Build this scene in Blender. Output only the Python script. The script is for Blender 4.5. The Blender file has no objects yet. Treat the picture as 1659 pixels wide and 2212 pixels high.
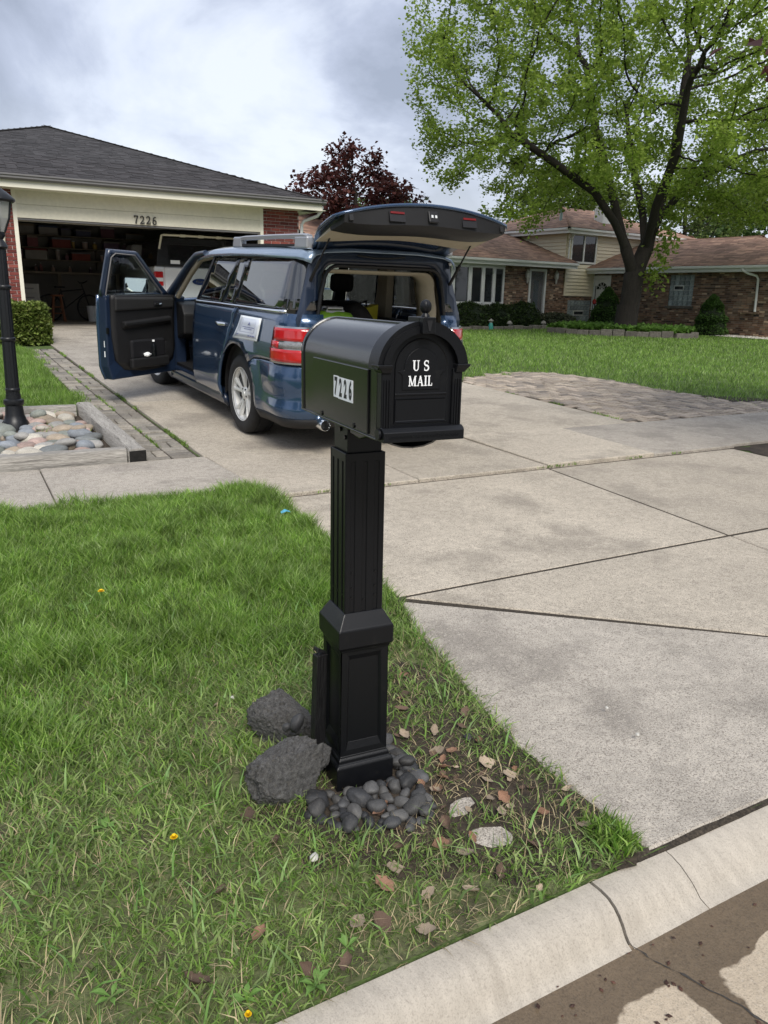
import bpy, bmesh, math, random
import numpy as np
from mathutils import Vector, Matrix, noise
from mathutils.kdtree import KDTree
from mathutils.geometry import delaunay_2d_cdt
R_ = math.radians
random.seed(7); rng = np.random.default_rng(7)
scn = bpy.context.scene
COL = scn.collection

# ------------------------------------------------------------------ camera
cam_d = bpy.data.cameras.new('camera'); cam = bpy.data.objects.new('camera', cam_d); COL.objects.link(cam)
cam_d.sensor_fit = 'HORIZONTAL'; cam_d.sensor_width = 36.0; cam_d.lens = 36.0 * 1668 / 1659
cam_d.clip_start = 0.05; cam_d.clip_end = 3000
CR = Matrix(((0.8763877, 0.1117777, -0.4684553), (-0.4811660, 0.2447980, -0.8417560), (0.0205874, 0.9631094, 0.2683216)))
cam.matrix_world = Matrix.Translation((0, 0, 1.4)) @ CR.to_4x4()
scn.camera = cam

# ------------------------------------------------------------------ sky, sun, exposure
SUN_EL, SUN_AZ = 46, 194          # azimuth clockwise from +Y
w = bpy.data.worlds.new('World'); scn.world = w; w.use_nodes = True
nt = w.node_tree; nt.nodes.clear()
def N(tree, typ, **kw):
    n = tree.nodes.new(typ)
    for k, v in kw.items(): setattr(n, k, v)
    return n
out = N(nt, 'ShaderNodeOutputWorld'); bg = N(nt, 'ShaderNodeBackground')
sky = N(nt, 'ShaderNodeTexSky'); sky.sky_type = 'NISHITA'; sky.sun_disc = False
sky.sun_elevation = R_(SUN_EL); sky.sun_rotation = R_(SUN_AZ); sky.air_density = 1.2; sky.dust_density = 2.0
tc = N(nt, 'ShaderNodeTexCoord')
sep = N(nt, 'ShaderNodeSeparateXYZ'); nt.links.new(tc.outputs['Generated'], sep.inputs[0])
zc = N(nt, 'ShaderNodeMath', operation='MAXIMUM'); nt.links.new(sep.outputs['Z'], zc.inputs[0]); zc.inputs[1].default_value = 0.0
za = N(nt, 'ShaderNodeMath', operation='ADD'); nt.links.new(zc.outputs[0], za.inputs[0]); za.inputs[1].default_value = 0.55
dx = N(nt, 'ShaderNodeMath', operation='DIVIDE'); nt.links.new(sep.outputs['X'], dx.inputs[0]); nt.links.new(za.outputs[0], dx.inputs[1])
dy = N(nt, 'ShaderNodeMath', operation='DIVIDE'); nt.links.new(sep.outputs['Y'], dy.inputs[0]); nt.links.new(za.outputs[0], dy.inputs[1])
cmb = N(nt, 'ShaderNodeCombineXYZ'); nt.links.new(dx.outputs[0], cmb.inputs[0]); nt.links.new(dy.outputs[0], cmb.inputs[1])
mp = N(nt, 'ShaderNodeMapping'); nt.links.new(cmb.outputs[0], mp.inputs['Vector']); mp.inputs['Location'].default_value = (20.2, 8.8, 0); mp.inputs['Scale'].default_value = (1, 1.0, 1)
n1 = N(nt, 'ShaderNodeTexNoise'); n1.inputs['Scale'].default_value = 2.2; n1.inputs['Detail'].default_value = 9; n1.inputs['Roughness'].default_value = 0.56; n1.inputs['Distortion'].default_value = 0.35
nt.links.new(mp.outputs[0], n1.inputs['Vector'])
cr = N(nt, 'ShaderNodeValToRGB'); nt.links.new(n1.outputs['Fac'], cr.inputs[0])
e = cr.color_ramp.elements; e[0].position = 0.39; e[0].color = (0.51, 0.54, 0.585, 1); e[1].position = 0.61; e[1].color = (0.225, 0.25, 0.315, 1)
m_ = e.new(0.455); m_.color = (0.44, 0.475, 0.555, 1); m_ = e.new(0.525); m_.color = (0.315, 0.345, 0.43, 1)
# brighter haze band towards the horizon, all round
hz = N(nt, 'ShaderNodeMapRange'); nt.links.new(zc.outputs[0], hz.inputs['Value']); hz.inputs['From Min'].default_value = 0.0; hz.inputs['From Max'].default_value = 0.20; hz.inputs['To Min'].default_value = 0.75; hz.inputs['To Max'].default_value = 0.0
mxh = N(nt, 'ShaderNodeMix', data_type='RGBA'); nt.links.new(hz.outputs[0], mxh.inputs[0]); nt.links.new(cr.outputs[0], mxh.inputs[6]); mxh.inputs[7].default_value = (0.52, 0.55, 0.60, 1)
sk = N(nt, 'ShaderNodeMix', data_type='RGBA', blend_type='MULTIPLY'); sk.inputs[0].default_value = 1; nt.links.new(sky.outputs[0], sk.inputs[6]); sk.inputs[7].default_value = (0.1, 0.1, 0.1, 1)
mx2 = N(nt, 'ShaderNodeMix', data_type='RGBA'); mx2.inputs[0].default_value = 0.9; nt.links.new(sk.outputs[2], mx2.inputs[6]); nt.links.new(mxh.outputs[2], mx2.inputs[7])
nt.links.new(mx2.outputs[2], bg.inputs[0]); bg.inputs[1].default_value = 0.82; nt.links.new(bg.outputs[0], out.inputs[0])

sun_d = bpy.data.lights.new('sun', 'SUN'); sun = bpy.data.objects.new('sun', sun_d); COL.objects.link(sun)
sun_d.energy = 1.5; sun_d.angle = R_(26); sun_d.color = (1.0, 0.95, 0.87)
sd = Vector((math.sin(R_(SUN_AZ)) * math.cos(R_(SUN_EL)), math.cos(R_(SUN_AZ)) * math.cos(R_(SUN_EL)), math.sin(R_(SUN_EL))))
sun.rotation_euler = sd.to_track_quat('Z', 'Y').to_euler(); sun.location = sd * 60
vs = scn.view_settings; vs.view_transform = 'Standard'; vs.look = 'None'; vs.exposure = 1.15; vs.gamma = 1; vs.use_curve_mapping = False

# ------------------------------------------------------------------ helpers
YB = 6.08
def gz(X, Y):
    t = min(max((X - 8) / 7, 0), 1); s = .048 * (1 - t) + .012 * t
    z = .02 * min(max(Y - 1.15, 0), YB - 1.15)
    return z + s * min(max(Y - YB, 0), 11) + .012 * t * max(min(Y, 32) - 17.08, 0)
def gzn(X, Y):
    t = np.clip((X - 8) / 7, 0, 1); s = .048 * (1 - t) + .012 * t
    return .02 * np.clip(Y - 1.15, 0, YB - 1.15) + s * np.clip(Y - YB, 0, 11) + .012 * t * np.clip(np.minimum(Y, 32) - 17.08, 0, 99)

MATS = {}
def mat(name, col, rough=.6, metal=0., var=.15, vs=6., vs2=None, bump=0., bs=60., bdet=4, rand=None, rv=.25, cols=None, coat=0., spec=.5, stretch=None,
        transl=None, trans=0., ior=1.45, emit=None, alpha=1., grime=None, coords='Object'):
    """Procedural principled material: base colour with two scales of noise, optional per-object or per-island tone, bump."""
    m = bpy.data.materials.new(name); m.use_nodes = True; t = m.node_tree; L = t.links.new
    b = t.nodes['Principled BSDF']; b.inputs['Roughness'].default_value = rough; b.inputs['Metallic'].default_value = metal
    b.inputs['Specular IOR Level'].default_value = spec; b.inputs['IOR'].default_value = ior
    if coat: b.inputs['Coat Weight'].default_value = coat; b.inputs['Coat Roughness'].default_value = .04
    if trans: b.inputs['Transmission Weight'].default_value = trans
    if alpha < 1: b.inputs['Alpha'].default_value = alpha
    tcn = N(t, 'ShaderNodeTexCoord'); vec = tcn.outputs[coords]
    if stretch:
        mpn = N(t, 'ShaderNodeMapping'); L(vec, mpn.inputs[0]); mpn.inputs['Scale'].default_value = stretch; vec = mpn.outputs[0]
    base = None
    c4 = (*col, 1)
    rsrc = None
    if rand == 'object': oi = N(t, 'ShaderNodeObjectInfo'); rsrc = oi.outputs['Random']
    elif rand == 'island': gi = N(t, 'ShaderNodeNewGeometry'); rsrc = gi.outputs['Random Per Island']
    if cols and rsrc:
        rp = N(t, 'ShaderNodeValToRGB'); rp.color_ramp.interpolation = 'LINEAR'; el = rp.color_ramp.elements
        while len(el) < len(cols): el.new(.5)
        for i, cc in enumerate(cols): el[i].position = i / max(1, len(cols) - 1); el[i].color = (*cc, 1)
        L(rsrc, rp.inputs[0]); base = rp.outputs[0]
    if base is None:
        rgb = N(t, 'ShaderNodeRGB'); rgb.outputs[0].default_value = c4; base = rgb.outputs[0]
    val = None
    if var:
        a = N(t, 'ShaderNodeTexNoise'); a.inputs['Scale'].default_value = vs; a.inputs['Detail'].default_value = 7; a.inputs['Roughness'].default_value = .6; L(vec, a.inputs['Vector'])
        r1 = N(t, 'ShaderNodeMapRange'); L(a.outputs['Fac'], r1.inputs['Value']); r1.inputs['From Min'].default_value = .25; r1.inputs['From Max'].default_value = .75; r1.inputs['To Min'].default_value = 1 - var; r1.inputs['To Max'].default_value = 1 + var
        val = r1.outputs[0]
        if vs2:
            a2 = N(t, 'ShaderNodeTexNoise'); a2.inputs['Scale'].default_value = vs2; a2.inputs['Detail'].default_value = 5; L(vec, a2.inputs['Vector'])
            r2 = N(t, 'ShaderNodeMapRange'); L(a2.outputs['Fac'], r2.inputs['Value']); r2.inputs['From Min'].default_value = .28; r2.inputs['From Max'].default_value = .72; r2.inputs['To Min'].default_value = 1 - var; r2.inputs['To Max'].default_value = 1 + var
            mm = N(t, 'ShaderNodeMath', operation='MULTIPLY'); L(val, mm.inputs[0]); L(r2.outputs[0], mm.inputs[1]); val = mm.outputs[0]
    if rsrc and rv:
        r3 = N(t, 'ShaderNodeMapRange')
        if cols:   # decorrelate the tone from the hue
            ml = N(t, 'ShaderNodeMath', operation='MULTIPLY'); L(rsrc, ml.inputs[0]); ml.inputs[1].default_value = 7.31
            fr = N(t, 'ShaderNodeMath', operation='FRACT'); L(ml.outputs[0], fr.inputs[0]); L(fr.outputs[0], r3.inputs['Value'])
        else: L(rsrc, r3.inputs['Value'])
        r3.inputs['To Min'].default_value = 1 - rv; r3.inputs['To Max'].default_value = 1 + rv
        if val is None: val = r3.outputs[0]
        else:
            mm = N(t, 'ShaderNodeMath', operation='MULTIPLY'); L(val, mm.inputs[0]); L(r3.outputs[0], mm.inputs[1]); val = mm.outputs[0]
    if val is not None:
        mu = N(t, 'ShaderNodeMix', data_type='RGBA', blend_type='MULTIPLY'); mu.inputs[0].default_value = 1; L(base, mu.inputs[6])
        cv = N(t, 'ShaderNodeCombineXYZ'); [L(val, cv.inputs[i]) for i in range(3)]
        L(cv.outputs[0], mu.inputs[7]); base = mu.outputs[2]
    if grime:      # (colour, scale, threshold) worn patches
        g = N(t, 'ShaderNodeTexNoise'); g.inputs['Scale'].default_value = grime[1]; g.inputs['Detail'].default_value = 8; g.inputs['Roughness'].default_value = .65; L(vec, g.inputs['Vector'])
        gr_ = N(t, 'ShaderNodeMapRange'); L(g.outputs['Fac'], gr_.inputs['Value']); gr_.inputs['From Min'].default_value = grime[2]; gr_.inputs['From Max'].default_value = grime[2] + .12; gr_.inputs['To Max'].default_value = grime[3] if len(grime) > 3 else .8
        gm = N(t, 'ShaderNodeMix', data_type='RGBA'); L(gr_.outputs[0], gm.inputs[0]); L(base, gm.inputs[6]); gm.inputs[7].default_value = (*grime[0], 1); base = gm.outputs[2]
    L(base, b.inputs['Base Color'])
    if emit: b.inputs['Emission Color'].default_value = (*emit[0], 1); b.inputs['Emission Strength'].default_value = emit[1]
    if bump:
        bn = N(t, 'ShaderNodeTexNoise'); bn.inputs['Scale'].default_value = bs; bn.inputs['Detail'].default_value = bdet; L(vec, bn.inputs['Vector'])
        bp = N(t, 'ShaderNodeBump'); bp.inputs['Strength'].default_value = bump; bp.inputs['Distance'].default_value = .01; L(bn.outputs['Fac'], bp.inputs['Height']); L(bp.outputs[0], b.inputs['Normal'])
    if transl:
        tr = N(t, 'ShaderNodeBsdfTranslucent'); L(base, tr.inputs[0]); ms = N(t, 'ShaderNodeMixShader'); ms.inputs[0].default_value = transl
        o_ = t.nodes['Material Output']; L(b.outputs[0], ms.inputs[1]); L(tr.outputs[0], ms.inputs[2]); L(ms.outputs[0], o_.inputs[0])
    MATS[name] = m
    return m

def tag(o, label=None, cat=None, group=None, kind=None):
    if label: o['label'] = label
    if cat: o['category'] = cat
    if group: o['group'] = group
    if kind: o['kind'] = kind
    return o
def link(name, me, parent=None):
    o = bpy.data.objects.new(name, me); COL.objects.link(o)
    if parent: o.parent = parent
    return o
def empty(name, loc=(0, 0, 0), rz=0, mat4=None):
    o = bpy.data.objects.new(name, None); COL.objects.link(o); o.empty_display_size = .2
    if mat4 is not None: o.matrix_world = mat4
    else: o.location = loc; o.rotation_euler = (0, 0, rz)
    return o
def sharpen(me, ang=35):
    bm = bmesh.new(); bm.from_mesh(me); c = R_(ang)
    for f in bm.faces: f.smooth = True
    for e_ in bm.edges: e_.smooth = not (len(e_.link_faces) == 2 and e_.calc_face_angle(0) > c)
    bm.to_mesh(me); bm.free()
class MB:
    """collects polygons; build() links them as one mesh object"""
    def __init__(s): s.v = []; s.f = []
    def add(s, vs, fs):
        k = len(s.v); s.v += [tuple(p) for p in vs]; s.f += [tuple(i + k for i in f) for f in fs]; return s
    def box(s, c, d, rot=None):
        x, y, z = d[0] / 2, d[1] / 2, d[2] / 2
        P = [Vector((a * x, b * y, e_ * z)) for e_ in (-1, 1) for a, b in ((-1, -1), (1, -1), (1, 1), (-1, 1))]
        if rot is not None: P = [rot @ p for p in P]
        c = Vector(c)
        return s.add([p + c for p in P], [(3, 2, 1, 0), (4, 5, 6, 7), (0, 1, 5, 4), (1, 2, 6, 5), (2, 3, 7, 6), (3, 0, 4, 7)])
    def b2(s, a, b):
        return s.box([(a[i] + b[i]) / 2 for i in range(3)], [abs(b[i] - a[i]) for i in range(3)])
    def loft(s, rings, cap=True, closed=True):
        n = len(rings[0]); k = len(s.v)
        for r in rings: s.v += [tuple(p) for p in r]
        for i in range(len(rings) - 1):
            for j in range(n if closed else n - 1):
                a = k + i * n + j; b = k + i * n + (j + 1) % n
                s.f.append((a, b, b + n, a + n))
        if cap: s.f.append(tuple(k + j for j in reversed(range(n)))); s.f.append(tuple(k + (len(rings) - 1) * n + j for j in range(n)))
        return s
    def lathe(s, prof, n=16, c=(0, 0, 0), axis='z', cap=True):
        rings = []
        for r, h in prof:
            ring = []
            for j in range(n):
                a = 2 * math.pi * j / n; p = (r * math.cos(a), r * math.sin(a), h)
                if axis == 'x': p = (p[2], p[0], p[1])
                elif axis == 'y': p = (p[1], p[2], p[0])
                ring.append((p[0] + c[0], p[1] + c[1], p[2] + c[2]))
            rings.append(ring)
        return s.loft(rings, cap)
    def tube(s, pts, rad, n=8, cap=True):
        pts = [Vector(p) for p in pts]; rings = []; u = None
        for i, p in enumerate(pts):
            d = (pts[min(i + 1, len(pts) - 1)] - pts[max(i - 1, 0)]).normalized()
            if u is None: u = d.orthogonal().normalized()
            u = (u - d * u.dot(d)); u = u.normalized() if u.length > 1e-6 else d.orthogonal().normalized()
            vv = d.cross(u); r = rad[i] if hasattr(rad, '__len__') else rad
            rings.append([p + (u * math.cos(2 * math.pi * j / n) + vv * math.sin(2 * math.pi * j / n)) * r for j in range(n)])
        return s.loft(rings, cap)
    def prism(s, poly, z0, z1, axis='z'):
        f = {'z': lambda p, h: (p[0], p[1], h), 'y': lambda p, h: (p[0], h, p[1]), 'x': lambda p, h: (h, p[0], p[1])}[axis]
        return s.loft([[f(p, z0) for p in poly], [f(p, z1) for p in poly]])
    def mesh(s, name, m=None, smooth=None):
        me = bpy.data.meshes.new(name); me.from_pydata(s.v, [], s.f)
        bm = bmesh.new(); bm.from_mesh(me); bmesh.ops.recalc_face_normals(bm, faces=bm.faces); bm.to_mesh(me); bm.free()
        if m: me.materials.append(m)
        if smooth: sharpen(me, smooth)
        return me
    def build(s, name, m, parent=None, smooth=None, bevel=0, seg=2, solid=0, subd=0):
        o = link(name, s.mesh(name, m, smooth), parent)
        if solid: md = o.modifiers.new('s', 'SOLIDIFY'); md.thickness = solid; md.offset = 0
        if bevel:
            md = o.modifiers.new('b', 'BEVEL'); md.width = bevel; md.segments = seg; md.limit_method = 'ANGLE'; md.angle_limit = R_(30)
        if subd: md = o.modifiers.new('u', 'SUBSURF'); md.levels = subd; md.render_levels = subd
        return o
def text_part(body, size, name, m, parent, loc, rot, extrude=.001, align='CENTER', sx=1., bold=0., spacing=1., shear=0.):
    cu = bpy.data.curves.new('tmp', 'FONT'); cu.body = body; cu.size = size; cu.extrude = extrude; cu.align_x = align; cu.align_y = 'CENTER'; cu.offset = bold; cu.space_character = spacing; cu.shear = shear; cu.resolution_u = 4
    o = bpy.data.objects.new('tmp', cu); COL.objects.link(o); bpy.context.view_layer.update()
    me = bpy.data.meshes.new_from_object(o.evaluated_get(bpy.context.evaluated_depsgraph_get())); me.name = name
    bpy.data.objects.remove(o); me.materials.clear(); me.materials.append(m)
    ob = link(name, me, parent); ob.location = loc; ob.rotation_euler = rot; ob.scale = (sx, 1, 1)
    return ob
def inset(poly, d):
    n = len(poly); res = []
    area = sum(poly[i][0] * poly[(i + 1) % n][1] - poly[(i + 1) % n][0] * poly[i][1] for i in range(n)); sg = 1 if area > 0 else -1
    for i in range(n):
        p0, p1, p2 = (Vector(poly[(i + k) % n][:2]) for k in (-1, 0, 1))
        a = (p1 - p0).normalized(); b = (p2 - p1).normalized()
        na = Vector((-a.y, a.x)) * sg; nb = Vector((-b.y, b.x)) * sg
        m_ = na + nb; k = d / max(.3, (1 + na.dot(nb)))
        res.append(tuple(p1 + m_ * k))
    return res
def noise_v(p, s=1., seed=0.): return noise.noise(Vector(p) * s + Vector((seed, seed * 1.7, -seed)))
def np_mesh(name, verts, faces_flat, sizes, m, parent=None, smooth=False):
    """mesh from numpy arrays; faces_flat: loop vertex indices, sizes: loops per face"""
    me = bpy.data.meshes.new(name); nv = len(verts)
    me.vertices.add(nv); me.vertices.foreach_set('co', np.asarray(verts, np.float32).ravel())
    me.loops.add(len(faces_flat)); me.loops.foreach_set('vertex_index', np.asarray(faces_flat, np.int32))
    me.polygons.add(len(sizes)); st = np.zeros(len(sizes), np.int32); st[1:] = np.cumsum(sizes)[:-1]
    me.polygons.foreach_set('loop_start', st); me.polygons.foreach_set('loop_total', np.asarray(sizes, np.int32))
    me.update(calc_edges=True); me.materials.append(m)
    if smooth: me.polygons.foreach_set('use_smooth', np.ones(len(sizes), bool))
    return link(name, me, parent)
def in_poly(px, py, poly):
    c = np.zeros(len(px), bool); n = len(poly)
    for i in range(n):
        x1, y1 = poly[i][:2]; x2, y2 = poly[(i + 1) % n][:2]
        cond = ((y1 > py) != (y2 > py)) & (px < (x2 - x1) * (py - y1) / ((y2 - y1) or 1e-9) + x1)
        c ^= cond
    return c
def copy_tree(o, parent=None):
    c = o.copy(); COL.objects.link(c); c.parent = parent
    for ch in list(o.children): copy_tree(ch, c)
    return c
# ------------------------------------------------------------------ materials of the ground
m_soil = mat('soil', (.045, .034, .024), .95, var=.45, vs=9, vs2=60, bump=.9, bs=70)
m_lawn = mat('lawn_soil', (.075, .115, .03), .95, var=.35, vs=2.2, vs2=40, bump=.8, bs=90)
conc_kw = dict(var=.15, vs=1.6, vs2=24, bump=.5, bs=130, bdet=6, rand='object', rv=.09, coords='Object')
m_conc = mat('concrete_warm', (.48, .425, .345), .88, grime=((.25, .22, .18), 1.7, .52, .6), **conc_kw)
m_conc2 = mat('concrete_grey', (.425, .385, .33), .88, grime=((.21, .19, .165), 1.9, .50, .6), **conc_kw)
m_dirtj = mat('joint_dirt', (.045, .036, .026), .95, var=.5, vs=30, vs2=120, bump=1., bs=90)
def add_speckle(m, amt=.8, scale=230., thr=.60):
    """exposed sand grain and small dark pits"""
    t = m.node_tree; b = t.nodes['Principled BSDF']; src = b.inputs['Base Color'].links[0].from_socket; tcn = t.nodes.new('ShaderNodeTexCoord')
    for sc, th, c, f in ((scale, .53, (.13, .11, .09, 1), amt), (scale * .45, .56, (.17, .145, .12, 1), amt * .8), (scale * .8, .60, (.68, .62, .53, 1), amt * .8), (scale * .3, .60, (.62, .56, .46, 1), amt * .5), (17., .645, (.11, .095, .08, 1), .6)):
        n_ = t.nodes.new('ShaderNodeTexNoise'); n_.inputs['Scale'].default_value = sc; n_.inputs['Detail'].default_value = 2.5 if sc > 50 else 9; n_.inputs['Roughness'].default_value = .6 if sc > 50 else .75
        mp_ = t.nodes.new('ShaderNodeMapping'); mp_.inputs['Location'].default_value = (sc * .13, sc * .07, c[0] * 10); t.links.new(tcn.outputs['Object'], mp_.inputs[0]); t.links.new(mp_.outputs[0], n_.inputs['Vector'])
        r_ = t.nodes.new('ShaderNodeMapRange'); r_.inputs['From Min'].default_value = th; r_.inputs['From Max'].default_value = th + .09; r_.inputs['To Max'].default_value = f; t.links.new(n_.outputs['Fac'], r_.inputs['Value'])
        mx_ = t.nodes.new('ShaderNodeMix'); mx_.data_type = 'RGBA'; t.links.new(r_.outputs[0], mx_.inputs[0]); t.links.new(src, mx_.inputs[6]); mx_.inputs[7].default_value = c; src = mx_.outputs[2]
    t.links.new(src, b.inputs['Base Color'])
add_speckle(m_conc); add_speckle(m_conc2)

# ------------------------------------------------------------------ the ground sheet
xs = [-400, -200, -100, -60, -30, -15, -8, -4, -2, -1, 0, 1, 2, 4, 6, 8] + [8 + k for k in range(1, 8)] + [18, 22, 26, 30, 40, 60, 100, 200, 400]
ys = [-400, -60, -20, -6, -2, 0, .6, .95, 1.150, 1.157, 2, 3, 4, 5, YB, 7, 9, 11, 13, 15, 17.08, 20, 24, 28, 32, 50, 80, 140, 300, 900]
vv = []; ff = []
for y in ys:
    for x in xs: vv.append((x, y, (gz(x, y) if y > 1.152 else -.32)))
nx = len(xs)
for j in range(len(ys) - 1):
    for i in range(nx - 1): a = j * nx + i; ff.append((a, a + 1, a + 1 + nx, a + nx))
g = MB(); g.v = vv; g.f = ff
tag(g.build('ground', m_lawn), kind='structure')

# bare earth round the post and along the driveway edge, a thin sheet with a ragged outline
def patch(name, pts, m, dz, parent=None, jit=.03, n=90, seed=1, kind='structure'):
    c = Vector((sum(p[0] for p in pts) / len(pts), sum(p[1] for p in pts) / len(pts))); P = []
    for i in range(len(pts)):
        a, b = Vector(pts[i]), Vector(pts[(i + 1) % len(pts)]); k = max(1, int((b - a).length / .04))
        for q in range(k):
            p = a.lerp(b, q / k); d = (p - c).normalized(); p = p + d * jit * 2 * noise_v((p.x, p.y, seed), 9); P.append(p)
    v = [(c.x, c.y, gz(*c) + dz)] + [(p.x, p.y, gz(p.x, p.y) + dz) for p in P]
    f = [(0, i + 1, (i + 1) % len(P) + 1) for i in range(len(P))]
    o = link(name, MB().add(v, f).mesh(name, m), parent)
    if kind and not parent: o['kind'] = kind
    return o
m_thatch = mat('thatch_soil', (.105, .118, .050), .95, var=.4, vs=7, vs2=50, bump=.9, bs=80, grime=((.05, .04, .028), 8, .52, .7))
patch('verge_soil', [(-3.2, 1.16), (1.33, 1.16), (1.45, 1.19), (1.45, 1.70), (1.60, 2.62), (1.68, 2.93), (1.75, 3.75), (1.79, 4.75), (1.72, 5.02), (-3.2, 5.02)], m_thatch, .002, jit=0)
patch('bare_soil', [(.62, 1.50), (.95, 1.33), (1.30, 1.17), (1.47, 1.17), (1.46, 1.7), (1.50, 2.1), (1.42, 2.4), (1.22, 2.35), (1.1, 2.05), (.8, 2.05), (.62, 1.9)], m_soil, .004, jit=.05)

# ------------------------------------------------------------------ concrete slabs
def slab(poly, parent, m, h=.022, thick=.11, bev=.006, name='slab', tilt=(0, 0), gap=.0038):
    poly = list(poly); A = inset(poly, gap); B = inset(poly, gap + bev)
    cx = sum(p[0] for p in poly) / len(poly); cy = sum(p[1] for p in poly) / len(poly)
    z = lambda p: gz(p[0], p[1]) + h + (p[0] - cx) * tilt[0] + (p[1] - cy) * tilt[1]
    b = MB()
    b.loft([[(p[0], p[1], z(p) - thick) for p in A], [(p[0], p[1], z(p) - bev) for p in A], [(p[0], p[1], z(p)) for p in B]])
    return b.build(name, m, parent)
def lerp(a, b, t): return a + (b - a) * t
sidewalk = tag(empty('sidewalk'), kind='structure')
swx = [-7.5, -5.9, -4.3, -2.7, -1.1, .475, 1.71, 2.94, 4.17, 5.42, 6.5, 7.75, 9.0, 10.25, 11.5]
for i in range(len(swx) - 1):
    f0 = 5.03 if i < 6 and swx[i + 1] < 1.8 else 4.755
    if swx[i] > 6.4: f0 = 4.80
    sh0 = .07 if 1.6 < swx[i] < 2 else (-.03 if swx[i] > 5 else 0)
    sh1 = .07 if 1.6 < swx[i + 1] < 2 else (-.03 if swx[i + 1] > 5 else 0)
    slab([(swx[i] + sh0, f0), (swx[i + 1] + sh1, f0), (swx[i + 1], YB - .005), (swx[i], YB - .005)], sidewalk, m_conc2 if i < 6 or i > 8 else m_conc, h=.030 + (.012 if i == 8 else 0), tilt=(random.uniform(-.003, .003), random.uniform(-.002, .002)))
driveway = tag(empty('driveway'), kind='structure')
dl = lambda y: 1.70 - (y - YB) * .027          # left edge
dr = lambda y: 6.48 - max(0, y - 7.2) * .12
dy_ = [YB + .008, 8.62, 11.55, 14.5, 16.72]
for j in range(4):
    for k in range(2):
        q = lambda y, t: (lerp(dl(y), dr(y), t), y)
        slab([q(dy_[j], k / 2), q(dy_[j], (k + 1) / 2), q(dy_[j + 1], (k + 1) / 2), q(dy_[j + 1], k / 2)], driveway, m_conc2 if k == 0 and j else m_conc, h=.026)
apron = tag(empty('driveway_apron'), kind='structure')
F = 4.742
slab([(1.80, F), (4.165, F), (4.035, 2.925), (1.715, 2.925), (1.755, 3.75)], apron, m_conc, h=.006)
slab([(4.175, F), (6.42, F), (6.40, 2.925), (4.045, 2.925)], apron, m_conc, h=.005)
slab([(1.735, 2.905), (4.03, 2.905), (3.86, 1.17), (3.86, 1.17 - .002), (2.985, 1.868)], apron, m_conc, h=.010)
slab([(1.70, 2.88), (2.965, 1.868), (3.84, 1.160), (1.47, 1.160), (1.455, 1.72), (1.61, 2.6)], apron, m_conc2, h=.008)
slab([(4.04, 2.905), (6.40, 2.905), (6.52, 1.160), (3.87, 1.160)], apron, m_conc, h=.009)

def bed(name, pts, parent):
    b = MB(); b.add([(x, y, gz(x, y) + .0025) for x, y in pts], [tuple(range(len(pts)))]); return b.build(name, m_dirtj, parent)
bed('joint_bed', [(-7.5, 5.04), (1.75, 5.04), (1.80, 4.76), (11.5, 4.80), (11.5, YB - .01), (-7.5, YB - .01)], sidewalk)
bed('joint_bed', [(1.66, 2.85), (1.80, 4.76), (6.42, 4.76), (6.50, 1.17), (1.48, 1.17), (1.46, 1.72)], apron)
bed('joint_bed', [(dl(YB) + .01, YB), (dr(YB) - .01, YB), (dr(8.6) - .01, 8.6), (dr(16.7) - .01, 16.7), (dl(16.7) + .01, 16.7), (dl(8.6) + .01, 8.6)], driveway)
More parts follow.
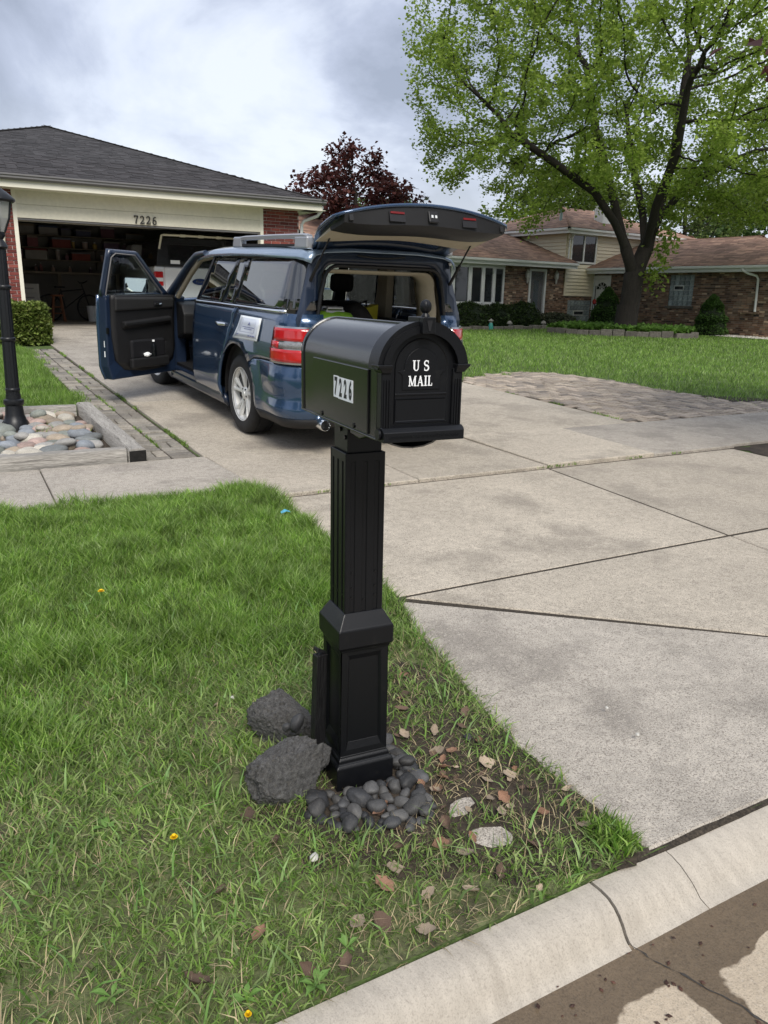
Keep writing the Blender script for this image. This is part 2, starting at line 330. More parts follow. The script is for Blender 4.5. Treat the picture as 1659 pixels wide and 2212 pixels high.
# ------------------------------------------------------------------ kerb, gutter, street
m_kerb = mat('kerb_concrete', (.455, .41, .345), .85, var=.10, vs=3, vs2=40, bump=.35, bs=120, stretch=(1, .25, .25), grime=((.29, .255, .21), 4, .52, .55))
add_speckle(m_kerb, .25, 260.)
def wet_mat():
    m = mat('gutter_concrete', (.47, .39, .29), .85, var=.10, vs=3, vs2=60, bump=.25, bs=150)
    add_speckle(m, .35, 240.)
    t = m.node_tree; b = t.nodes['Principled BSDF']; src = b.inputs['Base Color'].links[0].from_socket; L = t.links.new
    tcn = t.nodes.new('ShaderNodeTexCoord'); sp = t.nodes.new('ShaderNodeSeparateXYZ'); L(tcn.outputs['Object'], sp.inputs[0])
    nz = t.nodes.new('ShaderNodeTexNoise'); nz.inputs['Scale'].default_value = 5.5; nz.inputs['Detail'].default_value = 5; L(tcn.outputs['Object'], nz.inputs['Vector'])
    def mth(op, a, b_=None, c=None):
        n_ = t.nodes.new('ShaderNodeMath'); n_.operation = op; n_.use_clamp = False
        for i, v in enumerate((a, b_, c)):
            if v is None: continue
            if isinstance(v, (int, float)): n_.inputs[i].default_value = v
            else: L(v, n_.inputs[i])
        return n_.outputs[0]
    nzc = mth('SUBTRACT', nz.outputs['Fac'], .5)
    def blob(cx, cy, rx, ry, amp=.5):
        ax = mth('DIVIDE', mth('SUBTRACT', sp.outputs['X'], cx), rx); ay = mth('DIVIDE', mth('SUBTRACT', sp.outputs['Y'], cy), ry)
        p4 = mth('ADD', mth('POWER', mth('ABSOLUTE', ax), 5), mth('POWER', mth('ABSOLUTE', ay), 5))
        return mth('SUBTRACT', mth('SUBTRACT', 1, p4), mth('MULTIPLY', nzc, amp))     # >0 inside
    d1 = blob(1.70, .79, .33, .085, 4.5); d2 = blob(1.15, .79, .12, .11, 4.); d3 = blob(2.7, .75, .4, .09, 4.5); d4 = blob(.1, .7, .5, .07, 5)
    dry = mth('MAXIMUM', mth('MAXIMUM', d1, d2), mth('MAXIMUM', d3, d4))
    edge = mth('SUBTRACT', mth('ADD', 1.024, mth('MULTIPLY', nzc, .035)), sp.outputs['Y'])   # >0 : below the kerb foot -> wet
    wet = mth('MINIMUM', mth('MULTIPLY', edge, 30), mth('MULTIPLY', dry, -4))
    far = mth('MULTIPLY', mth('SUBTRACT', sp.outputs['Y'], mth('ADD', .42, mth('MULTIPLY', nzc, .3))), 12)
    wet = mth('MINIMUM', wet, far)
    wm = t.nodes.new('ShaderNodeMapRange'); wm.inputs['From Min'].default_value = 0; wm.inputs['From Max'].default_value = .8; L(wet, wm.inputs['Value'])
    mx_ = t.nodes.new('ShaderNodeMix'); mx_.data_type = 'RGBA'; mx_.blend_type = 'MULTIPLY'; L(wm.outputs[0], mx_.inputs[0]); L(src, mx_.inputs[6]); mx_.inputs[7].default_value = (.30, .265, .225, 1)
    L(mx_.outputs[2], b.inputs['Base Color'])
    rr = t.nodes.new('ShaderNodeMapRange'); rr.inputs['To Min'].default_value = .85; rr.inputs['To Max'].default_value = .38; L(wm.outputs[0], rr.inputs['Value']); L(rr.outputs[0], b.inputs['Roughness'])
    return m
m_gut = wet_mat()
kerb = tag(empty('kerb'), kind='structure')
full = [(1.158, -.2), (1.158, -.012), (1.150, .001), (1.115, .004), (1.087, .002), (1.066, -.007), (1.050, -.020), (1.036, -.036), (1.026, -.052), (1.014, -.065), (.995, -.073), (.97, -.076), (.97, -.2)]
low = [(1.158, -.2), (1.158, -.014), (1.150, -.007), (1.13, -.008), (1.10, -.016), (1.08, -.026), (1.062, -.036), (1.046, -.048), (1.030, -.063), (1.014, -.068), (.995, -.073), (.97, -.076), (.97, -.2)]
def kerb_piece(x0, x1, t0, t1, mid=0):
    rings = []
    k = 8
    for i in range(k + 1):
        s = i / k; t = t0 + (t1 - t0) * (s * s * (3 - 2 * s)); x = lerp(x0, x1, s)
        rings.append([(x, lerp(a[0], b[0], t), lerp(a[1], b[1], t)) for a, b in zip(full, low)])
    b = MB(); b.loft(rings); return b.build('kerb_stone', m_kerb, kerb, smooth=40)
kx = [-8, -5, -2, .02, 1.252]
for i in range(4): kerb_piece(kx[i] + .003, kx[i + 1] - .003, 0, 0)
kerb_piece(1.258, 1.52, 0, 1); kerb_piece(1.523, 4.0, 1, 1); kerb_piece(4.006, 6.3, 1, 1); kerb_piece(6.306, 6.6, 1, 0); kerb_piece(6.606, 12, 0, 0)
gut = tag(empty('gutter'), kind='structure')
for x0, x1 in ((-8, -2), (-2, 4.0), (4.008, 8)):
    b = MB(); b.loft([[(x, 1.012, -.0705), (x, .97, -.0745), (x, .60, -.062), (x, .60, -.2), (x, 1.012, -.2)] for x in (x0 + .004, x1 - .004)]); b.build('gutter_pan', m_gut, gut)
m_road = mat('road_concrete', (.33, .30, .255), .88, var=.14, vs=2, vs2=50, bump=.35, bs=150); add_speckle(m_road, .4, 220.)
b = MB(); b.loft([[(x, .592, -.064), (x, -3.4, .0), (x, -8.0, -.07), (x, -8.0, -.3), (x, .592, -.3)] for x in (-60, 60)]); tag(b.build('street', m_road), kind='structure')
# crack filled with grit across the gutter
b = MB(); P = [(1.257, 1.01), (1.275, .95), (1.30, .90), (1.318, .84), (1.345, .78), (1.36, .70), (1.385, .60)]; vs_ = []; Q_ = []
for i in range(len(P) - 1):
    for q in range(10): Q_.append((lerp(P[i][0], P[i + 1][0], q / 10), lerp(P[i][1], P[i + 1][1], q / 10)))
for i, p in enumerate(Q_):
    wd = max(.0004, .0014 + .0030 * noise_v((p[0] * 60, p[1] * 60, 1))) + (.0012 if i > 20 else 0); xo = .004 * noise_v((p[0] * 30, p[1] * 30, 7))
    zz = -.0685 if p[1] > .97 else lerp(-.0605, -.073, (p[1] - .6) / .37)
    vs_ += [(p[0] + xo - wd, p[1], zz), (p[0] + xo + wd, p[1], zz)]
b.add(vs_, [(2 * i, 2 * i + 1, 2 * i + 3, 2 * i + 2) for i in range(len(Q_) - 1)])
link('grit_joint', b.mesh('grit_joint', mat('grit', (.05, .045, .04), .95, var=.5, vs=90)), gut)
# dark earth in the joint between apron and kerb
b = MB(); k = 60; vs_ = []
for i in range(k + 1):
    x = lerp(1.40, 6.5, i / k); vs_ += [(x, 1.149, -.012), (x, 1.149 + .006 * noise_v((x * 16, 2, 3)), -.004 + .006 * noise_v((x * 14, 0, 3))), (x, 1.157, .001 + .004 * noise_v((x * 30, 1, 3))), (x, 1.172, .005 + .004 * noise_v((x * 12, 5, 3)))]
b.add(vs_, [(4 * i + q, 4 * i + q + 1, 4 * i + q + 5, 4 * i + q + 4) for i in range(k) for q in range(3)])
link('joint_earth', b.mesh('joint_earth', m_dirtj), apron)

patch('dirt_patch', [(6.44, 4.25), (6.44, 4.76), (7.3, 4.76), (7.6, 4.5), (7.0, 4.25)], m_soil, .006, jit=.05)
# ------------------------------------------------------------------ mailbox on its post
m_black = mat('black_plastic', (.0045, .005, .0065), .38, var=.08, vs=8, bump=.06, bs=400, spec=.42, grime=((.022, .021, .019), 11, .60, .5))
m_blackm = mat('black_satin_box', (.004, .0045, .005), .19, var=.08, vs=7, bump=.03, bs=200, spec=.5, ior=1.62)
m_white = mat('white_paint', (.88, .90, .91), .5, var=.03, vs=20)
m_ink = mat('black_ink', (.012, .012, .014), .5, var=0)
m_steel_dk = mat('dark_screw', (.03, .03, .032), .3, metal=.8, var=.1)
MBZ = gz(.933, 1.83)
mail = empty('mailbox', (.933, 1.83, MBZ), -R_(4.5))
tag(mail, 'black mailbox on a square fluted post standing in black pebbles on the grass verge', 'mailbox')
def sq(h, z): return [(-h, -h, z), (h, -h, z), (h, h, z), (-h, h, z)]
b = MB(); b.loft([sq(.089, -.03), sq(.089, .072), sq(.084, .080), sq(.079, .082), sq(.079, .092), sq(.074, .098), sq(.0725, .104)]); b.build('plinth', m_black, mail, bevel=.004)
# shaft with a recessed panel on each face
def shaft_face(k):
    ang = k * math.pi / 2; rot = Matrix.Rotation(ang, 3, 'Z'); b = MB()
    def ring(w0, z0, w1, z1, y): return [rot @ Vector(p) for p in ((-w0, y, z0), (w0, y, z0), (w1, y, z1), (-w1, y, z1))]
    rings = [ring(.0725, .104, .0695, .44, -.0725), ring(.054, .125, .050, .415, -.0705), ring(.047, .143, .043, .402, -.0630)]
    b.loft(rings, cap=False); k0 = len(b.v); b.v += [tuple(p) for p in rings[-1]]; b.f.append((k0, k0 + 1, k0 + 2, k0 + 3))
    return b
bb = MB()
for k in range(4):
    q = shaft_face(k); bb.add(q.v, q.f)
me = bb.mesh('shaft', m_black); bm = bmesh.new(); bm.from_mesh(me); bmesh.ops.remove_doubles(bm, verts=bm.verts, dist=.0005); bm.to_mesh(me); bm.free()
shaft = link('shaft', me, mail); md = shaft.modifiers.new('b', 'BEVEL'); md.width = .002; md.segments = 2
b = MB(); b.loft([sq(.074, .430), sq(.076, .440), sq(.082, .444), sq(.0825, .448), sq(.0825, .497), sq(.079, .503), sq(.0585, .541)]); b.build('collar', m_black, mail, bevel=.003)
# fluted cover of the post
b = MB(); b.b2((-.0535, -.0535, .53), (.0535, .0535, .985))
for k in range(4):
    rot = Matrix.Rotation(k * math.pi / 2, 3, 'Z')
    for x0, x1 in ((-.0572, -.0405), (-.0285, -.0060), (.0060, .0285), (.0405, .0572)):
        c = rot @ Vector(((x0 + x1) / 2, -.0546, .757)); b.box(c, (x1 - x0, .0030, .462), rot)
    c = rot @ Vector((0, -.0546, .978)); b.box(c, (.1144, .0031, .024), rot)
b.build('post_cover', m_black, mail, bevel=.0012, seg=1)
for sx, zs in (((-.0345), (.585, .612, .655)), ((.0), (.575,)), ((.0345), (.585, .612, .655))):
    for z in zs:
        MB().lathe([(.0035, -.0012), (.0035, .0008), (.002, .0014)], 10, (sx, -.0548, z), 'y').build('rivet', m_steel_dk, mail)
for sy in (-.0345, 0, .0345):
    MB().lathe([(.0032, -.0012), (.0032, .0008), (.002, .0014)], 10, (-.0548, sy, .59), 'x').build('rivet', m_steel_dk, mail)
b = MB(); b.b2((-.049, -.049, .97), (.049, .049, 1.082)); b.build('inner_post', m_black, mail, bevel=.002)
for y, z in ((.0, 1.047), (-.028, 1.068), (-.035, 1.03)):
    MB().lathe([(.006, -.003), (.006, .001), (.003, .004)], 12, (-.0505, y, z), 'x').build('bolt', m_steel_dk, mail, smooth=40)
# cradle under the box and the curved paper holder lip
b = MB(); b.prism([(.06, 1.05), (-.12, 1.04), (-.20, 1.062), (-.30, 1.088), (.12, 1.088)], -.045, .045, 'x'); b.build('cradle', m_blackm, mail, bevel=.003)
b = MB(); rr = []
for i in range(9):
    a = -math.pi * .5 + math.pi * i / 8; rr.append((.075 * math.sin(a), 1.086 - .034 * math.cos(a)))
b.loft([[(p[0], y, p[1]) for p in rr] + [(p[0] * .95, y, p[1] + .003) for p in reversed(rr)] for y in (-.33, -.10)]); b.build('underside_tray', mat('tray_metal', (.20, .19, .18), .35, metal=.7, var=.1), mail, smooth=40)
# body
SZ = 1.236; ZB = 1.083
def arch(a, b_, n=22, z0=ZB, sz=SZ):
    return [(-a, z0)] + [(-a * math.cos(math.pi * i / n), sz + b_ * math.sin(math.pi * i / n)) for i in range(n + 1)] + [(a, z0)]
b = MB(); b.loft([[(p[0], y, p[1]) for p in arch(.1, .092)] for y in (-.35, .150)]); b.build('box_body', m_blackm, mail, smooth=30)
b = MB(); pr = ((.098, .090, .146), (.1035, .0955, .149), (.1045, .0965, .156), (.1035, .0955, .163), (.098, .090, .167)); b.loft([[(p[0], y, p[1]) for p in arch(a, c)] for a, c, y in pr]); b.build('rear_rim', m_blackm, mail, smooth=50)
b = MB(); b.b2((-.007, -.335, SZ + .090), (.007, .150, SZ + .0965)); b.build('ridge_strip', m_blackm, mail, bevel=.002)
b = MB(); b.b2((-.104, -.352, ZB - .004), (.104, .167, ZB + .001)); b.build('floor_flange', m_blackm, mail, bevel=.0015)
for s in (-1, 1):
    b = MB(); b.b2((s * .0985, -.305, ZB + .003), (s * .1045, .062, 1.231)); b.build('side_panel', m_blackm, mail, bevel=.0018)
    for y, z in ((-.007, 1.0925), (-.226, 1.0935)):
        MB().lathe([(.006, -.002), (.006, .0015), (.0035, .0045)], 12, (s * .1055, y, z), 'x').build('bolt', m_steel_dk, mail, smooth=40)
# number stickers
wd = .0315
for i, ch in enumerate('7226'):
    y = -.0945 - wd * (i + .5); z = 1.171 + (.0015 if i == 0 else 0)
    b = MB(); b.b2((-.1056, y - wd / 2 + .0002, z - .0262), (-.1047, y + wd / 2 - .0002, z + .0262)); st = b.build('number_sticker', m_white, mail)
    text_part(ch, .058, 'digit', m_ink, st, (-.10585, y, z - .001), (math.pi / 2, 0, -math.pi / 2), extrude=.0002, sx=.62, bold=.0022)
# front frame: arch band, pilasters, capitals
def band(b, a0, b0, a1, b1, y0, y1, n=26):
    o1 = [(-a0 * math.cos(math.pi * i / n), SZ + b0 * math.sin(math.pi * i / n)) for i in range(n + 1)]
    i1 = [(-a1 * math.cos(math.pi * i / n), SZ + b1 * math.sin(math.pi * i / n)) for i in range(n + 1)]
    R1 = [[(p[0], y0, p[1]) for p in o1], [(p[0], y1, p[1]) for p in o1], [(p[0], y1, p[1]) for p in i1], [(p[0], y0, p[1]) for p in i1]]
    R1 = [[R1[k][i] for k in range(4)] for i in range(n + 1)]
    b.loft(R1)
b = MB(); band(b, .109, .1005, .096, .088, -.318, -.352); band(b, .111, .1025, .088, .081, -.352, -.374); band(b, .100, .092, .084, .077, -.374, -.379); b.build('arch_band', m_black, mail, smooth=35)
for s in (-1, 1):
    b = MB(); b.b2((s * .076, -.345, ZB + .006), (s * .1, -.3695, SZ)); b.b2((s * .0765, -.3695, ZB + .01), (s * .0985, -.3725, SZ - .008))
    for k in range(3): b.b2((s * (.0795 + .0062 * k), -.3725, ZB + .022), (s * (.0828 + .0062 * k), -.3765, SZ - .022))
    b.build('pilaster', m_black, mail, bevel=.001, seg=1)
    b = MB(); b.loft([[(s * x, y, z) for x, y in ((.079, -.340), (w_, -.340), (w_, d), (.079, d))] for w_, d, z in ((.101, -.3765, SZ - .008), (.105, -.379, SZ - .002), (.1115, -.383, SZ + .005), (.1125, -.384, SZ + .010))]); b.build('capital', m_black, mail, bevel=.001, seg=1)
# door with its mouldings
def ap(a, b_, z0, n=22, sz=SZ): return [(-a, z0)] + [(-a * math.cos(math.pi * i / n), sz + b_ * math.sin(math.pi * i / n)) for i in range(n + 1)] + [(a, z0)]
b = MB(); b.prism(ap(.0875, .0805, ZB + .006), -.348, -.3625, 'y'); door = b.build('door', m_black, mail)
def frame_mould(poly, y0, y1, wdt, name, closed=True):
    q = inset(poly, wdt); b = MB(); rings = [[(p[0], y0, p[1]) for p in poly], [(p[0], y1, p[1]) for p in inset(poly, wdt * .35)], [(p[0], y0, p[1]) for p in q]]
    b.loft(rings, cap=False); return b.build(name, m_black, door, smooth=35)
frame_mould(ap(.0665, .0655, ZB + .0335), -.3622, -.3650, .004, 'moulding')
pl = [(-.047, 1.190), (-.047, 1.222), (-.0585, 1.231), (-.043, 1.233)] + [(-.043 * math.cos(math.pi * i / 14), 1.234 + .047 * math.sin(math.pi * i / 14)) for i in range(15)] + [(.043, 1.233), (.0585, 1.231), (.047, 1.222), (.047, 1.190)]
b = MB(); b.prism(pl, -.361, -.3648, 'y'); b.build('name_plaque', m_black, door, bevel=.001, seg=1)
b = MB(); b.b2((-.0645, -.361, 1.178), (.0645, -.3648, 1.183)); b.build('moulding', m_black, door, bevel=.0015)
frame_mould([(-.0645, ZB + .036), (.0645, ZB + .036), (.0645, 1.172), (-.0645, 1.172)], -.3622, -.3646, .004, 'moulding')
b = MB(); b.loft([[(x, -.345, ZB - .004), (x, -.389, ZB - .004), (x, -.389, ZB + .018), (x, -.378, ZB + .027), (x, -.345, ZB + .029)] for x in (-.1, .1)]); sill = b.build('sill', m_black, mail, bevel=.0012, seg=1)
text_part('APPROVED BY THE POSTMASTER GENERAL', .0105, 'embossed_lettering', m_black, sill, (0, -.3893, ZB + .0065), (math.pi / 2, 0, 0), extrude=.0007, sx=.86)
for s in (-1, 1): MB().lathe([(.0125, 0), (.0125, .005), (.0105, .0068)], 20, (s * .1 if s > 0 else -.1068, -.366, ZB + .012), 'x').build('hinge_cap', m_black, mail, smooth=40)
# keystone and ball knob
b = MB(); b.b2((-.0155, -.393, SZ + .076), (.0155, -.376, SZ + .1105)); b.b2((-.0155, -.376, SZ + .092), (.0155, -.318, SZ + .1105)); b.build('keystone', m_black, mail, bevel=.0015)
b = MB(); b.prism([(-.0068, 1.340), (.0068, 1.340), (.0022, 1.318), (-.0022, 1.318)], -.3925, -.3945, 'y'); b.build('keystone_wedge', m_ink, mail)
b = MB(); rings = []
for i in range(13):
    t = math.pi * i / 12; ring = []
    for j in range(48):
        a = 2 * math.pi * j / 48; r = .0128 * math.sin(t) * (1 - (.16 if (j % 8) < 3 and .2 < t < 2.94 else 0)) + 1e-4
        ring.append((r * math.cos(a), -.372 + r * math.sin(a), SZ + .1320 - .0150 * math.cos(t)))
    rings.append(ring)
b.loft(rings); b.lathe([(.0095, SZ + .108), (.0095, SZ + .1135), (.0060, SZ + .117), (.0062, SZ + .121)], 20, (0, -.372, 0)); b.build('ball_knob', m_black, mail, smooth=50)
# painted serif lettering, drawn stroke by stroke
def ribbon(pts, ws):
    P = [Vector(p) for p in pts]; L_ = []; Rr = []
    for i, p in enumerate(P):
        d = (P[min(i + 1, len(P) - 1)] - P[max(i - 1, 0)]).normalized(); n_ = Vector((-d.y, d.x)); w_ = ws[i] if hasattr(ws, '__len__') else ws
        L_.append(p + n_ * w_ / 2); Rr.append(p - n_ * w_ / 2)
    return [(L_[i], L_[i + 1], Rr[i + 1], Rr[i]) for i in range(len(P) - 1)]
def rect(x0, y0, x1, y1): return [(Vector((x0, y0)), Vector((x1, y0)), Vector((x1, y1)), Vector((x0, y1)))]
def arcp(cx, cy, rx, ry, a0, a1, n=9): return [(cx + rx * math.cos(R_(a0 + (a1 - a0) * i / n)), cy + ry * math.sin(R_(a0 + (a1 - a0) * i / n))) for i in range(n + 1)]
T, S_ = .17, .085     # thick stem, thin serif
def serif(x, y, w_=.30): return rect(x - w_ / 2, y - S_ / 2, x + w_ / 2, y + S_ / 2)
s_c = arcp(.30, .73, .21, .225, 25, 270, 12) + arcp(.30, .265, .23, .24, 90, -155, 12)[1:]
G = {
 'U': (.78, ribbon([(.17, 1), (.17, .3)], T) + ribbon(arcp(.385, .3, .215, .26, 180, 360, 12), [T, .16, .14, .12, .11, .1, .1, .1, .1, .1, .1, .1, .1]) + ribbon([(.60, .3), (.60, 1)], .10) + serif(.17, .965, .34) + serif(.60, .965, .28)),
 'S': (.64, ribbon(s_c, [.07, .09] + [.12] * 5 + [.14] * 4 + [.17] * 4 + [.14] * 4 + [.12] * (len(s_c) - 21) + [.09, .07]) + rect(.47, .70, .53, .97) + rect(.07, .02, .13, .30)),
 'M': (1.0, ribbon([(.16, 0), (.16, 1)], .10) + ribbon([(.17, 1), (.48, .06)], .16) + ribbon([(.48, .02), (.79, 1)], .09) + ribbon([(.81, 1), (.81, 0)], T) + serif(.16, .035, .27) + serif(.81, .035, .34) + serif(.11, .965, .22) + serif(.86, .965, .24)),
 'A': (.80, ribbon([(.39, 1), (.12, 0)], .09) + ribbon([(.39, 1.0), (.66, 0)], .17) + rect(.22, .30, .58, .385) + serif(.12, .035, .26) + serif(.66, .035, .32)),
 'I': (.40, ribbon([(.20, 0), (.20, 1)], T) + serif(.2, .035, .34) + serif(.2, .965, .34)),
 'L': (.66, ribbon([(.18, 0), (.18, 1)], T) + serif(.18, .965, .34) + rect(.04, -.005, .56, .085) + rect(.50, 0, .565, .28)),
 '7': (.66, rect(.08, .86, .60, 1.0) + rect(.08, .72, .15, .9) + ribbon([(.56, .9), (.42, .55), (.33, .25), (.31, 0)], [.12, .15, .17, .19])),
 '6': (.68, ribbon(arcp(.34, .29, .20, .25, 0, 360, 18), .15) + ribbon([(.16, .32), (.17, .55), (.27, .80), (.42, .93), (.55, .86)], [.15, .16, .15, .12, .12])),
}
G['2'] = (.68, ribbon(arcp(.33, .70, .20, .24, 170, -20, 10) + [(.45, .48), (.28, .25), (.12, .10)], [.12] * 5 + [.15] * 6 + [.15, .13, .11]) + rect(.07, 0, .60, .14) + rect(.53, .05, .61, .28))
def letters(b, word, h, x0, z0, y, sp=.04, gap=.55, depth=.0006, sx=1.):
    """letters in the xz plane facing -y; overlapping strokes sit at slightly different depths"""
    tot = sum((G[c][0] if c != ' ' else gap) + sp for c in word) - sp; x = x0 - tot * h * sx / 2; k = 0
    for c in word:
        if c == ' ': x += (gap + sp) * h * sx; continue
        for qd in G[c][1]:
            yy = y - (k % 9) * .00003; k += 1
            b.add([(x + p.x * h * sx, yy - depth, z0 + p.y * h) for p in qd], [(0, 1, 2, 3)])
        x += (G[c][0] + sp) * h * sx
b = MB(); letters(b, 'U S', .0228, -.003, 1.2315, -.3650, gap=.32); letters(b, 'MAIL', .0222, -.003, 1.1985, -.3650, sx=.92)
b.build('painted_lettering', m_white, door)

# ------------------------------------------------------------------ stub beside the post
b = MB(); b.loft([[(x, y, z) for x, y in ((-.018, -.012), (.018, -.014), (.019, .012), (-.017, .013))] for z in (-.04, .18, .36)]); b.loft([[(x, y, .36 + (.012 if x < 0 else .004)) for x, y in ((-.018, -.012), (.018, -.014), (.019, .012), (-.017, .013))], [(x * .8, y * .8, .375 + (.01 if x < 0 else -.008)) for x, y in ((-.018, -.012), (.018, -.014), (.019, .012), (-.017, .013))]])
o = b.build('old_post_stub', mat('black_tarred_wood', (.012, .012, .013), .35, var=.3, vs=30, bump=.5, bs=60, stretch=(3, 3, .4)), bevel=.002); o.location = (.824, 1.862, gz(.8, 1.86) + .03); o.rotation_euler = (0, R_(2), R_(12))
tag(o, 'short black stub of an old post beside the mailbox base behind the lava rocks', 'post stub')

# ------------------------------------------------------------------ rocks and pebbles
m_lava = mat('lava_rock', (.175, .172, .168), .92, var=.7, vs=9, vs2=70, bump=1.0, bs=110, bdet=8, grime=((.24, .215, .18), 12, .55, .7))
m_peb = mat('black_pebble', (.050, .051, .054), .55, var=.3, vs=9, vs2=60, bump=.2, bs=110, rand='object', rv=.5, cols=[(.035, .036, .039), (.055, .056, .059), (.085, .083, .08), (.045, .044, .045)], grime=((.14, .125, .105), 4, .57, .5))
def ico(sub): 
    bm = bmesh.new(); bmesh.ops.create_icosphere(bm, subdivisions=sub, radius=1); me = bpy.data.meshes.new('ico'); bm.to_mesh(me); bm.free(); return me
def rock_mesh(name, sub, m, rough, seed, sc=1.6, stri=0., fine=.05, flat=0.):
    me = ico(sub)
    for v in me.vertices:
        p = v.co.copy(); d = 1 + rough * noise_v(p, sc, seed) + rough * .5 * noise_v(p, sc * 2.3, seed + 3) + fine * noise_v(p, 9, seed + 5) + fine * .6 * noise_v(p, 21, seed + 8)
        if stri: d += stri * abs(noise_v((p.x * 3, p.y * 3, p.z * .35), 1.3, seed + 9)) - stri * .3
        q = p * d
        if flat: q.z = max(q.z, -flat)
        v.co = q
    me.name = name; me.materials.clear(); me.materials.append(m); me.polygons.foreach_set('use_smooth', [True] * len(me.polygons)); return me
def rock(name, loc, sc, rot, me, label, cat, group=None):
    o = link(name, me); o.location = loc; o.scale = sc; o.rotation_euler = rot; tag(o, label, cat, group); return o
def facets(me, n, seed, lo=.62, hi=.86):
    r_ = random.Random(seed)          # break flat faces off the lump
    for _ in range(n):
        d = Vector((r_.gauss(0, 1), r_.gauss(0, 1), r_.gauss(0, .8))).normalized(); c = r_.uniform(lo, hi)
        for v in me.vertices:
            q = v.co.dot(d)
            if q > c: v.co -= d * (q - c) * .95
    for v in me.vertices:
        p = v.co; k_ = .05 * noise_v(p, 7, seed) + .045 * noise_v(p, 15, seed + 2) + .030 * noise_v(p, 31, seed + 4); v.co = p * (1 + k_ - .03 * max(0, noise_v(p, 19, seed + 6)))
    return me
def blocky(me, k=.55):
    for v in me.vertices:      # push the ball towards a block with worn corners
        p = v.co; m_ = max(abs(p.x), abs(p.y), abs(p.z)); L_ = p.length; v.co = p * (1 - k + k * L_ / m_ * .92)
    return me
rock('lava_rock', (.702, 1.812, .080), (.108, .080, .106), (.1, -.08, .30), facets(blocky(rock_mesh('lava_a', 6, m_lava, .10, 2.1, 1.6, .22, .05), .9), 13, 3, .72, .90), 'large charcoal lava rock with a flat ribbed face in front of the black stub', 'rock')
rock('lava_rock', (.800, 2.075, .085), (.112, .075, .100), (.05, .5, -.2), facets(rock_mesh('lava_b', 6, m_lava, .2, 7.4, 1.2, .1, .06), 8, 8), 'black lava rock leaning behind the stub and the two egg shaped stones', 'rock')
rock('lava_rock', (.817, 1.800, .112), (.028, .022, .047), (.1, .35, .3), facets(rock_mesh('lava_c', 4, m_lava, .3, 4.2, 1.2, .05, .06), 7, 5, .5, .8), 'small lava rock wedged between the largest rock and the mailbox base', 'rock')
pm = [rock_mesh('pebble_%d' % i, 3, m_peb, .24, 11 + i * 3.3, .95, 0, .008) for i in range(7)]
rock('egg_stone', (.786, 1.925, .160), (.021, .019, .032), (.15, .35, .2), pm[0], 'large egg shaped black stone propped upright on top of the lava rocks', 'stone')
rock('egg_stone', (.744, 1.900, .172), (.0125, .012, .014), (.3, .2, .5), pm[1], 'small round black stone next to the egg shaped stone on the lava rocks', 'stone')
ppoly = [(.71, 1.69), (.77, 1.60), (.86, 1.55), (.94, 1.505), (1.03, 1.54), (1.08, 1.66), (1.105, 1.80), (1.10, 1.92), (1.07, 1.98), (1.035, 1.96), (1.035, 1.74), (.86, 1.725), (.80, 1.76), (.745, 1.755)]
rp = random.Random(5); placed = []; tries = 0
while len(placed) < 60 and tries < 14000:
    tries += 1; x, y = rp.uniform(.70, 1.13), rp.uniform(1.5, 2.02)
    if not in_poly(np.array([x]), np.array([y]), ppoly)[0]: continue
    lx = (x - .933) * math.cos(R_(4.5)) - (y - 1.83) * math.sin(R_(4.5)); ly = (x - .933) * math.sin(R_(4.5)) + (y - 1.83) * math.cos(R_(4.5))
    r = rp.choice((.015, .018, .021, .025, .029, .033))
    if abs(lx) < .089 + r * .9 and abs(ly) < .089 + r * .9: continue
    if math.hypot(x - .69, y - 1.84) < .085: continue
    if any(math.hypot(x - a, y - c) < (r + q) * .80 for a, c, q in placed): continue
    placed.append((x, y, r))
    rock('black_pebble', (x, y, gz(x, y) + r * .50), (r * rp.uniform(1.0, 1.35), r * rp.uniform(.8, 1.05), r * rp.uniform(.65, .9)), (rp.uniform(-.35, .35), rp.uniform(-.35, .35), rp.uniform(0, 6.28)), pm[len(placed) % 7], '%s smooth black pebble %s' % ('larger' if r > .025 else 'small', 'in front of the mailbox plinth' if y < 1.735 else 'on the driveway side of the mailbox plinth'), 'pebble', 'black pebbles round the mailbox')
k = 0
while k < 9:
    a, c, q = placed[rp.randrange(len(placed))]
    x, y, r = a + rp.uniform(-.012, .012), c + rp.uniform(-.012, .012), rp.uniform(.016, .024); k += 1
    lx = x - .933; ly = y - 1.83
    if abs(lx) < .115 and abs(ly) < .115: continue
    rock('black_pebble', (x, y, gz(x, y) + q * 1.15 + r * .45), (r * 1.2, r, r * .75), (rp.uniform(-.4, .4), rp.uniform(-.4, .4), rp.uniform(0, 6.28)), pm[k % 5], 'smooth black pebble lying on top of the other pebbles at the mailbox foot', 'pebble', 'black pebbles round the mailbox')
rock('black_pebble', (1.335, 1.805, gz(1.3, 1.8) + .012), (.016, .014, .012), (0, 0, 1), pm[2], 'lone black pebble lying on bare soil towards the driveway', 'pebble')
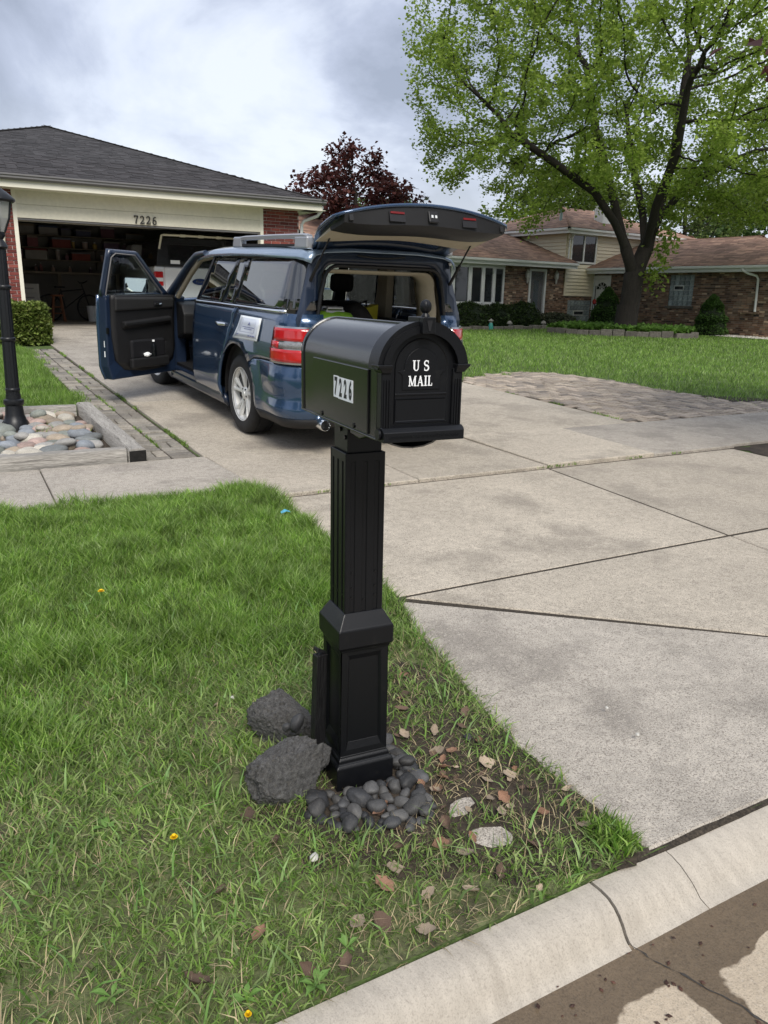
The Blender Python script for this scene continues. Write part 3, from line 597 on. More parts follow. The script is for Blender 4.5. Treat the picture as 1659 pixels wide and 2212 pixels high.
# broken concrete bits set in the soil
for i, (x, y, rx, ry, a, lab) in enumerate(((1.125, 1.535, .062, .036, .4, 'pale broken concrete piece in the soil just beside the pebbles'), (1.125, 1.395, .070, .050, -.3, 'larger pale broken concrete piece in the soil near the kerb'))):
    P = [(x + (rx * math.cos(t) * math.cos(a) - ry * math.sin(t) * math.sin(a)) * (1 + .25 * noise_v((math.cos(t), math.sin(t), i), 2, 3 * i)), y + (rx * math.cos(t) * math.sin(a) + ry * math.sin(t) * math.cos(a)) * (1 + .25 * noise_v((math.cos(t), math.sin(t), i), 2, 3 * i))) for t in [2 * math.pi * q / 14 for q in range(14)]]
    o = slab(P, None, m_conc2, h=.005, thick=.04, bev=.006, name='concrete_fragment'); tag(o, lab, 'concrete piece')
# ------------------------------------------------------------------ timber edged stone bed and lamp post
m_timb = mat('weathered_timber', (.33, .31, .28), .92, var=.35, vs=5, vs2=30, bump=.9, bs=22, stretch=(.6, 9, 9), grime=((.06, .055, .05), 6, .56, .7))
m_timb2 = mat('weathered_timber_y', (.35, .33, .30), .92, var=.35, vs=5, vs2=30, bump=.9, bs=22, stretch=(9, .6, 9), grime=((.06, .055, .05), 6, .58, .7))
m_char = mat('black_rot', (.012, .011, .010), .95, var=.4, vs=20, bump=.8, bs=40)
def timber(name, p0, p1, wd, hh, m, label, z0=None, end=None):
    p0, p1 = Vector(p0), Vector(p1); d = (p1 - p0); L_ = d.length; d /= L_; n_ = Vector((-d.y, d.x)); k = 26; rings = []
    for i in range(k + 1):
        p = p0 + d * L_ * i / k; zb = gz(p.x, p.y); j = lambda q: .006 * noise_v((i * .6, q, L_), 1.1)
        pts = [(-wd / 2, -.04), (wd / 2, -.04), (wd / 2 + j(1), hh - .016), (wd / 2 - .014, hh + j(2)), (.02, hh + j(5)), (-.02, hh + j(6)), (-wd / 2 + .014, hh + j(3)), (-wd / 2 + j(4), hh - .016)]
        rings.append([(p.x + n_.x * a, p.y + n_.y * a, zb + c) for a, c in pts])
    b = MB(); b.loft(rings); o = b.build(name, m, smooth=45); tag(o, label, 'timber')
    if end:
        q = p0 - d * .002; e_ = MB(); zb = gz(q.x, q.y); pts = [(-wd / 2 + .003, .0), (wd / 2 - .003, .0), (wd / 2 - .004, hh - .014), (-wd / 2 + .004, hh - .012)]
        e_.loft([[(q.x + n_.x * a - d.x * t, q.y + n_.y * a - d.y * t, zb + c) for a, c in pts] for t in (0, .004)]); e_.build('rotted_end', m_char, o)
    return o
timber('landscape_timber', (1.185, 6.085), (1.105, 8.22), .135, .125, m_timb2, 'grey weathered timber with a black rotted end beside the paver strip', end=1)
timber('landscape_timber', (-1.4, 6.185), (1.105, 6.16), .125, .125, m_timb, 'long grey timber edging the stone bed along the sidewalk')
timber('landscape_timber', (-1.4, 8.20), (1.02, 8.165), .12, .11, m_timb, 'grey timber between the lamp post bed and the lawn')
rm = []
for nm, c in (('pale grey', (.34, .33, .31)), ('dark grey', (.16, .17, .17)), ('pinkish', (.38, .28, .245)), ('blue grey', (.23, .25, .275)), ('tan', (.31, .255, .195)), ('cream', (.45, .42, .36)), ('greenish grey', (.21, .225, .20))):
    m_ = mat('river_stone_' + nm.replace(' ', '_'), c, .72, var=.24, vs=3, vs2=18, bump=.15, bs=60, rand='object', rv=.22)
    for i in range(3): rm.append((nm, rock_mesh('river_stone', 3, m_, .13, 31 + len(rm) * 2.7, .8, 0, .008)))
bed = [(-1.2, 6.27), (1.04, 6.25), (1.0, 8.08), (-1.2, 8.12)]
st = []; tries = 0; rs = random.Random(11)
def add_stone(x, y, r, z):
    q_ = rm[rs.randrange(len(rm))]
    o = rock('river_stone', (x, y, z), (r * rs.uniform(1.0, 1.45), r * rs.uniform(.8, 1.05), r * rs.uniform(.5, .72)), (rs.uniform(-.2, .2), rs.uniform(-.2, .2), rs.uniform(-.6, .6)), q_[1], '%s%s river stone in the timber edged bed %s' % ('large ' if r > .082 else '', q_[0], 'next to the lamp post base' if math.hypot(x - .44, y - 7.67) < .32 else ('along the front timber' if y < 6.6 else ('beside the paver strip timber' if x > .8 else 'under the lamp post'))), 'stone', 'river stones in the timber bed')
while len(st) < 150 and tries < 12000:
    tries += 1; x, y = rs.uniform(-.9, 1.06), rs.uniform(6.26, 8.1); r = rs.choice([.06, .07, .08, .085, .095])
    if not in_poly(np.array([x]), np.array([y]), bed)[0]: continue
    if x > 1.06 - r or y < 6.26 + r * .8 or y > 8.08 - r * .6 or math.hypot(x - .44, y - 7.67) < .09 + r: continue
    if any(math.hypot(x - a, y - c) < (r + q) * .80 for a, c, q in st): continue
    st.append((x, y, r)); add_stone(x, y, r, gz(x, y) + r * .35 + .012)
for k in range(34):
    a, c, q = st[rs.randrange(len(st))]; x, y = a + rs.uniform(-.07, .07), c + rs.uniform(-.07, .07)
    if x > .96 or y < 6.36 or y > 7.98 or math.hypot(x - .44, y - 7.67) < .18: continue
    add_stone(x, y, rs.uniform(.05, .075), gz(x, y) + q * .8 + .02)
patch('bed_soil', [(-1.35, 6.2), (1.1, 6.2), (1.05, 8.15), (-1.35, 8.15)], m_soil, .008, jit=0)
# lamp post
m_iron = mat('black_iron', (.008, .009, .011), .38, var=.1, vs=10, bump=.05, bs=60)
m_lglass = mat('lamp_glass', (.75, .75, .70), .15, var=.05, vs=9, trans=.6)
lamp = empty('lamp_post', (.44, 7.67, gz(.44, 7.67)), 0); lamp.rotation_euler = (0, R_(1.0), 0); tag(lamp, 'black fluted lamp post with a glass lantern standing in the river stones', 'lamp post')
b = MB(); b.lathe([(.115, -.06), (.115, .06), (.095, .09), (.08, .14), (.072, .22), (.082, .23), (.086, .25), (.082, .27), (.064, .28), (.062, .32)], 28); b.build('base', m_iron, lamp, smooth=40)
b = MB(); rings = []
for i in range(14):
    z = .30 + 1.27 * i / 13; r0 = .058 - .014 * i / 13; rings.append([(r0 * (1 - (.09 if j % 4 < 2 else 0)) * math.cos(2 * math.pi * j / 48), r0 * (1 - (.09 if j % 4 < 2 else 0)) * math.sin(2 * math.pi * j / 48), z) for j in range(48)])
b.loft(rings); b.build('pole', m_iron, lamp, smooth=60)
for z in (.36, .80, 1.24): MB().lathe([(.052, z - .02), (.060, z - .012), (.062, z), (.060, z + .012), (.050, z + .02)], 24).build('ring', m_iron, lamp, smooth=50)
MB().lathe([(.048, 1.55), (.066, 1.57), (.05, 1.60), (.03, 1.63), (.05, 1.66), (.045, 1.69)], 24).build('neck', m_iron, lamp, smooth=50)
b = MB()
def hexr(r, z): return [(r * math.cos(R_(60 * k + 30)), r * math.sin(R_(60 * k + 30)), z) for k in range(6)]
b.loft([hexr(.052, 1.69), hexr(.095, 1.80), hexr(.118, 1.93)], cap=False); b.build('glass_panes', m_lglass, lamp)
for k in range(6):
    b = MB(); b.tube([hexr(.054, 1.69)[k], hexr(.075, 1.745)[k], hexr(.099, 1.80)[k], hexr(.121, 1.94)[k]], .009, 6); b.build('lantern_rib', m_iron, lamp)
b = MB(); b.lathe([(.135, 1.93), (.150, 1.945), (.148, 1.958), (.10, 2.0), (.045, 2.04), (.02, 2.06), (.026, 2.085), (.008, 2.12)], 24); b.build('lantern_roof', m_iron, lamp, smooth=40)
MB().lathe([(.02, 1.72), (.028, 1.78), (.02, 1.85), (.004, 1.87)], 12).build('bulb', m_white, lamp, smooth=50)

# ------------------------------------------------------------------ pavers
pav_cols = [(.33, .275, .22), (.40, .335, .26), (.26, .225, .19), (.46, .38, .30), (.20, .175, .15)]
spav_cols = [(.235, .215, .185), (.28, .255, .215), (.19, .175, .155), (.32, .285, .235), (.155, .145, .13)]
m_pavs = mat('strip_paver', (.24, .21, .18), .92, var=.22, vs=6, vs2=40, bump=.6, bs=90, rand='object', rv=.25, cols=spav_cols, grime=((.07, .065, .045), 7, .55, .7))
m_pav = mat('paver', (.24, .21, .18), .92, var=.22, vs=6, vs2=40, bump=.6, bs=90, rand='object', rv=.22, cols=pav_cols, grime=((.07, .065, .045), 7, .58, .7))
m_pavi = mat('paver_far', (.24, .21, .18), .92, var=.22, vs=6, vs2=40, bump=.6, bs=90, rand='island', rv=.22, cols=pav_cols, grime=((.07, .065, .045), 7, .58, .7))
def paver_mb(lx, ly, hh=.06):
    A = [(-lx / 2, -ly / 2), (lx / 2, -ly / 2), (lx / 2, ly / 2), (-lx / 2, ly / 2)]; Bq = inset(A, .006); b = MB()
    b.loft([[(p[0], p[1], -hh) for p in A], [(p[0], p[1], -.006) for p in A], [(p[0], p[1], 0) for p in Bq]]); return b
pav_me = paver_mb(.187, .089).mesh('paver', m_pav); spav_me = paver_mb(.190, .092).mesh('paver', m_pavs)
pv = random.Random(3)
strip = tag(empty('paver_strip'), kind='structure')
def slope_rot(x, y):
    e_ = .05; nx_ = -(gz(x + e_, y) - gz(x - e_, y)) / (2 * e_); ny_ = -(gz(x, y + e_) - gz(x, y - e_)) / (2 * e_)
    return Vector((nx_, ny_, 1)).normalized()
def put_paver(x, y, a, parent, h):
    o = link('paver', spav_me if parent is strip else pav_me, parent); n_ = slope_rot(x, y); n_ = (n_ + Vector((pv.uniform(-.025, .025), pv.uniform(-.025, .025), 0))).normalized()
    o.rotation_mode = 'QUATERNION'; o.rotation_quaternion = Vector((0, 0, 1)).rotation_difference(n_) @ Matrix.Rotation(a + pv.uniform(-.025, .025), 3, 'Z').to_quaternion()
    o.location = (x, y, gz(x, y) + h + pv.uniform(-.004, .004)); return o
y = 6.16; row = 0
while y < 13.75:
    xe = dl(y) - .035          # right edge of the strip
    if row % 5 in (1, 3):      # a pair laid lengthwise in one column
        side = row % 5 == 1
        for c in (0, 1):
            if bool(c) == side:
                for q in (0, 1): put_paver(xe - .05 - c * .205 - q * .1, y + .05, math.pi / 2, strip, .018)
            else:
                for q in (0, 1): put_paver(xe - .10 - c * .205, y + q * .1, 0, strip, .018)
        y += .2
    else:
        for c in (0, 1): put_paver(xe - .10 - c * .205, y, 0, strip, .018)
        y += .1
    row += 1
patch('strip_joint_earth', [(1.25, 6.1), (1.68, 6.1), (1.49, 13.8), (1.06, 13.8)], m_soil, .006, jit=0)
# herringbone field on the right of the driveway
field = tag(empty('paver_field'), kind='structure')
fpoly = [(6.52, 6.115), (6.52, 7.25), (6.29, 8.6), (6.40, 9.3), (7.2, 9.75), (8.0, 9.86), (8.45, 9.75), (8.85, 9.0), (8.98, 7.7), (9.15, 6.75), (10.6, 6.5), (10.6, 6.13)]
patch('field_joint_earth', fpoly, m_soil, .005, jit=0)
cells = []
L2, W2 = .2, .1
for i in range(-70, 130):
    for j in range(-70, 130):
        # classic 2:1 herringbone on a grid of W2
        k = (i - j) % 4
        if k == 0: cells.append((i * W2 + L2 / 2, j * W2 + W2 / 2, 0))
        elif k == 3: cells.append((i * W2 + W2 / 2, j * W2 + L2 / 2, math.pi / 2))
ca, sa = math.cos(R_(9)), math.sin(R_(9)); pts_ = []
for cx_, cy_, a in cells:
    x = 7.2 + (cx_ - 1) * ca - (cy_ - 1) * sa; y = 7.6 + (cx_ - 1) * sa + (cy_ - 1) * ca
    pts_.append((x, y, a + R_(9)))
PX = np.array([p[0] for p in pts_]); PY = np.array([p[1] for p in pts_]); keep = in_poly(PX, PY, fpoly)
pts_ = sorted([p for p, q in zip(pts_, keep) if q], key=lambda p: p[0] ** 2 + p[1] ** 2)
for p in pts_[:300]: put_paver(p[0], p[1], p[2], field, .020)
rest = MB(); pb = paver_mb(.187, .089)
for x, y, a in pts_[300:]:
    r_ = Matrix.Rotation(a + pv.uniform(-.03, .03), 3, 'Z'); dz = pv.uniform(-.004, .004); zs = [r_ @ Vector(v) for v in pb.v]
    rest.add([(x + v.x, y + v.y, gz(x + v.x, y + v.y) + .02 + dz + v.z) for v in zs], pb.f)
if rest.v: tag(rest.build('far_pavers', m_pavi, field), kind='stuff')
# ------------------------------------------------------------------ grass
gcols = [(.095, .195, .030), (.155, .290, .042), (.215, .355, .058), (.27, .40, .09), (.36, .46, .20)]
wcols = [(.14, .25, .045), (.19, .32, .065), (.26, .37, .10), (.34, .41, .17), (.13, .22, .06)]
m_grass = mat('grass_blade', (.08, .15, .03), .5, var=.34, vs=2.6, vs2=9, rand='island', rv=.3, cols=gcols, transl=.42, spec=.4)
m_worn = mat('worn_grass_blade', (.15, .2, .06), .55, var=.25, vs=3, vs2=13, rand='island', rv=.35, cols=wcols, transl=.4, spec=.4)
m_straw = mat('dry_grass', (.3, .24, .13), .8, var=.2, vs=6, rand='island', rv=.3, cols=[(.30, .24, .13), (.44, .36, .21), (.54, .45, .28), (.22, .16, .10)], transl=.2)
def vnoise(x, y, s, seed):
    """cheap smooth value noise on numpy arrays"""
    r_ = np.random.default_rng(seed); tab = r_.random((64, 64)); u = x * s + 100.3; v = y * s + 57.7
    i = np.floor(u).astype(int); j = np.floor(v).astype(int); fu = u - i; fv = v - j; fu = fu * fu * (3 - 2 * fu); fv = fv * fv * (3 - 2 * fv)
    g_ = lambda a, b: tab[a % 64, b % 64]
    return (g_(i, j) * (1 - fu) + g_(i + 1, j) * fu) * (1 - fv) + (g_(i, j + 1) * (1 - fu) + g_(i + 1, j + 1) * fu) * fv
def blades(name, x, y, h, wd, lean, m, label=None, zoff=0., seg=2, parent=None, cat='grass'):
    n = len(x); r_ = np.random.default_rng(len(x)); yaw = r_.random(n) * 2 * np.pi; ld = r_.random(n) * 2 * np.pi
    z0 = gzn(x, y) + zoff - .004; cx, cy = np.cos(yaw) * wd / 2, np.sin(yaw) * wd / 2
    lx, ly = np.cos(ld) * lean * h, np.sin(ld) * lean * h; hz_ = h * np.sqrt(np.clip(1 - lean ** 2 * .8, .08, 1))
    if seg == 2:
        V = np.empty((n, 5, 3), np.float32)
        V[:, 0] = np.c_[x - cx, y - cy, z0]; V[:, 1] = np.c_[x + cx, y + cy, z0]
        mx_, my_, mz_ = x + lx * .35, y + ly * .35, z0 + hz_ * .62
        V[:, 2] = np.c_[mx_ + cx * .85, my_ + cy * .85, mz_]; V[:, 3] = np.c_[mx_ - cx * .85, my_ - cy * .85, mz_]
        V[:, 4] = np.c_[x + lx, y + ly, z0 + hz_]
        base = (np.arange(n) * 5)[:, None]; F_ = (base + np.array([0, 1, 2, 3, 3, 2, 4])).ravel(); sz = np.tile([4, 3], n)
    else:
        V = np.empty((n, 3, 3), np.float32)
        V[:, 0] = np.c_[x - cx, y - cy, z0]; V[:, 1] = np.c_[x + cx, y + cy, z0]; V[:, 2] = np.c_[x + lx, y + ly, z0 + hz_]
        F_ = np.arange(n * 3); sz = np.full(n, 3)
    o = np_mesh(name, V.reshape(-1, 3), F_, sz, m, parent)
    if label: tag(o, label, cat, kind='stuff')
    return o
def sample(poly, n, seed):
    r_ = np.random.default_rng(seed); P = np.array([p[:2] for p in poly]); a, b = P.min(0), P.max(0); k = int(n)
    x = a[0] + r_.random(k) * (b[0] - a[0]); y = a[1] + r_.random(k) * (b[1] - a[1]); q = in_poly(x, y, poly); return x[q], y[q], r_
verge = [(-3.2, 1.155), (1.33, 1.155), (1.47, 1.19), (1.475, 1.70), (1.63, 2.62), (1.70, 2.93), (1.775, 3.75), (1.815, 4.75), (1.74, 5.06), (-3.2, 5.06)]
def sstep(a, b, t): t = np.clip((t - a) / (b - a), 0, 1); return t * t * (3 - 2 * t)
def fields(x, y):
    wob = (vnoise(x, y, 2.3, 4) - .5)
    lush = sstep(1.75, 2.9, y + wob * .9 - .55 * np.clip(x - .9, 0, 1))           # 0 worn .. 1 thick lawn
    bare = sstep(.52, .78, vnoise(x, y, 6, 9)) * (1 - lush)
    dx_ = np.hypot((x - 1.12) / .42, (y - 1.78) / .52); soil = np.clip(1.25 - dx_, 0, 1) * (.75 + .6 * (vnoise(x, y, 11, 12) - .3))
    soil = np.maximum(soil, np.clip(1 - np.hypot(x - .60, y - 1.93) / .13, 0, 1) * 1.3)
    return lush, bare, np.clip(soil, 0, 1)
def clear(x, y):
    lx = (x - .933); ly = (y - 1.83); k = ~((np.abs(lx) < .098) & (np.abs(ly) < .098))
    k &= np.hypot((x - .69) / .085, (y - 1.845) / .07) > 1
    k &= np.hypot((x - .776) / .09, (y - 2.075) / .06) > 1
    k &= ~(in_poly(x, y, ppoly) & (np.random.default_rng(3).random(len(x)) < .96))
    k &= (np.hypot((x - 1.125) / .055, (y - 1.535) / .035) > 1) & (np.hypot((x - 1.125) / .065, (y - 1.395) / .045) > 1)
    return k
for part, (x0, x1, dens) in enumerate(((-1.3, 2, 15500), (-3.2, -1.3, 5200))):
    poly = [(max(min(p[0], x1), x0), p[1]) for p in verge]
    area = (min(x1, 1.85) - x0) * 3.92
    x, y, r_ = sample([(x0, 1.155), (min(x1, 1.85), 1.155), (min(x1, 1.85), 5.06), (x0, 5.06)], area * dens, 21 + part)
    q = in_poly(x, y, verge); x, y = x[q], y[q]
    lush, bare, soil = fields(x, y); k = clear(x, y)
    p = (.58 + .42 * lush) * (1 - .75 * bare) * (1 - .82 * soil) * (np.clip(1 + (x + .15) * .6, .33, 1) if part == 0 else 1); k &= r_.random(len(x)) < p; x, y, lush, soil = x[k], y[k], lush[k], soil[k]
    tuft = vnoise(x, y, 5, 31)
    h = (.030 + .030 * r_.random(len(x))) * (1 - lush) + (.042 + .045 * r_.random(len(x)) + .055 * sstep(.5, .85, tuft)) * lush
    wd = (.0032 + .0030 * r_.random(len(x)) ** 2) * (1 + .25 * (1 - lush))
    lean = np.clip(.35 + .45 * r_.random(len(x)) + .25 * (1 - lush), 0, 1.0)
    wk = lush + r_.normal(0, .18, len(x)) < .55
    blades('verge_grass', x[~wk], y[~wk], h[~wk], wd[~wk], lean[~wk], m_grass, 'thick green lawn grass growing on the verge by the sidewalk' if part == 0 else 'lawn grass on the verge away from the mailbox')
    blades('worn_grass', x[wk], y[wk], h[wk], wd[wk], lean[wk], m_worn, 'thin pale worn grass on the verge near the kerb and the mailbox' if part == 0 else 'thin worn grass along the kerb away from the mailbox')
x, y, r_ = sample(verge, 5 * 3.9 * 9000, 40); lush, bare, soil = fields(x, y); k = clear(x, y) & (x > -1.5) & (r_.random(len(x)) < .07 * lush + (1 - lush) * (.20 + .25 * bare) * (1 - .35 * soil)); x, y = x[k], y[k]
blades('dry_grass', x, y, .025 + .05 * r_.random(len(x)), .0018 + .0016 * r_.random(len(x)), np.clip(.75 + .3 * r_.random(len(x)), 0, 1.05), m_straw, 'dry straw coloured grass stalks among the green on the verge')
x, y, r_ = sample([(-1.2, 1.16), (1.46, 1.16), (1.60, 2.6), (-1.2, 2.9)], 2.8 * 1.75 * 22000, 47); q = in_poly(x, y, verge); x, y = x[q], y[q]; lush, bare, soil = fields(x, y); k = clear(x, y) & (r_.random(len(x)) < (1 - lush) * (1 - .5 * bare) * (1 - .9 * soil) * np.clip(1 + (x + .2) * .6, .3, 1)); x, y = x[k], y[k]
blades('fine_turf', x, y, .012 + .020 * r_.random(len(x)), .0024 + .0016 * r_.random(len(x)), np.clip(.5 + .5 * r_.random(len(x)), 0, 1.), m_worn, 'fine short turf between the coarser blades of the worn verge', seg=1)
# broader weed blades
x, y, r_ = sample(verge, 5 * 3.9 * 1500, 52); lush, bare, soil = fields(x, y); k = clear(x, y) & (x > -1.5) & (r_.random(len(x)) < .16 * (1 - .6 * lush) * (1 - .6 * soil)); x, y = x[k], y[k]
blades('crabgrass', x, y, .05 + .05 * r_.random(len(x)), .005 + .004 * r_.random(len(x)), np.clip(.5 + .5 * r_.random(len(x)), 0, 1.0), mat('crabgrass', (.11, .2, .05), .5, var=.2, vs=7, rand='island', rv=.3, cols=[(.13, .27, .05), (.20, .35, .10), (.25, .36, .13)], transl=.3), 'broad bladed crabgrass tufts on the worn verge')
# lawns
ll = [(-6, 8.27), (1.03, 8.26), (1.16, 8.7), (1.05, 13.75), (.9, 14.3), (-6, 14.3)]
x, y, r_ = sample(ll, 7.2 * 6.1 * 4200, 61); k = (x > -.4) | (r_.random(len(x)) < .15); x, y = x[k], y[k]
blades('front_lawn_grass', x, y, .05 + .05 * r_.random(len(x)), .006 + .004 * r_.random(len(x)), .3 + .5 * r_.random(len(x)), m_grass, 'front lawn grass between the hedge and the stone bed', seg=1)
nl = [(6.2, 9.25), (7.2, 9.8), (8.0, 9.93), (8.5, 9.82), (8.92, 9.0), (9.03, 7.7), (9.2, 6.8), (10.7, 6.55), (11.6, 6.12), (24, 6.12), (28, 15.0), (24.2, 17.7), (24.0, 26.4), (10, 24.7), (6.9, 17.0), (6.3, 16.7)]
x, y, r_ = sample(nl, 22 * 20.3 * 620, 71); d_ = np.hypot(x, y); p = np.clip((13. / d_) ** 1.3, .25, 1); k = r_.random(len(x)) < p
k &= (x / np.maximum(y, 1) < 1.75); x, y, d_ = x[k], y[k], d_[k]
blades('neighbour_lawn_grass', x, y, .05 + .045 * r_.random(len(x)), (.009 + .006 * r_.random(len(x))) * d_ / 13, .3 + .5 * r_.random(len(x)), m_grass, 'wide mown lawn in front of the brick house', seg=1)
def tuft_line(pts, n, spread, h, seed):
    r_ = np.random.default_rng(seed); t = r_.random(n) * (len(pts) - 1); i = np.minimum(t.astype(int), len(pts) - 2); f_ = t - i; P = np.array(pts)
    x = P[i, 0] * (1 - f_) + P[i + 1, 0] * f_ + r_.normal(0, spread, n); y = P[i, 1] * (1 - f_) + P[i + 1, 1] * f_ + r_.normal(0, spread, n); k = vnoise(x, y, 4, seed) > .66; x, y = x[k], y[k]
    return x, y, h * (.4 + .8 * r_.random(len(x))), r_
xs_, ys_, hs_ = [], [], []
for pts, n, sp_, h_ in (([(dl(6.3) - .01, 6.3), (dl(13.8) - .01, 13.8)], 2600, .012, .035), ([(dl(6.3) - .24, 6.3), (dl(13.8) - .24, 13.8)], 1700, .012, .028), ([(1.2, 8.3), (1.08, 13.7)], 2600, .05, .05), ([(.2, 7.1), (.95, 7.5)], 420, .10, .10), ([(.55, 7.95), (.95, 8.0)], 260, .06, .09), ([(1.02, 6.45), (.98, 7.9)], 160, .03, .07),
                        ([(1.9, 4.752), (6.3, 4.752)], 500, .006, .03), ([(6.5, 6.2), (6.5, 7.2), (6.3, 8.6)], 700, .02, .03), ([(6.6, 9.5), (8.0, 9.8), (8.85, 9.0), (9.0, 6.2)], 3000, .06, .05), ([(1.72, 2.91), (2.1, 2.91)], 120, .006, .03), ([(4.2, 6.085), (4.6, 6.085)], 80, .01, .05)):
    x, y, h, r_ = tuft_line(pts, n, sp_, h_, len(pts) + n); xs_.append(x); ys_.append(y); hs_.append(h)
x, y, h = map(np.concatenate, (xs_, ys_, hs_))
blades('joint_weeds', x, y, h, .004 + .004 * np.random.default_rng(1).random(len(x)), .3 + .5 * np.random.default_rng(2).random(len(x)), m_grass, 'small weeds growing in the paving joints and bed edges', zoff=.016)
# tall clump at the kerb end
x, y, r_ = sample([(1.36, 1.17), (1.46, 1.165), (1.47, 1.30), (1.38, 1.34)], 300, 81); blades('kerb_tuft', x, y, .03 + .05 * r_.random(len(x)), .005 + .003 * r_.random(len(x)), .3 + .5 * r_.random(len(x)), m_grass, 'bright grass tuft where the kerb meets the driveway')

# ------------------------------------------------------------------ fallen leaves, dandelions, litter
leaf_ms = [(nm, mat('dead_leaf_' + nm, c, .8, var=.3, vs=25, bump=.4, bs=80, rand='object', rv=.25)) for nm, c in (('reddish brown', (.25, .14, .09)), ('pale tan', (.38, .30, .22)), ('dark brown', (.13, .085, .06)))]; m_leaf = leaf_ms[0][1]
def leaf_mesh(seed):
    r_ = random.Random(seed); n = 7; rows = []; curl = r_.uniform(.3, 1.0); cup = r_.uniform(.2, .9)
    for i in range(n + 1):
        t = i / n; wdt = .36 * math.sin(math.pi * min(1, t * .96 + .03)) ** .8 * (1 + .18 * math.sin(t * 17 + seed)); row = []
        for s in (-1, -.5, 0, .5, 1): row.append((t - .5, s * wdt, cup * .35 * s * s * wdt * 2 + curl * .25 * (t - .5) ** 2 * 4 + .02 * math.sin(9 * t + 5 * s + seed)))
        rows.append(row)
    b = MB(); b.loft(rows, cap=False, closed=False); b.tube([(-.5, 0, curl * .25), (-.7, .03, curl * .25 + .02)], .012, 4); me = b.mesh('fallen_leaf', m_leaf); me.polygons.foreach_set('use_smooth', [True] * len(me.polygons)); return me
lms = []
for nm, m_ in leaf_ms:
    for i in range(4): q_ = leaf_mesh(len(lms)); q_.materials.clear(); q_.materials.append(m_); lms.append((nm, q_))
rl = random.Random(8)
spots = [(.905, 1.535, .050), (1.035, 1.475, .058), (1.10, 1.62, .045), (.83, 1.40, .05), (.78, 1.36, .06), (.72, 1.26, .055), (.67, 1.29, .05), (.86, 1.29, .045), (1.22, 2.04, .05), (1.30, 1.66, .06), (1.33, 1.58, .05), (1.20, 1.78, .05), (1.15, 1.90, .055), (1.41, 1.93, .05), (1.25, 1.50, .045), (1.30, 1.40, .05), (1.20, 1.30, .05), (1.06, 1.27, .045), (.96, 1.25, .05), (.46, 1.36, .05), (.42, 1.52, .05), (.57, 1.75, .055), (.60, 1.62, .05), (1.05, 2.12, .05), (1.13, 2.2, .05), (1.35, 2.25, .045), (1.28, 2.12, .05), (.30, 1.30, .06), (.52, 1.22, .05), (1.02, 1.36, .06), (.98, 1.42, .05), (1.38, 1.31, .04), (.88, 1.46, .04), (.66, 2.35, .03), (1.17, 1.70, .045), (1.25, 1.88, .05), (.80, 1.20, .05), (.60, 1.20, .045)]
for k in range(46): spots.append((rl.gauss(1.15, .16), rl.gauss(1.62, .28), rl.uniform(.022, .042)))
for x, y, s in spots:
    if x < .1 or y < 1.18 or x > 1.45 or (abs(x - .933) < .12 and abs(y - 1.83) < .12): continue
    nm, q_ = lms[rl.randrange(12)]; o = link('fallen_leaf', q_); o.location = (x, y, gz(x, y) + .008 + .14 * s); o.scale = (s, s * rl.uniform(.7, 1.1), s * rl.uniform(.7, 1.3)); o.rotation_euler = (rl.uniform(-.5, .5), rl.uniform(-.4, .4), rl.uniform(0, 6.28))
    wh = 'beside the pebbles' if math.hypot(x - .93, y - 1.75) < .32 else ('along the kerb' if y < 1.36 else ('near the driveway edge' if x > 1.18 else 'in the worn grass'))
    tag(o, '%s%s curled dead leaf lying %s' % ('small ' if s < .034 else '', nm, wh), 'leaf', 'dead leaves on the verge')
m_yel = mat('dandelion_yellow', (.80, .55, .01), .6, var=.1, vs=40); m_stem = mat('weed_green', (.15, .28, .06), .6, var=.2, vs=10, transl=.2)
def dandelion(x, y, h, lab, r=.010):
    o = empty('dandelion', (x, y, gz(x, y))); tag(o, lab, 'dandelion')
    MB().tube([(0, 0, 0), (.004, .002, h * .5), (.002, 0, h)], .002, 5).build('stem', m_stem, o)
    b = MB()
    for q in range(3):
        for k in range(14):
            a = 2 * math.pi * (k + q * .33) / 14; rr_ = r * (1 - .25 * q); c, s = math.cos(a), math.sin(a); t = .0028
            b.add([(-s * t, c * t, h + .001 * q), (s * t, -c * t, h + .001 * q), (c * rr_ + s * t, s * rr_ - c * t, h + .004 + .003 * q), (c * rr_ - s * t, s * rr_ + c * t, h + .004 + .003 * q)], [(0, 1, 2, 3)])
    b.build('flower_head', m_yel, o)
dandelion(.455, 3.325, .10, 'yellow dandelion standing tall in the thick lawn', .014); dandelion(.365, 1.735, .03, 'yellow dandelion low in the worn grass near the lava rocks'); dandelion(.37, 1.175, .02, 'yellow dandelion beside the kerb', .007)
def broadleaf(x, y, s, lab, n=5, seed=0):
    r_ = random.Random(seed); b = MB(); o = empty('weed', (x, y, gz(x, y))); tag(o, lab, 'weed')
    for k in range(n):
        a = 2 * math.pi * k / n + r_.uniform(-.4, .4); L_ = s * r_.uniform(.7, 1.1); rows = []; el = r_.uniform(.3, 1.0)
        for i in range(6):
            t = i / 5; rad = L_ * t; z = L_ * el * math.sin(t * 1.9) * .6; wdt = L_ * .16 * math.sin(math.pi * (t * .9 + .06)) * (1 + .35 * math.sin(t * 22)); c, s_ = math.cos(a), math.sin(a)
            rows.append([(c * rad - s_ * wdt * q, s_ * rad + c * wdt * q, z + abs(q) * wdt * .4 + .01) for q in (-1, 0, 1)])
        b2 = MB(); b2.loft(rows, cap=False, closed=False); b2.build('leaf', m_stem, o)
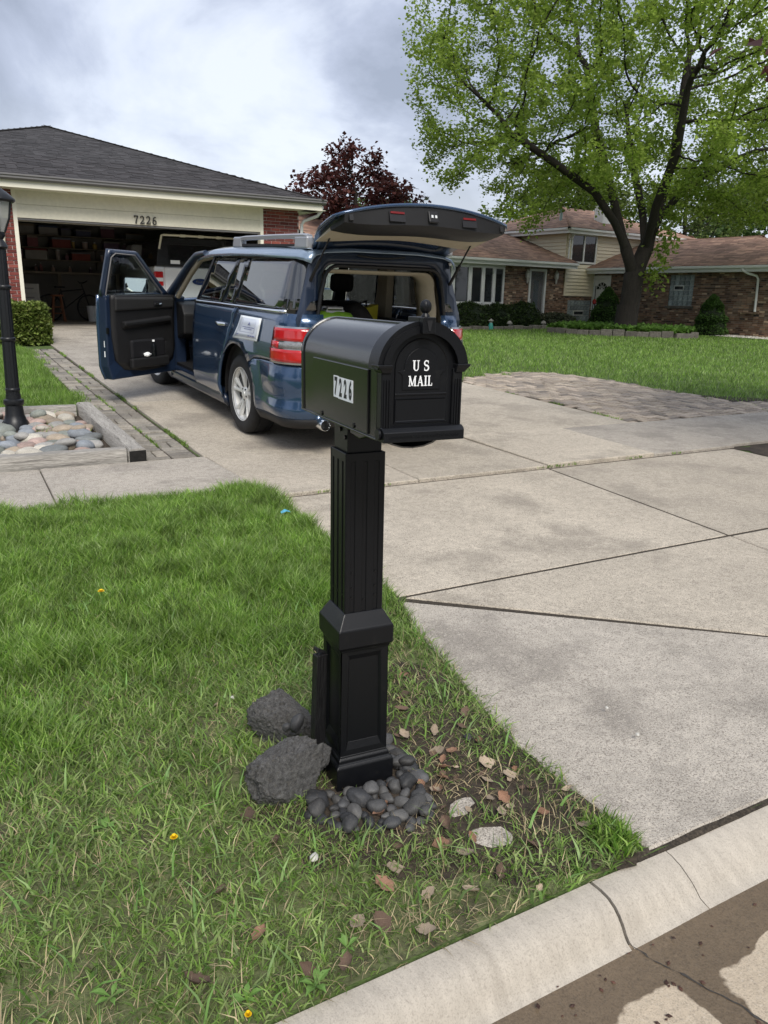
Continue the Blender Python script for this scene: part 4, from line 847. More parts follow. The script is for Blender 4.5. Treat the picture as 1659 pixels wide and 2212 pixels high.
for i, (x, y, s) in enumerate(((.52, 1.185, .042), (.38, 1.22, .036), (.20, 2.40, .06), (.22, 1.88, .04), (.14, 1.35, .04), (.62, 1.24, .03), (.36, 3.36, .07), (.33, 2.6, .05), (.97, 2.95, .05))):
    broadleaf(x, y, s, ['serrated leaf weed beside the kerb dandelion', 'small serrated weed close to the kerb next to the low dandelion patch', 'broadleaf weed in the edge of the thick lawn', 'broadleaf weed left of the lava rocks in worn grass', 'broadleaf weed in the worn grass near the kerb away from the mailbox', 'tiny broadleaf weed at the kerb among dead leaves', 'broadleaf weed next to the tall dandelion', 'broadleaf weed in deep lawn between the dandelion and the rocks', 'small weed in the lawn near the fluted post'][i], 5, i)
m_blue = mat('blue_wrapper', (.10, .42, .60), .4, var=.2, vs=60)
b = MB(); b.add([(-.03, -.012, 0), (0, -.015, .012), (.03, -.01, .002), (.028, .012, .006), (0, .016, .018), (-.028, .012, .004)], [(0, 1, 4, 5), (1, 2, 3, 4)])
o = b.build('wrapper', m_blue, solid=.001); o.location = (1.69, 4.28, gz(1.69, 4.28) + .05); tag(o, 'crumpled light blue plastic wrapper in the grass by the driveway corner', 'wrapper')
m_chip = mat('white_chip', (.55, .53, .48), .7, var=.1, vs=40)
for x, y, s, lab in ((.725, 2.36, .012, 'small white petal like scrap in the grass behind the rocks'), (.665, 1.52, .016, 'pale pebble in the grass in front of the largest lava rock'), (1.86, 1.72, .008, 'small white stone chip on the driveway near the kerb'), (1.83, 1.55, .009, 'white stone chip beside a pock mark on the driveway')):
    o = rock('stone_chip', (x, y, gz(x, y) + (.03 if 'drive' in lab else .02)), (s, s * .7, s * .45), (0, 0, 1), rock_mesh('chip', 2, m_chip, .3, x * 9, 1.2), lab, 'stone chip')
# seed husks and grit in the wet gutter
m_husk = mat('husk', (.07, .03, .02), .7, var=.3, vs=50, rand='island', rv=.5); b = MB(); rh = random.Random(4)
for k in range(150):
    x, y = rh.uniform(.5, 2.6), rh.uniform(.55, 1.0); s = rh.uniform(.002, .0055); zz = -.067 if y > .97 else lerp(-.060, -.0735, (y - .6) / .37)
    rt_ = Matrix.Rotation(rh.uniform(0, 6.28), 3, 'Z'); b.add([rt_ @ Vector((q[0] * s * 1.6, q[1] * s, q[2] * s * .6)) + Vector((x, y, zz + s * .4)) for q in ((1, 0, 0), (0, 1, 0), (-1, 0, 0), (0, -1, 0), (0, 0, 1), (0, 0, -1))], [(0, 1, 4), (1, 2, 4), (2, 3, 4), (3, 0, 4), (1, 0, 5), (2, 1, 5), (3, 2, 5), (0, 3, 5)])
tag(b.build('gutter_debris', m_husk), 'dark seed husks scattered over the wet gutter', 'debris', kind='stuff')
# ------------------------------------------------------------------ the garage house on the left
GF = gz(3, 16.9)                      # garage floor level
m_mort = mat('mortar', (.60, .56, .52), .95, var=.12, vs=30, bump=.3, bs=120)
m_brick = mat('red_brick', (.17, .045, .035), .88, var=.25, vs=9, vs2=60, bump=.5, bs=120, rand='object', rv=.3, cols=[(.19, .045, .035), (.155, .038, .032), (.22, .062, .048), (.13, .04, .035)])
m_cream = mat('cream_siding', (.74, .70, .57), .6, var=.05, vs=2, vs2=20, bump=.08, bs=40)
m_creamt = mat('cream_trim', (.78, .75, .63), .55, var=.05, vs=3)
m_gutr = mat('grey_gutter', (.17, .165, .165), .45, var=.08, vs=3)
m_shing = mat('dark_shingle', (.042, .039, .041), .95, var=.28, vs=8, vs2=120, bump=.6, bs=180, rand='object', rv=.35)
m_shingi = mat('dark_shingle_far', (.045, .043, .045), .95, var=.28, vs=8, vs2=120, bump=.6, bs=180, rand='island', rv=.35)
m_roofdk = mat('roof_deck', (.03, .03, .03), .95, var=.2)
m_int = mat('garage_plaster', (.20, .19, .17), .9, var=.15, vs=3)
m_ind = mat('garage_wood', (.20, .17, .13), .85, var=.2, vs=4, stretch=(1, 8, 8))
m_num = mat('bronze_number', (.045, .04, .035), .5, var=.1)
garage = empty('garage_house', (0, 0, 0)); tag(garage, 'red brick house with a cream framed open double garage and dark hip roof', 'house')
FY = 16.8
def brick_pier(x0, x1, z0, z1):
    b = MB(); b.b2((x0, FY + .006, z0 - .1), (x1, FY + .25, z1)); pier = b.build('brick_pier', m_mort, garage)
    full_ = .197; hh = .0575; me_f = None; zc_ = z0; r = 0
    cache = {}
    while zc_ + hh < z1 + .02:
        x = x0 + .002 - (.1035 if r % 2 else 0)
        while x < x1 - .02:
            a, c = max(x, x0 + .002), min(x + full_, x1 - .002)
            if c - a > .03:
                key = round(c - a, 3)
                if key not in cache:
                    q = MB(); L_ = c - a; P = [(-L_ / 2, -hh / 2), (L_ / 2, -hh / 2), (L_ / 2, hh / 2), (-L_ / 2, hh / 2)]; I = inset(P, .004)
                    q.loft([[(p[0], .03, p[1]) for p in P], [(p[0], -.004, p[1]) for p in P], [(p[0], -.008, p[1]) for p in I]]); cache[key] = q.mesh('brick', m_brick)
                o = link('brick', cache[key], pier); o.location = ((a + c) / 2, FY + random.uniform(-.002, .001), zc_ + hh / 2)
            x += .207
        zc_ += .0677; r += 1
    return pier
brick_pier(.72, 1.305, GF - .05, 3.20); brick_pier(6.19, 7.04, GF - .05, 3.20)
# walls behind and beside
m_wallbrick = mat('side_wall_brick', (.16, .05, .04), .9, var=.3, vs=8, vs2=40, bump=.4, bs=60)
b = MB(); b.b2((6.98, FY + .25, GF - .3), (7.03, 25.8, 3.2)); b.b2((-2.2, FY + .02, GF - .3), (.72, FY + .25, 3.2)); b.b2((-2.2, 25.6, GF - .3), (7.03, 25.8, 3.2)); b.b2((-2.2, FY + .25, GF - .3), (-2.1, 25.6, 3.2)); b.build('wall', m_wallbrick, garage)
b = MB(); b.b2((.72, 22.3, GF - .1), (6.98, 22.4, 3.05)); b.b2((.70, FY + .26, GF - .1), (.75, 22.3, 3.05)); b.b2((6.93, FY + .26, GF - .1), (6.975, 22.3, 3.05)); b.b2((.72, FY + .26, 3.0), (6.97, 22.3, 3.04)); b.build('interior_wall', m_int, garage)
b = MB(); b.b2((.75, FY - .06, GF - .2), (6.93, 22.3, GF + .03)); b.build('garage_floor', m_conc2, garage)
# header boards, jambs, trim
for z0, z1, dd in ((2.690, 2.925, 0), (2.929, 3.175, .004)):
    b = MB(); b.b2((1.33, FY - .02 - dd, z0), (6.17, FY + .10, z1)); b.build('header_board', m_cream, garage, bevel=.003)
for x in (1.335, 6.175):
    b = MB(); b.b2((x - .035, FY - .028, GF), (x + .035, FY + .16, 3.172)); b.build('jamb', m_creamt, garage, bevel=.003)
b = MB(); b.b2((1.37, FY + .0, 2.655), (6.14, FY + .16, 2.688)); b.build('door_head_trim', m_gutr, garage)
b = MB(); x0, x1 = 1.40, 6.10
for k in range(4): b.b2((x0, FY + .35 + k * .53, 2.80), (x1, FY + .86 + k * .53, 2.84))
b.build('raised_garage_door', m_creamt, garage)
# soffit boards, fascia, gutter
for k in range(34):
    x = -2.2 + k * .285; b = MB(); b.b2((x + .003, 16.36, 3.172), (x + .282, FY - .002, 3.184)); b.build('soffit_board', m_creamt, garage)
b = MB(); b.b2((-2.3, 16.33, 3.165), (7.40, 16.36, 3.305)); b.build('fascia', m_creamt, garage, bevel=.003)
b = MB(); b.b2((7.37, 16.36, 3.165), (7.40, 26, 3.305)); b.build('fascia', m_creamt, garage)
gp = [(16.33, 3.285), (16.27, 3.285), (16.235, 3.315), (16.235, 3.345), (16.215, 3.36), (16.215, 3.385), (16.225, 3.385), (16.23, 3.365), (16.33, 3.365)]
b = MB(); b.prism(gp, -2.4, 7.46, 'x'); b.build('gutter', m_gutr, garage)
b = MB(); b.b2((7.36, 16.36, 3.184), (7.04, 26, 3.172)); b.build('soffit_board', m_creamt, garage)
b = MB(); b.tube([(7.43, 16.42, 3.27), (7.43, 16.44, 3.18), (7.38, 16.55, 3.08), (7.15, 16.75, 2.98), (7.11, 16.80, 2.9), (7.11, 16.82, .7)], .036, 8); b.build('downspout', m_white, garage, smooth=50)
# roof
AP = (2.55, 21.15, 5.06); EZ = 3.36
c4 = [(-2.32, 16.26, EZ), (7.42, 16.26, EZ), (7.42, 26.04, EZ), (-2.32, 26.04, EZ)]
b = MB(); b.add(c4 + [AP] + [(p[0], p[1], p[2] - .05) for p in c4], [(0, 1, 4), (1, 2, 4), (2, 3, 4), (3, 0, 4), (8, 7, 6, 5), (0, 5, 6, 1), (1, 6, 7, 2), (2, 7, 8, 3), (3, 8, 5, 0)]); roof = b.build('roof', m_roofdk, garage)
pitch = (AP[2] - EZ) / (AP[1] - 16.26); pa = math.atan(pitch); roofrot = Matrix.Rotation(pa, 3, 'X')
cache = {}; count = 0; far = MB(); k = 0
while True:
    d = k * .132; yb = 16.25 + d
    if yb > AP[1] - .12: break
    xl, xr = -2.32 + d, 7.42 - d; x = xl - random.uniform(0, .2)
    while x < xr:
        wd = random.choice((.19, .23, .27, .30)); a, c = max(x, xl), min(x + wd, xr); x += wd
        if c - a < .03: continue
        q = MB(); t = random.choice((.007, .010, .013)); cy = yb + .075; cz = EZ + (cy - 16.26) * pitch
        if count < 298 and a > .95 and k < 20:
            key = (round(c - a, 2), t)
            if key not in cache: q.box((0, 0, t / 2 + .004), (key[0] - .006, .165, t)); cache[key] = q.mesh('shingle', m_shing)
            o = link('shingle', cache[key], roof); o.location = ((a + c) / 2, cy, cz + .006 + .0012 * (count % 3)); o.rotation_euler = (pa - .03, 0, 0); count += 1
        else:
            far.box(((a + c) / 2, cy, cz + .012 + .0012 * (len(far.v) % 3)), (c - a - .006, .165, t), Matrix.Rotation(pa - .03, 3, 'X'))
    k += 1
tag(far.build('upper_shingles', m_shingi, roof), kind='stuff')
b = MB()      # hip caps
for p in (c4[1], c4[0]):
    for i in range(34):
        t = (i + .5) / 34; q = Vector(p).lerp(Vector(AP), t); d = (Vector(AP) - Vector(p)).normalized(); ro = d.to_track_quat('X', 'Z').to_matrix(); b.box(q + Vector((0, 0, .018)), (.24, .20, .012), ro)
b.build('hip_cap', m_shingi, roof)
# house number, wall light
b = MB()
def letters_y(b, word, h, xc, z0, y, sp=.1): letters(b, word, h, xc, z0, y, sp=sp, depth=.002)
letters_y(b, '7226', .155, 3.71, 2.705, FY - .046); nb = b.build('house_number', m_num, garage, solid=.012)
wl = MB(); wl.lathe([(.03, 0), (.05, .02), (.055, .10), (.05, .20), (.03, .26), (.01, .28)], 12, (1.07, FY - .09, 2.22)); wl.b2((1.05, FY - .06, 2.28), (1.09, FY, 2.34)); wl.build('wall_light', mat('wall_light_glass', (.75, .70, .55), .3, var=.05), garage, smooth=40)

# ------------------------------------------------------------------ things inside the garage
def shelf(x0, x1, z, y0, y1, lab):
    o = empty('shelf', ((x0 + x1) / 2, y1, z)); tag(o, lab, 'shelf'); L_ = x1 - x0
    MB().b2((-L_ / 2, y0 - y1, -.02), (L_ / 2, 0, .0)).build('board', m_ind, o)
    for k in range(3): x = -L_ / 2 + .15 + k * (L_ - .3) / 2; MB().prism([(0, -.02), (y0 - y1 + .05, -.02), (0, -.25)], x - .01, x + .01, 'x').build('bracket', m_ind, o)
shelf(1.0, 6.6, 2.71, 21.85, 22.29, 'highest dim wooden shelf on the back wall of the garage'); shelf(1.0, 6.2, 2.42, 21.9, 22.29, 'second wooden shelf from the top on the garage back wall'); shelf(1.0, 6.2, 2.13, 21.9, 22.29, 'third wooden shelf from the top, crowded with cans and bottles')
wb = empty('workbench', (2.6, 22.0, GF + .03)); tag(wb, 'dim wooden workbench along the garage back wall', 'workbench')
MB().b2((-1.5, -.35, 1.14), (1.5, .29, 1.19)).build('bench_top', m_ind, wb)
for sx in (-1.4, 0, 1.4): MB().b2((sx - .04, -.32, 0), (sx + .04, -.24, 1.14)).build('leg', m_ind, wb)
ri = random.Random(17)
m_box = mat('stored_box', (.25, .2, .15), .8, var=.15, vs=5, rand='object', rv=.4, cols=[(.28, .21, .14), (.10, .10, .11), (.35, .33, .30), (.05, .08, .14), (.30, .08, .06)])
m_can = mat('stored_can', (.3, .3, .3), .45, var=.15, vs=5, rand='object', rv=.4, cols=[(.45, .43, .40), (.35, .10, .06), (.10, .12, .20), (.50, .35, .10), (.08, .08, .08)])
m_lid = mat('can_lid', (.5, .5, .5), .4, metal=.6, var=.1)
def crate(x, y, z, sx, sy, sz, lab, grp):
    o = empty('storage_box', (x, y, z), ri.uniform(-.2, .2)); tag(o, lab, 'box', grp)
    MB().b2((-sx / 2, -sy / 2, 0), (sx / 2, sy / 2, sz)).build('carton', m_box, o, bevel=.006); MB().b2((-sx / 2 - .006, -sy / 2 - .006, sz * .82), (sx / 2 + .006, sy / 2 + .006, sz + .004)).build('lid', m_box, o, bevel=.004)
def can(x, y, z, r, h, lab, grp, neck=False):
    o = empty('bottle' if neck else 'paint_can', (x, y, z)); tag(o, lab, 'bottle' if neck else 'can', grp)
    pr = [(r, 0), (r, h * .62), (r * .9, h * .7), (r * .35, h * .82), (r * .35, h)] if neck else [(r, 0), (r * 1.02, .01), (r, .02), (r, h - .015), (r * 1.03, h - .01), (r * 1.03, h)]
    MB().lathe(pr, 14).build('body', m_can, o, smooth=40); MB().lathe([(pr[-1][0] * 1.05, h - .012), (pr[-1][0] * 1.05, h + .012), (pr[-1][0] * .8, h + .014)], 14).build('cap', m_lid, o, smooth=40)
for zi, (z, lab) in enumerate(((2.71, 'highest'), (2.42, 'second'), (2.13, 'third'))):
    x = 1.75
    while x < 4.6:
        if zi == 0 or ri.random() < .35:
            sx = ri.uniform(.22, .5); hmax = .27; crate(x + sx / 2, 22.08, z, sx, .3, ri.uniform(.12, hmax), 'cardboard or plastic storage box on the %s garage shelf' % lab, 'boxes on the %s shelf' % lab); x += sx + ri.uniform(.05, .3)
        else:
            r = ri.uniform(.035, .08); nk = ri.random() < .45
            can(x + r, 22.06, z, r, ri.uniform(.14, .24), ('slim bottle' if nk else 'paint can') + ' standing on the %s garage shelf' % lab, ('bottles' if nk else 'cans') + ' on the %s shelf' % lab, nk); x += 2 * r + ri.uniform(.02, .18)
for x in (2.1, 2.22, 2.5, 2.9, 3.4): can(x, 21.95, GF + 1.22, ri.uniform(.03, .05), ri.uniform(.12, .2), 'slim bottle standing on the garage workbench', 'bottles on the workbench', True)
m_cab = mat('grey_cabinet', (.33, .32, .29), .5, var=.1, vs=4)
cab = empty('drawer_cabinet', (1.73, 20.6, GF + .03)); tag(cab, 'pale four drawer steel cabinet just inside the garage opening', 'cabinet')
MB().b2((-.24, -.3, 0), (.24, .3, .88)).build('carcass', m_cab, cab, bevel=.005)
for k in range(4):
    dz = .06 + k * .205; d_ = MB().b2((-.21, -.325, dz), (.21, -.303, dz + .185)).build('drawer', m_cab, cab, bevel=.004); MB().b2((-.12, -.345, dz + .085), (.12, -.327, dz + .115)).build('handle', m_gutr, d_, bevel=.004)
m_stool = mat('stool_wood', (.25, .10, .05), .6, var=.2, vs=6)
so = empty('wooden_stool', (2.42, 21.0, GF + .03)); tag(so, 'reddish wooden bar stool inside the garage', 'stool'); MB().lathe([(.15, .60), (.16, .62), (.15, .64)], 20).build('seat', m_stool, so, smooth=40)
for a in range(4):
    c, s = math.cos(R_(45 + 90 * a)), math.sin(R_(45 + 90 * a)); MB().tube([(c * .2, s * .2, 0), (c * .11, s * .11, .61)], .018, 8).build('leg', m_stool, so)
for z in (.2, .35): MB().tube([(math.cos(R_(45 + 90 * a)) * (.2 - .15 * z), math.sin(R_(45 + 90 * a)) * (.2 - .15 * z), z) for a in range(5)], .01, 6).build('rung', m_stool, so)
bu = empty('bucket', (3.28, 21.3, GF + .03)); tag(bu, 'white plastic bucket on the garage floor', 'bucket'); MB().lathe([(.12, 0), (.15, .36), (.155, .38), (.145, .38), (.115, .02)], 20, cap=False).build('pail', m_white, bu, smooth=40); MB().tube([(.15 * math.cos(t), 0, .36 - .12 * math.sin(t)) for t in [math.pi * i / 10 for i in range(11)]], .004, 5).build('bail_handle', m_steel_dk, bu)
# dark bicycle leaning at the bench
m_bike = mat('bike_black', (.012, .012, .014), .5, var=.1)
bk = empty('bicycle', (2.75, 21.35, GF + .03), .25); tag(bk, 'dark bicycle standing between the stool and the bucket', 'bicycle')
for x in (-.5, .5):
    pts_r = [(x + .31 * math.cos(2 * math.pi * i / 24), 0, .33 + .31 * math.sin(2 * math.pi * i / 24)) for i in range(25)]; wh = MB().tube(pts_r, .02, 6, cap=False).build('wheel', m_bike, bk)
    sp_ = MB()
    for i in range(10): sp_.tube([(x, 0, .33), (x + .3 * math.cos(2 * math.pi * i / 10), 0, .33 + .3 * math.sin(2 * math.pi * i / 10))], .003, 4)
    sp_.build('spokes', m_steel_dk, wh)
fr = MB()
for a, c in (((-.5, 0, .33), (-.12, 0, .32)), ((-.12, 0, .32), (-.2, 0, .78)), ((-.5, 0, .33), (-.18, 0, .72)), ((-.18, 0, .72), (.36, 0, .78)), ((-.12, 0, .32), (.38, 0, .68)), ((.33, 0, .9), (.5, 0, .33))): fr.tube([a, c], .016, 6)
fr.build('frame', m_bike, bk); MB().box((-.22, 0, .82), (.24, .12, .05)).build('saddle', m_bike, bk, bevel=.02); MB().tube([(.36, -.28, .98), (.33, -.1, .93), (.33, .1, .93), (.36, .28, .98)], .014, 6).build('handlebar', m_bike, bk)

# ------------------------------------------------------------------ white pickup in the garage
m_wcar = mat('white_car_paint', (.72, .73, .74), .3, var=.03, vs=3, coat=.8)
m_glassdk = mat('tinted_glass', (.012, .014, .016), .04, var=0, spec=.9)
m_rubber = mat('tyre_rubber', (.018, .018, .019), .8, var=.2, vs=20, bump=.3, bs=90)
m_red = mat('red_lens', (.45, .012, .015), .12, var=.15, vs=30, coat=1.)
m_chrome = mat('chrome', (.78, .79, .80), .12, metal=1., var=.03)
m_clear = mat('clear_lens', (.70, .72, .72), .1, var=.15, vs=60, coat=.6)
tk = empty('pickup_truck', (5.16, 18.15, GF + .03), R_(0)); tk.scale = (1.03, .87, 1.03); tag(tk, 'white pickup truck with a black camper top parked inside the garage', 'pickup truck')
def rounded(b, a, c, bev): pass
MB().b2((-.98, .03, .45), (.98, 3.4, 1.27)).build('bed', m_wcar, tk, bevel=.05, seg=3)
tg = MB().b2((-.76, -.01, .62), (.76, .06, 1.25)).build('tailgate', m_wcar, tk, bevel=.02); MB().b2((-.5, -.03, .95), (-.3, -.012, 1.0)).build('handle', m_chrome, tg, bevel=.006)
ov = MB(); ov.lathe([(1, 0), (1, .012), (.92, .016)], 28, (0, 0, 0), 'y'); oo = ov.build('emblem', mat('emblem_blue', (.01, .03, .12), .2, coat=1., var=0), tg, smooth=40); oo.scale = (.17, 1, .068); oo.location = (0.0, -.027, .965)
text_part('Ford', .095, 'emblem_script', m_chrome, tg, (0, -.031, .965), (math.pi / 2, 0, 0), extrude=.002, shear=.3, sx=1.1)
for s in (-1, 1):
    tl = MB().b2((s * .79, -.012, .86), (s * .985, .10, 1.16)).build('tail_light', m_red, tk, bevel=.02); MB().b2((s * .80, -.018, .955), (s * .975, .02, 1.03)).build('reverse_lens', m_clear, tl, bevel=.005)
MB().b2((-.95, -.12, .42), (.95, .08, .60)).build('bumper', m_chrome, tk, bevel=.03)
cp = MB(); cp.loft([[(-.93 * k, y, 1.27), (.93 * k, y, 1.27), (.86 * k, y, 1.80), (.70 * k, y, 1.86), (-.70 * k, y, 1.86), (-.86 * k, y, 1.80)] for y, k in ((-.0, 1.0), (1.9, 1.0))]); cap_ = cp.build('camper_top', mat('topper_black', (.010, .011, .013), .25, coat=.7, var=.05), tk, bevel=.01)
MB().b2((-.66, -.03, 1.36), (.66, -.012, 1.73)).build('rear_window', m_glassdk, cap_, bevel=.01)
MB().b2((-.63, -.045, 1.325), (-.43, -.033, 1.40)).build('brand_sticker', m_white, cap_)
rk = MB(); rk.tube([(-.86, -.03, 1.62), (-.80, -.05, 1.90), (-.75, -.05, 1.91), (.8, -.05, 1.91), (.86, -.03, 1.62)], .022, 6)
for x in (-.35, .05, .45): rk.b2((x - .06, -.085, 1.88), (x + .06, -.03, 1.935))
rk.build('ladder_rack', m_creamt, tk)
cb = MB(); cb.loft([[(-.97, 3.4, .45), (.97, 3.4, .45), (.97, 3.4, 1.3), (.80, 3.55, 1.85), (-.80, 3.55, 1.85), (-.97, 3.4, 1.3)], [(-.97, 4.6, .45), (.97, 4.6, .45), (.97, 4.6, 1.3), (.78, 4.4, 1.87), (-.78, 4.4, 1.87), (-.97, 4.6, 1.3)]]); cb.build('cab', m_wcar, tk, bevel=.04)
for s in (-1, 1):
    for y in (.9,): wq = MB().lathe([(.20, -.12), (.36, -.12), (.38, -.08), (.38, .08), (.36, .12), (.20, .12)], 24, (s * .84, y, .38), 'x').build('wheel', m_rubber, tk, smooth=40)
# ------------------------------------------------------------------ the brown brick split level house across the lawn
HZ = .30
m_mort2 = mat('grey_mortar', (.27, .235, .20), .95, var=.15, vs=20)
m_brick2 = mat('brown_brick', (.12, .075, .05), .9, var=.2, vs=10, rand='island', rv=.5, cols=[(.22, .125, .08), (.13, .082, .06), (.30, .19, .125), (.17, .095, .065), (.40, .29, .20), (.09, .065, .055), (.25, .14, .09)], bump=.3, bs=60)
m_brshi = mat('brown_shingle', (.16, .095, .07), .95, var=.18, vs=5, vs2=60, rand='island', rv=.33, cols=[(.28, .165, .12), (.22, .135, .10), (.34, .21, .15), (.25, .15, .108)], bump=.4, bs=120)
m_side = mat('tan_siding', (.72, .64, .48), .6, var=.05, vs=2, vs2=20)
m_wtrim = mat('white_trim', (.74, .74, .72), .5, var=.05, vs=4)
m_pane = mat('window_pane', (.022, .026, .03), .05, var=.2, vs=2, spec=.8)
m_door = mat('brown_door', (.10, .045, .025), .4, var=.25, vs=5, stretch=(6, 6, .8), coat=.4)
m_gblock = mat('glass_block', (.30, .34, .35), .12, var=.45, vs=14, rand='object', rv=.3, spec=.8, bump=.5, bs=18)
m_stone = mat('edging_stone', (.15, .135, .115), .95, var=.3, vs=6, vs2=30, bump=.9, bs=25, rand='object', rv=.25)
house = empty('brick_house', (20.4, 26.3, 0), R_(7)); tag(house, 'brown brick split level house with tan siding behind the wide lawn', 'house')
def hp(u, n, z=0): return Vector((20.4 + .99255 * u - .12187 * n, 26.3 + .12187 * u + .99255 * n, z))
def brick_wall(parent, a, c, z0, z1, holes, axis, plane, sgn, thick=.22):
    """core and joined bricks on a wall; runs along x (axis 0) or y (axis 1) at the given plane, facing sgn"""
    core = MB(); segs = []
    # core pieces around the holes
    cuts = sorted({a, c} | {h[0] for h in holes} | {h[1] for h in holes})
    for i in range(len(cuts) - 1):
        m0, m1 = cuts[i], cuts[i + 1]; zz = [(z0, z1)]
        for h in holes:
            if h[0] <= m0 + 1e-6 and h[1] >= m1 - 1e-6:
                nz_ = []
                for p, q in zz:
                    if h[2] > p: nz_.append((p, min(h[2], q)))
                    if h[3] < q: nz_.append((max(h[3], p), q))
                zz = [t for t in nz_ if t[1] > t[0] + 1e-4]
        for p, q in zz:
            if axis == 0: core.b2((m0, plane, p), (m1, plane - sgn * thick, q))
            else: core.b2((plane, m0, p), (plane - sgn * thick, m1, q))
    w_ = core.build('wall', m_mort2, parent)
    bk_ = MB(); z = z0; r = 0; rb = random.Random(int(a * 10) + 5)
    while z < z1 - .02:
        x = a - (.105 if r % 2 else 0) - rb.uniform(0, .02); zt = min(z + .058, z1)
        while x < c:
            L_ = .2 if rb.random() < .75 else .095; p, q = max(x, a), min(x + L_, c); x += L_ + .011
            if q - p < .02: continue
            if any(p < h[1] and q > h[0] and z < h[3] and zt > h[2] for h in holes): 
                for h in holes:      # trim at the jambs
                    if z < h[3] and zt > h[2]:
                        if p < h[0] < q: q = h[0]
                        elif p < h[1] < q: p = h[1]
                        elif p >= h[0] and q <= h[1]: q = p
                if q - p < .02: continue
            dd = .012 + rb.uniform(-.003, .004)
            if axis == 0: bk_.b2((p, plane + sgn * dd, z), (q, plane - sgn * .01, zt))
            else: bk_.b2((plane + sgn * dd, p, z), (plane - sgn * .01, q, zt))
        z += .069; r += 1
    tag(bk_.build('bricks', m_brick2, w_), kind='stuff')
    return w_
# front wall of the living wing (faces the camera: -y), then the lower brick of the split level
brick_wall(house, -4.6, 3.12, HZ - .3, 2.72, [(-3.95, -.52, 1.18, 2.72), (.93, 1.95, HZ, 2.66)], 0, 0, -1)
brick_wall(house, 3.12, 5.0, HZ - .3, 1.62, [(3.42, 4.93, .36, 1.42)], 0, .0, -1)
b = MB(); b.b2((-9, .02, HZ - .3), (-4.6, .24, 2.72)); b.build('wall', m_mort2, house)
# bay window
bay = empty('bay_window', (0, 0, 0)); bay.parent = house
lx = [(-3.93, -3.42), (-3.30, -2.62), (-2.50, -1.94), (-1.82, -1.30), (-1.18, -.62)]
ydp = lambda x: -.05 - .22 * (1 - ((x + 2.24) / 1.75) ** 2)
for i, (x0, x1) in enumerate(lx):
    y0, y1 = ydp(x0), ydp(x1); an = math.atan2(y1 - y0, x1 - x0); cxm, cym = (x0 + x1) / 2, (y0 + y1) / 2; ro = Matrix.Rotation(an, 3, 'Z'); L_ = x1 - x0
    f_ = MB()
    for s in (-1, 1): f_.box(Vector((cxm, cym, 1.93)) + ro @ Vector((s * (L_ / 2 + .02), 0, 0)), (.09, .09, 1.42), ro)
    for z in (1.25, 2.61): f_.box((cxm, cym, z), (L_, .085, .08), ro)
    fo = f_.build('sash_frame', m_wtrim, bay, bevel=.006); pn = MB(); pn.box((cxm, cym + .012, 1.93), (L_ - .01, .012, 1.32), ro); pn.build('pane', m_pane, fo)
ct = MB()
for i, (x0, x1) in enumerate(lx):
    for k in range(7):
        x = x0 + .04 + k * .024; ct.tube([(x, ydp(x) + .12, 1.28), (x, ydp(x) + .12, 2.58)], .012, 5)
ct.build('curtain', mat('curtain', (.42, .42, .40), .9, var=.1), bay)
b = MB(); b.prism([(-3.98, -.02)] + [(x, ydp(x) - .07) for x in np.linspace(-3.95, -.55, 12)] + [(-.5, -.02)], 1.15, 1.205); b.prism([(-3.98, -.02)] + [(x, ydp(x) - .07) for x in np.linspace(-3.95, -.55, 12)] + [(-.5, -.02)], 2.655, 2.725); b.build('bay_sill', m_wtrim, bay)
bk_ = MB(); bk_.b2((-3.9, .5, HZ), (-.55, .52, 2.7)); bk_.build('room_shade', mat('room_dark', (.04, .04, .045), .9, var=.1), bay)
# entrance
d = empty('front_door', (0, 0, 0)); d.parent = house
f_ = MB(); f_.b2((.935, -.05, HZ), (1.03, .10, 2.65)); f_.b2((1.85, -.05, HZ), (1.945, .10, 2.65)); f_.b2((1.03, -.05, 2.555), (1.85, .10, 2.65)); f_.build('door_frame', m_wtrim, d, bevel=.005)
lf = MB().b2((1.03, .05, HZ), (1.85, .10, 2.555)).build('door_leaf', m_door, d); MB().b2((1.30, .035, .95), (1.58, .049, 2.2)).build('leaded_pane', m_pane, lf); MB().b2((1.06, .0, HZ + .05), (1.82, .012, 2.52)).build('storm_glass', mat('storm_glass', (.25, .28, .3), .02, var=0, alpha=.25), lf)
MB().b2((1.04, -.09, 1.25), (1.075, -.05, 1.45)).build('handle', m_chrome, lf)
m_lan = mat('wall_lantern', (.55, .54, .5), .4, var=.1)
for x in (.72, 2.45):
    o = MB(); o.lathe([(.015, -.22), (.04, -.17), (.05, -.02), (.085, .0), (.10, .14), (.085, .2), (.11, .21), (.03, .30), (.01, .36)], 10, (x, -.14, 2.28)); o.b2((x - .02, -.14, 2.30), (x + .02, -.0, 2.34)); o.build('wall_lantern', m_lan, house, smooth=40)
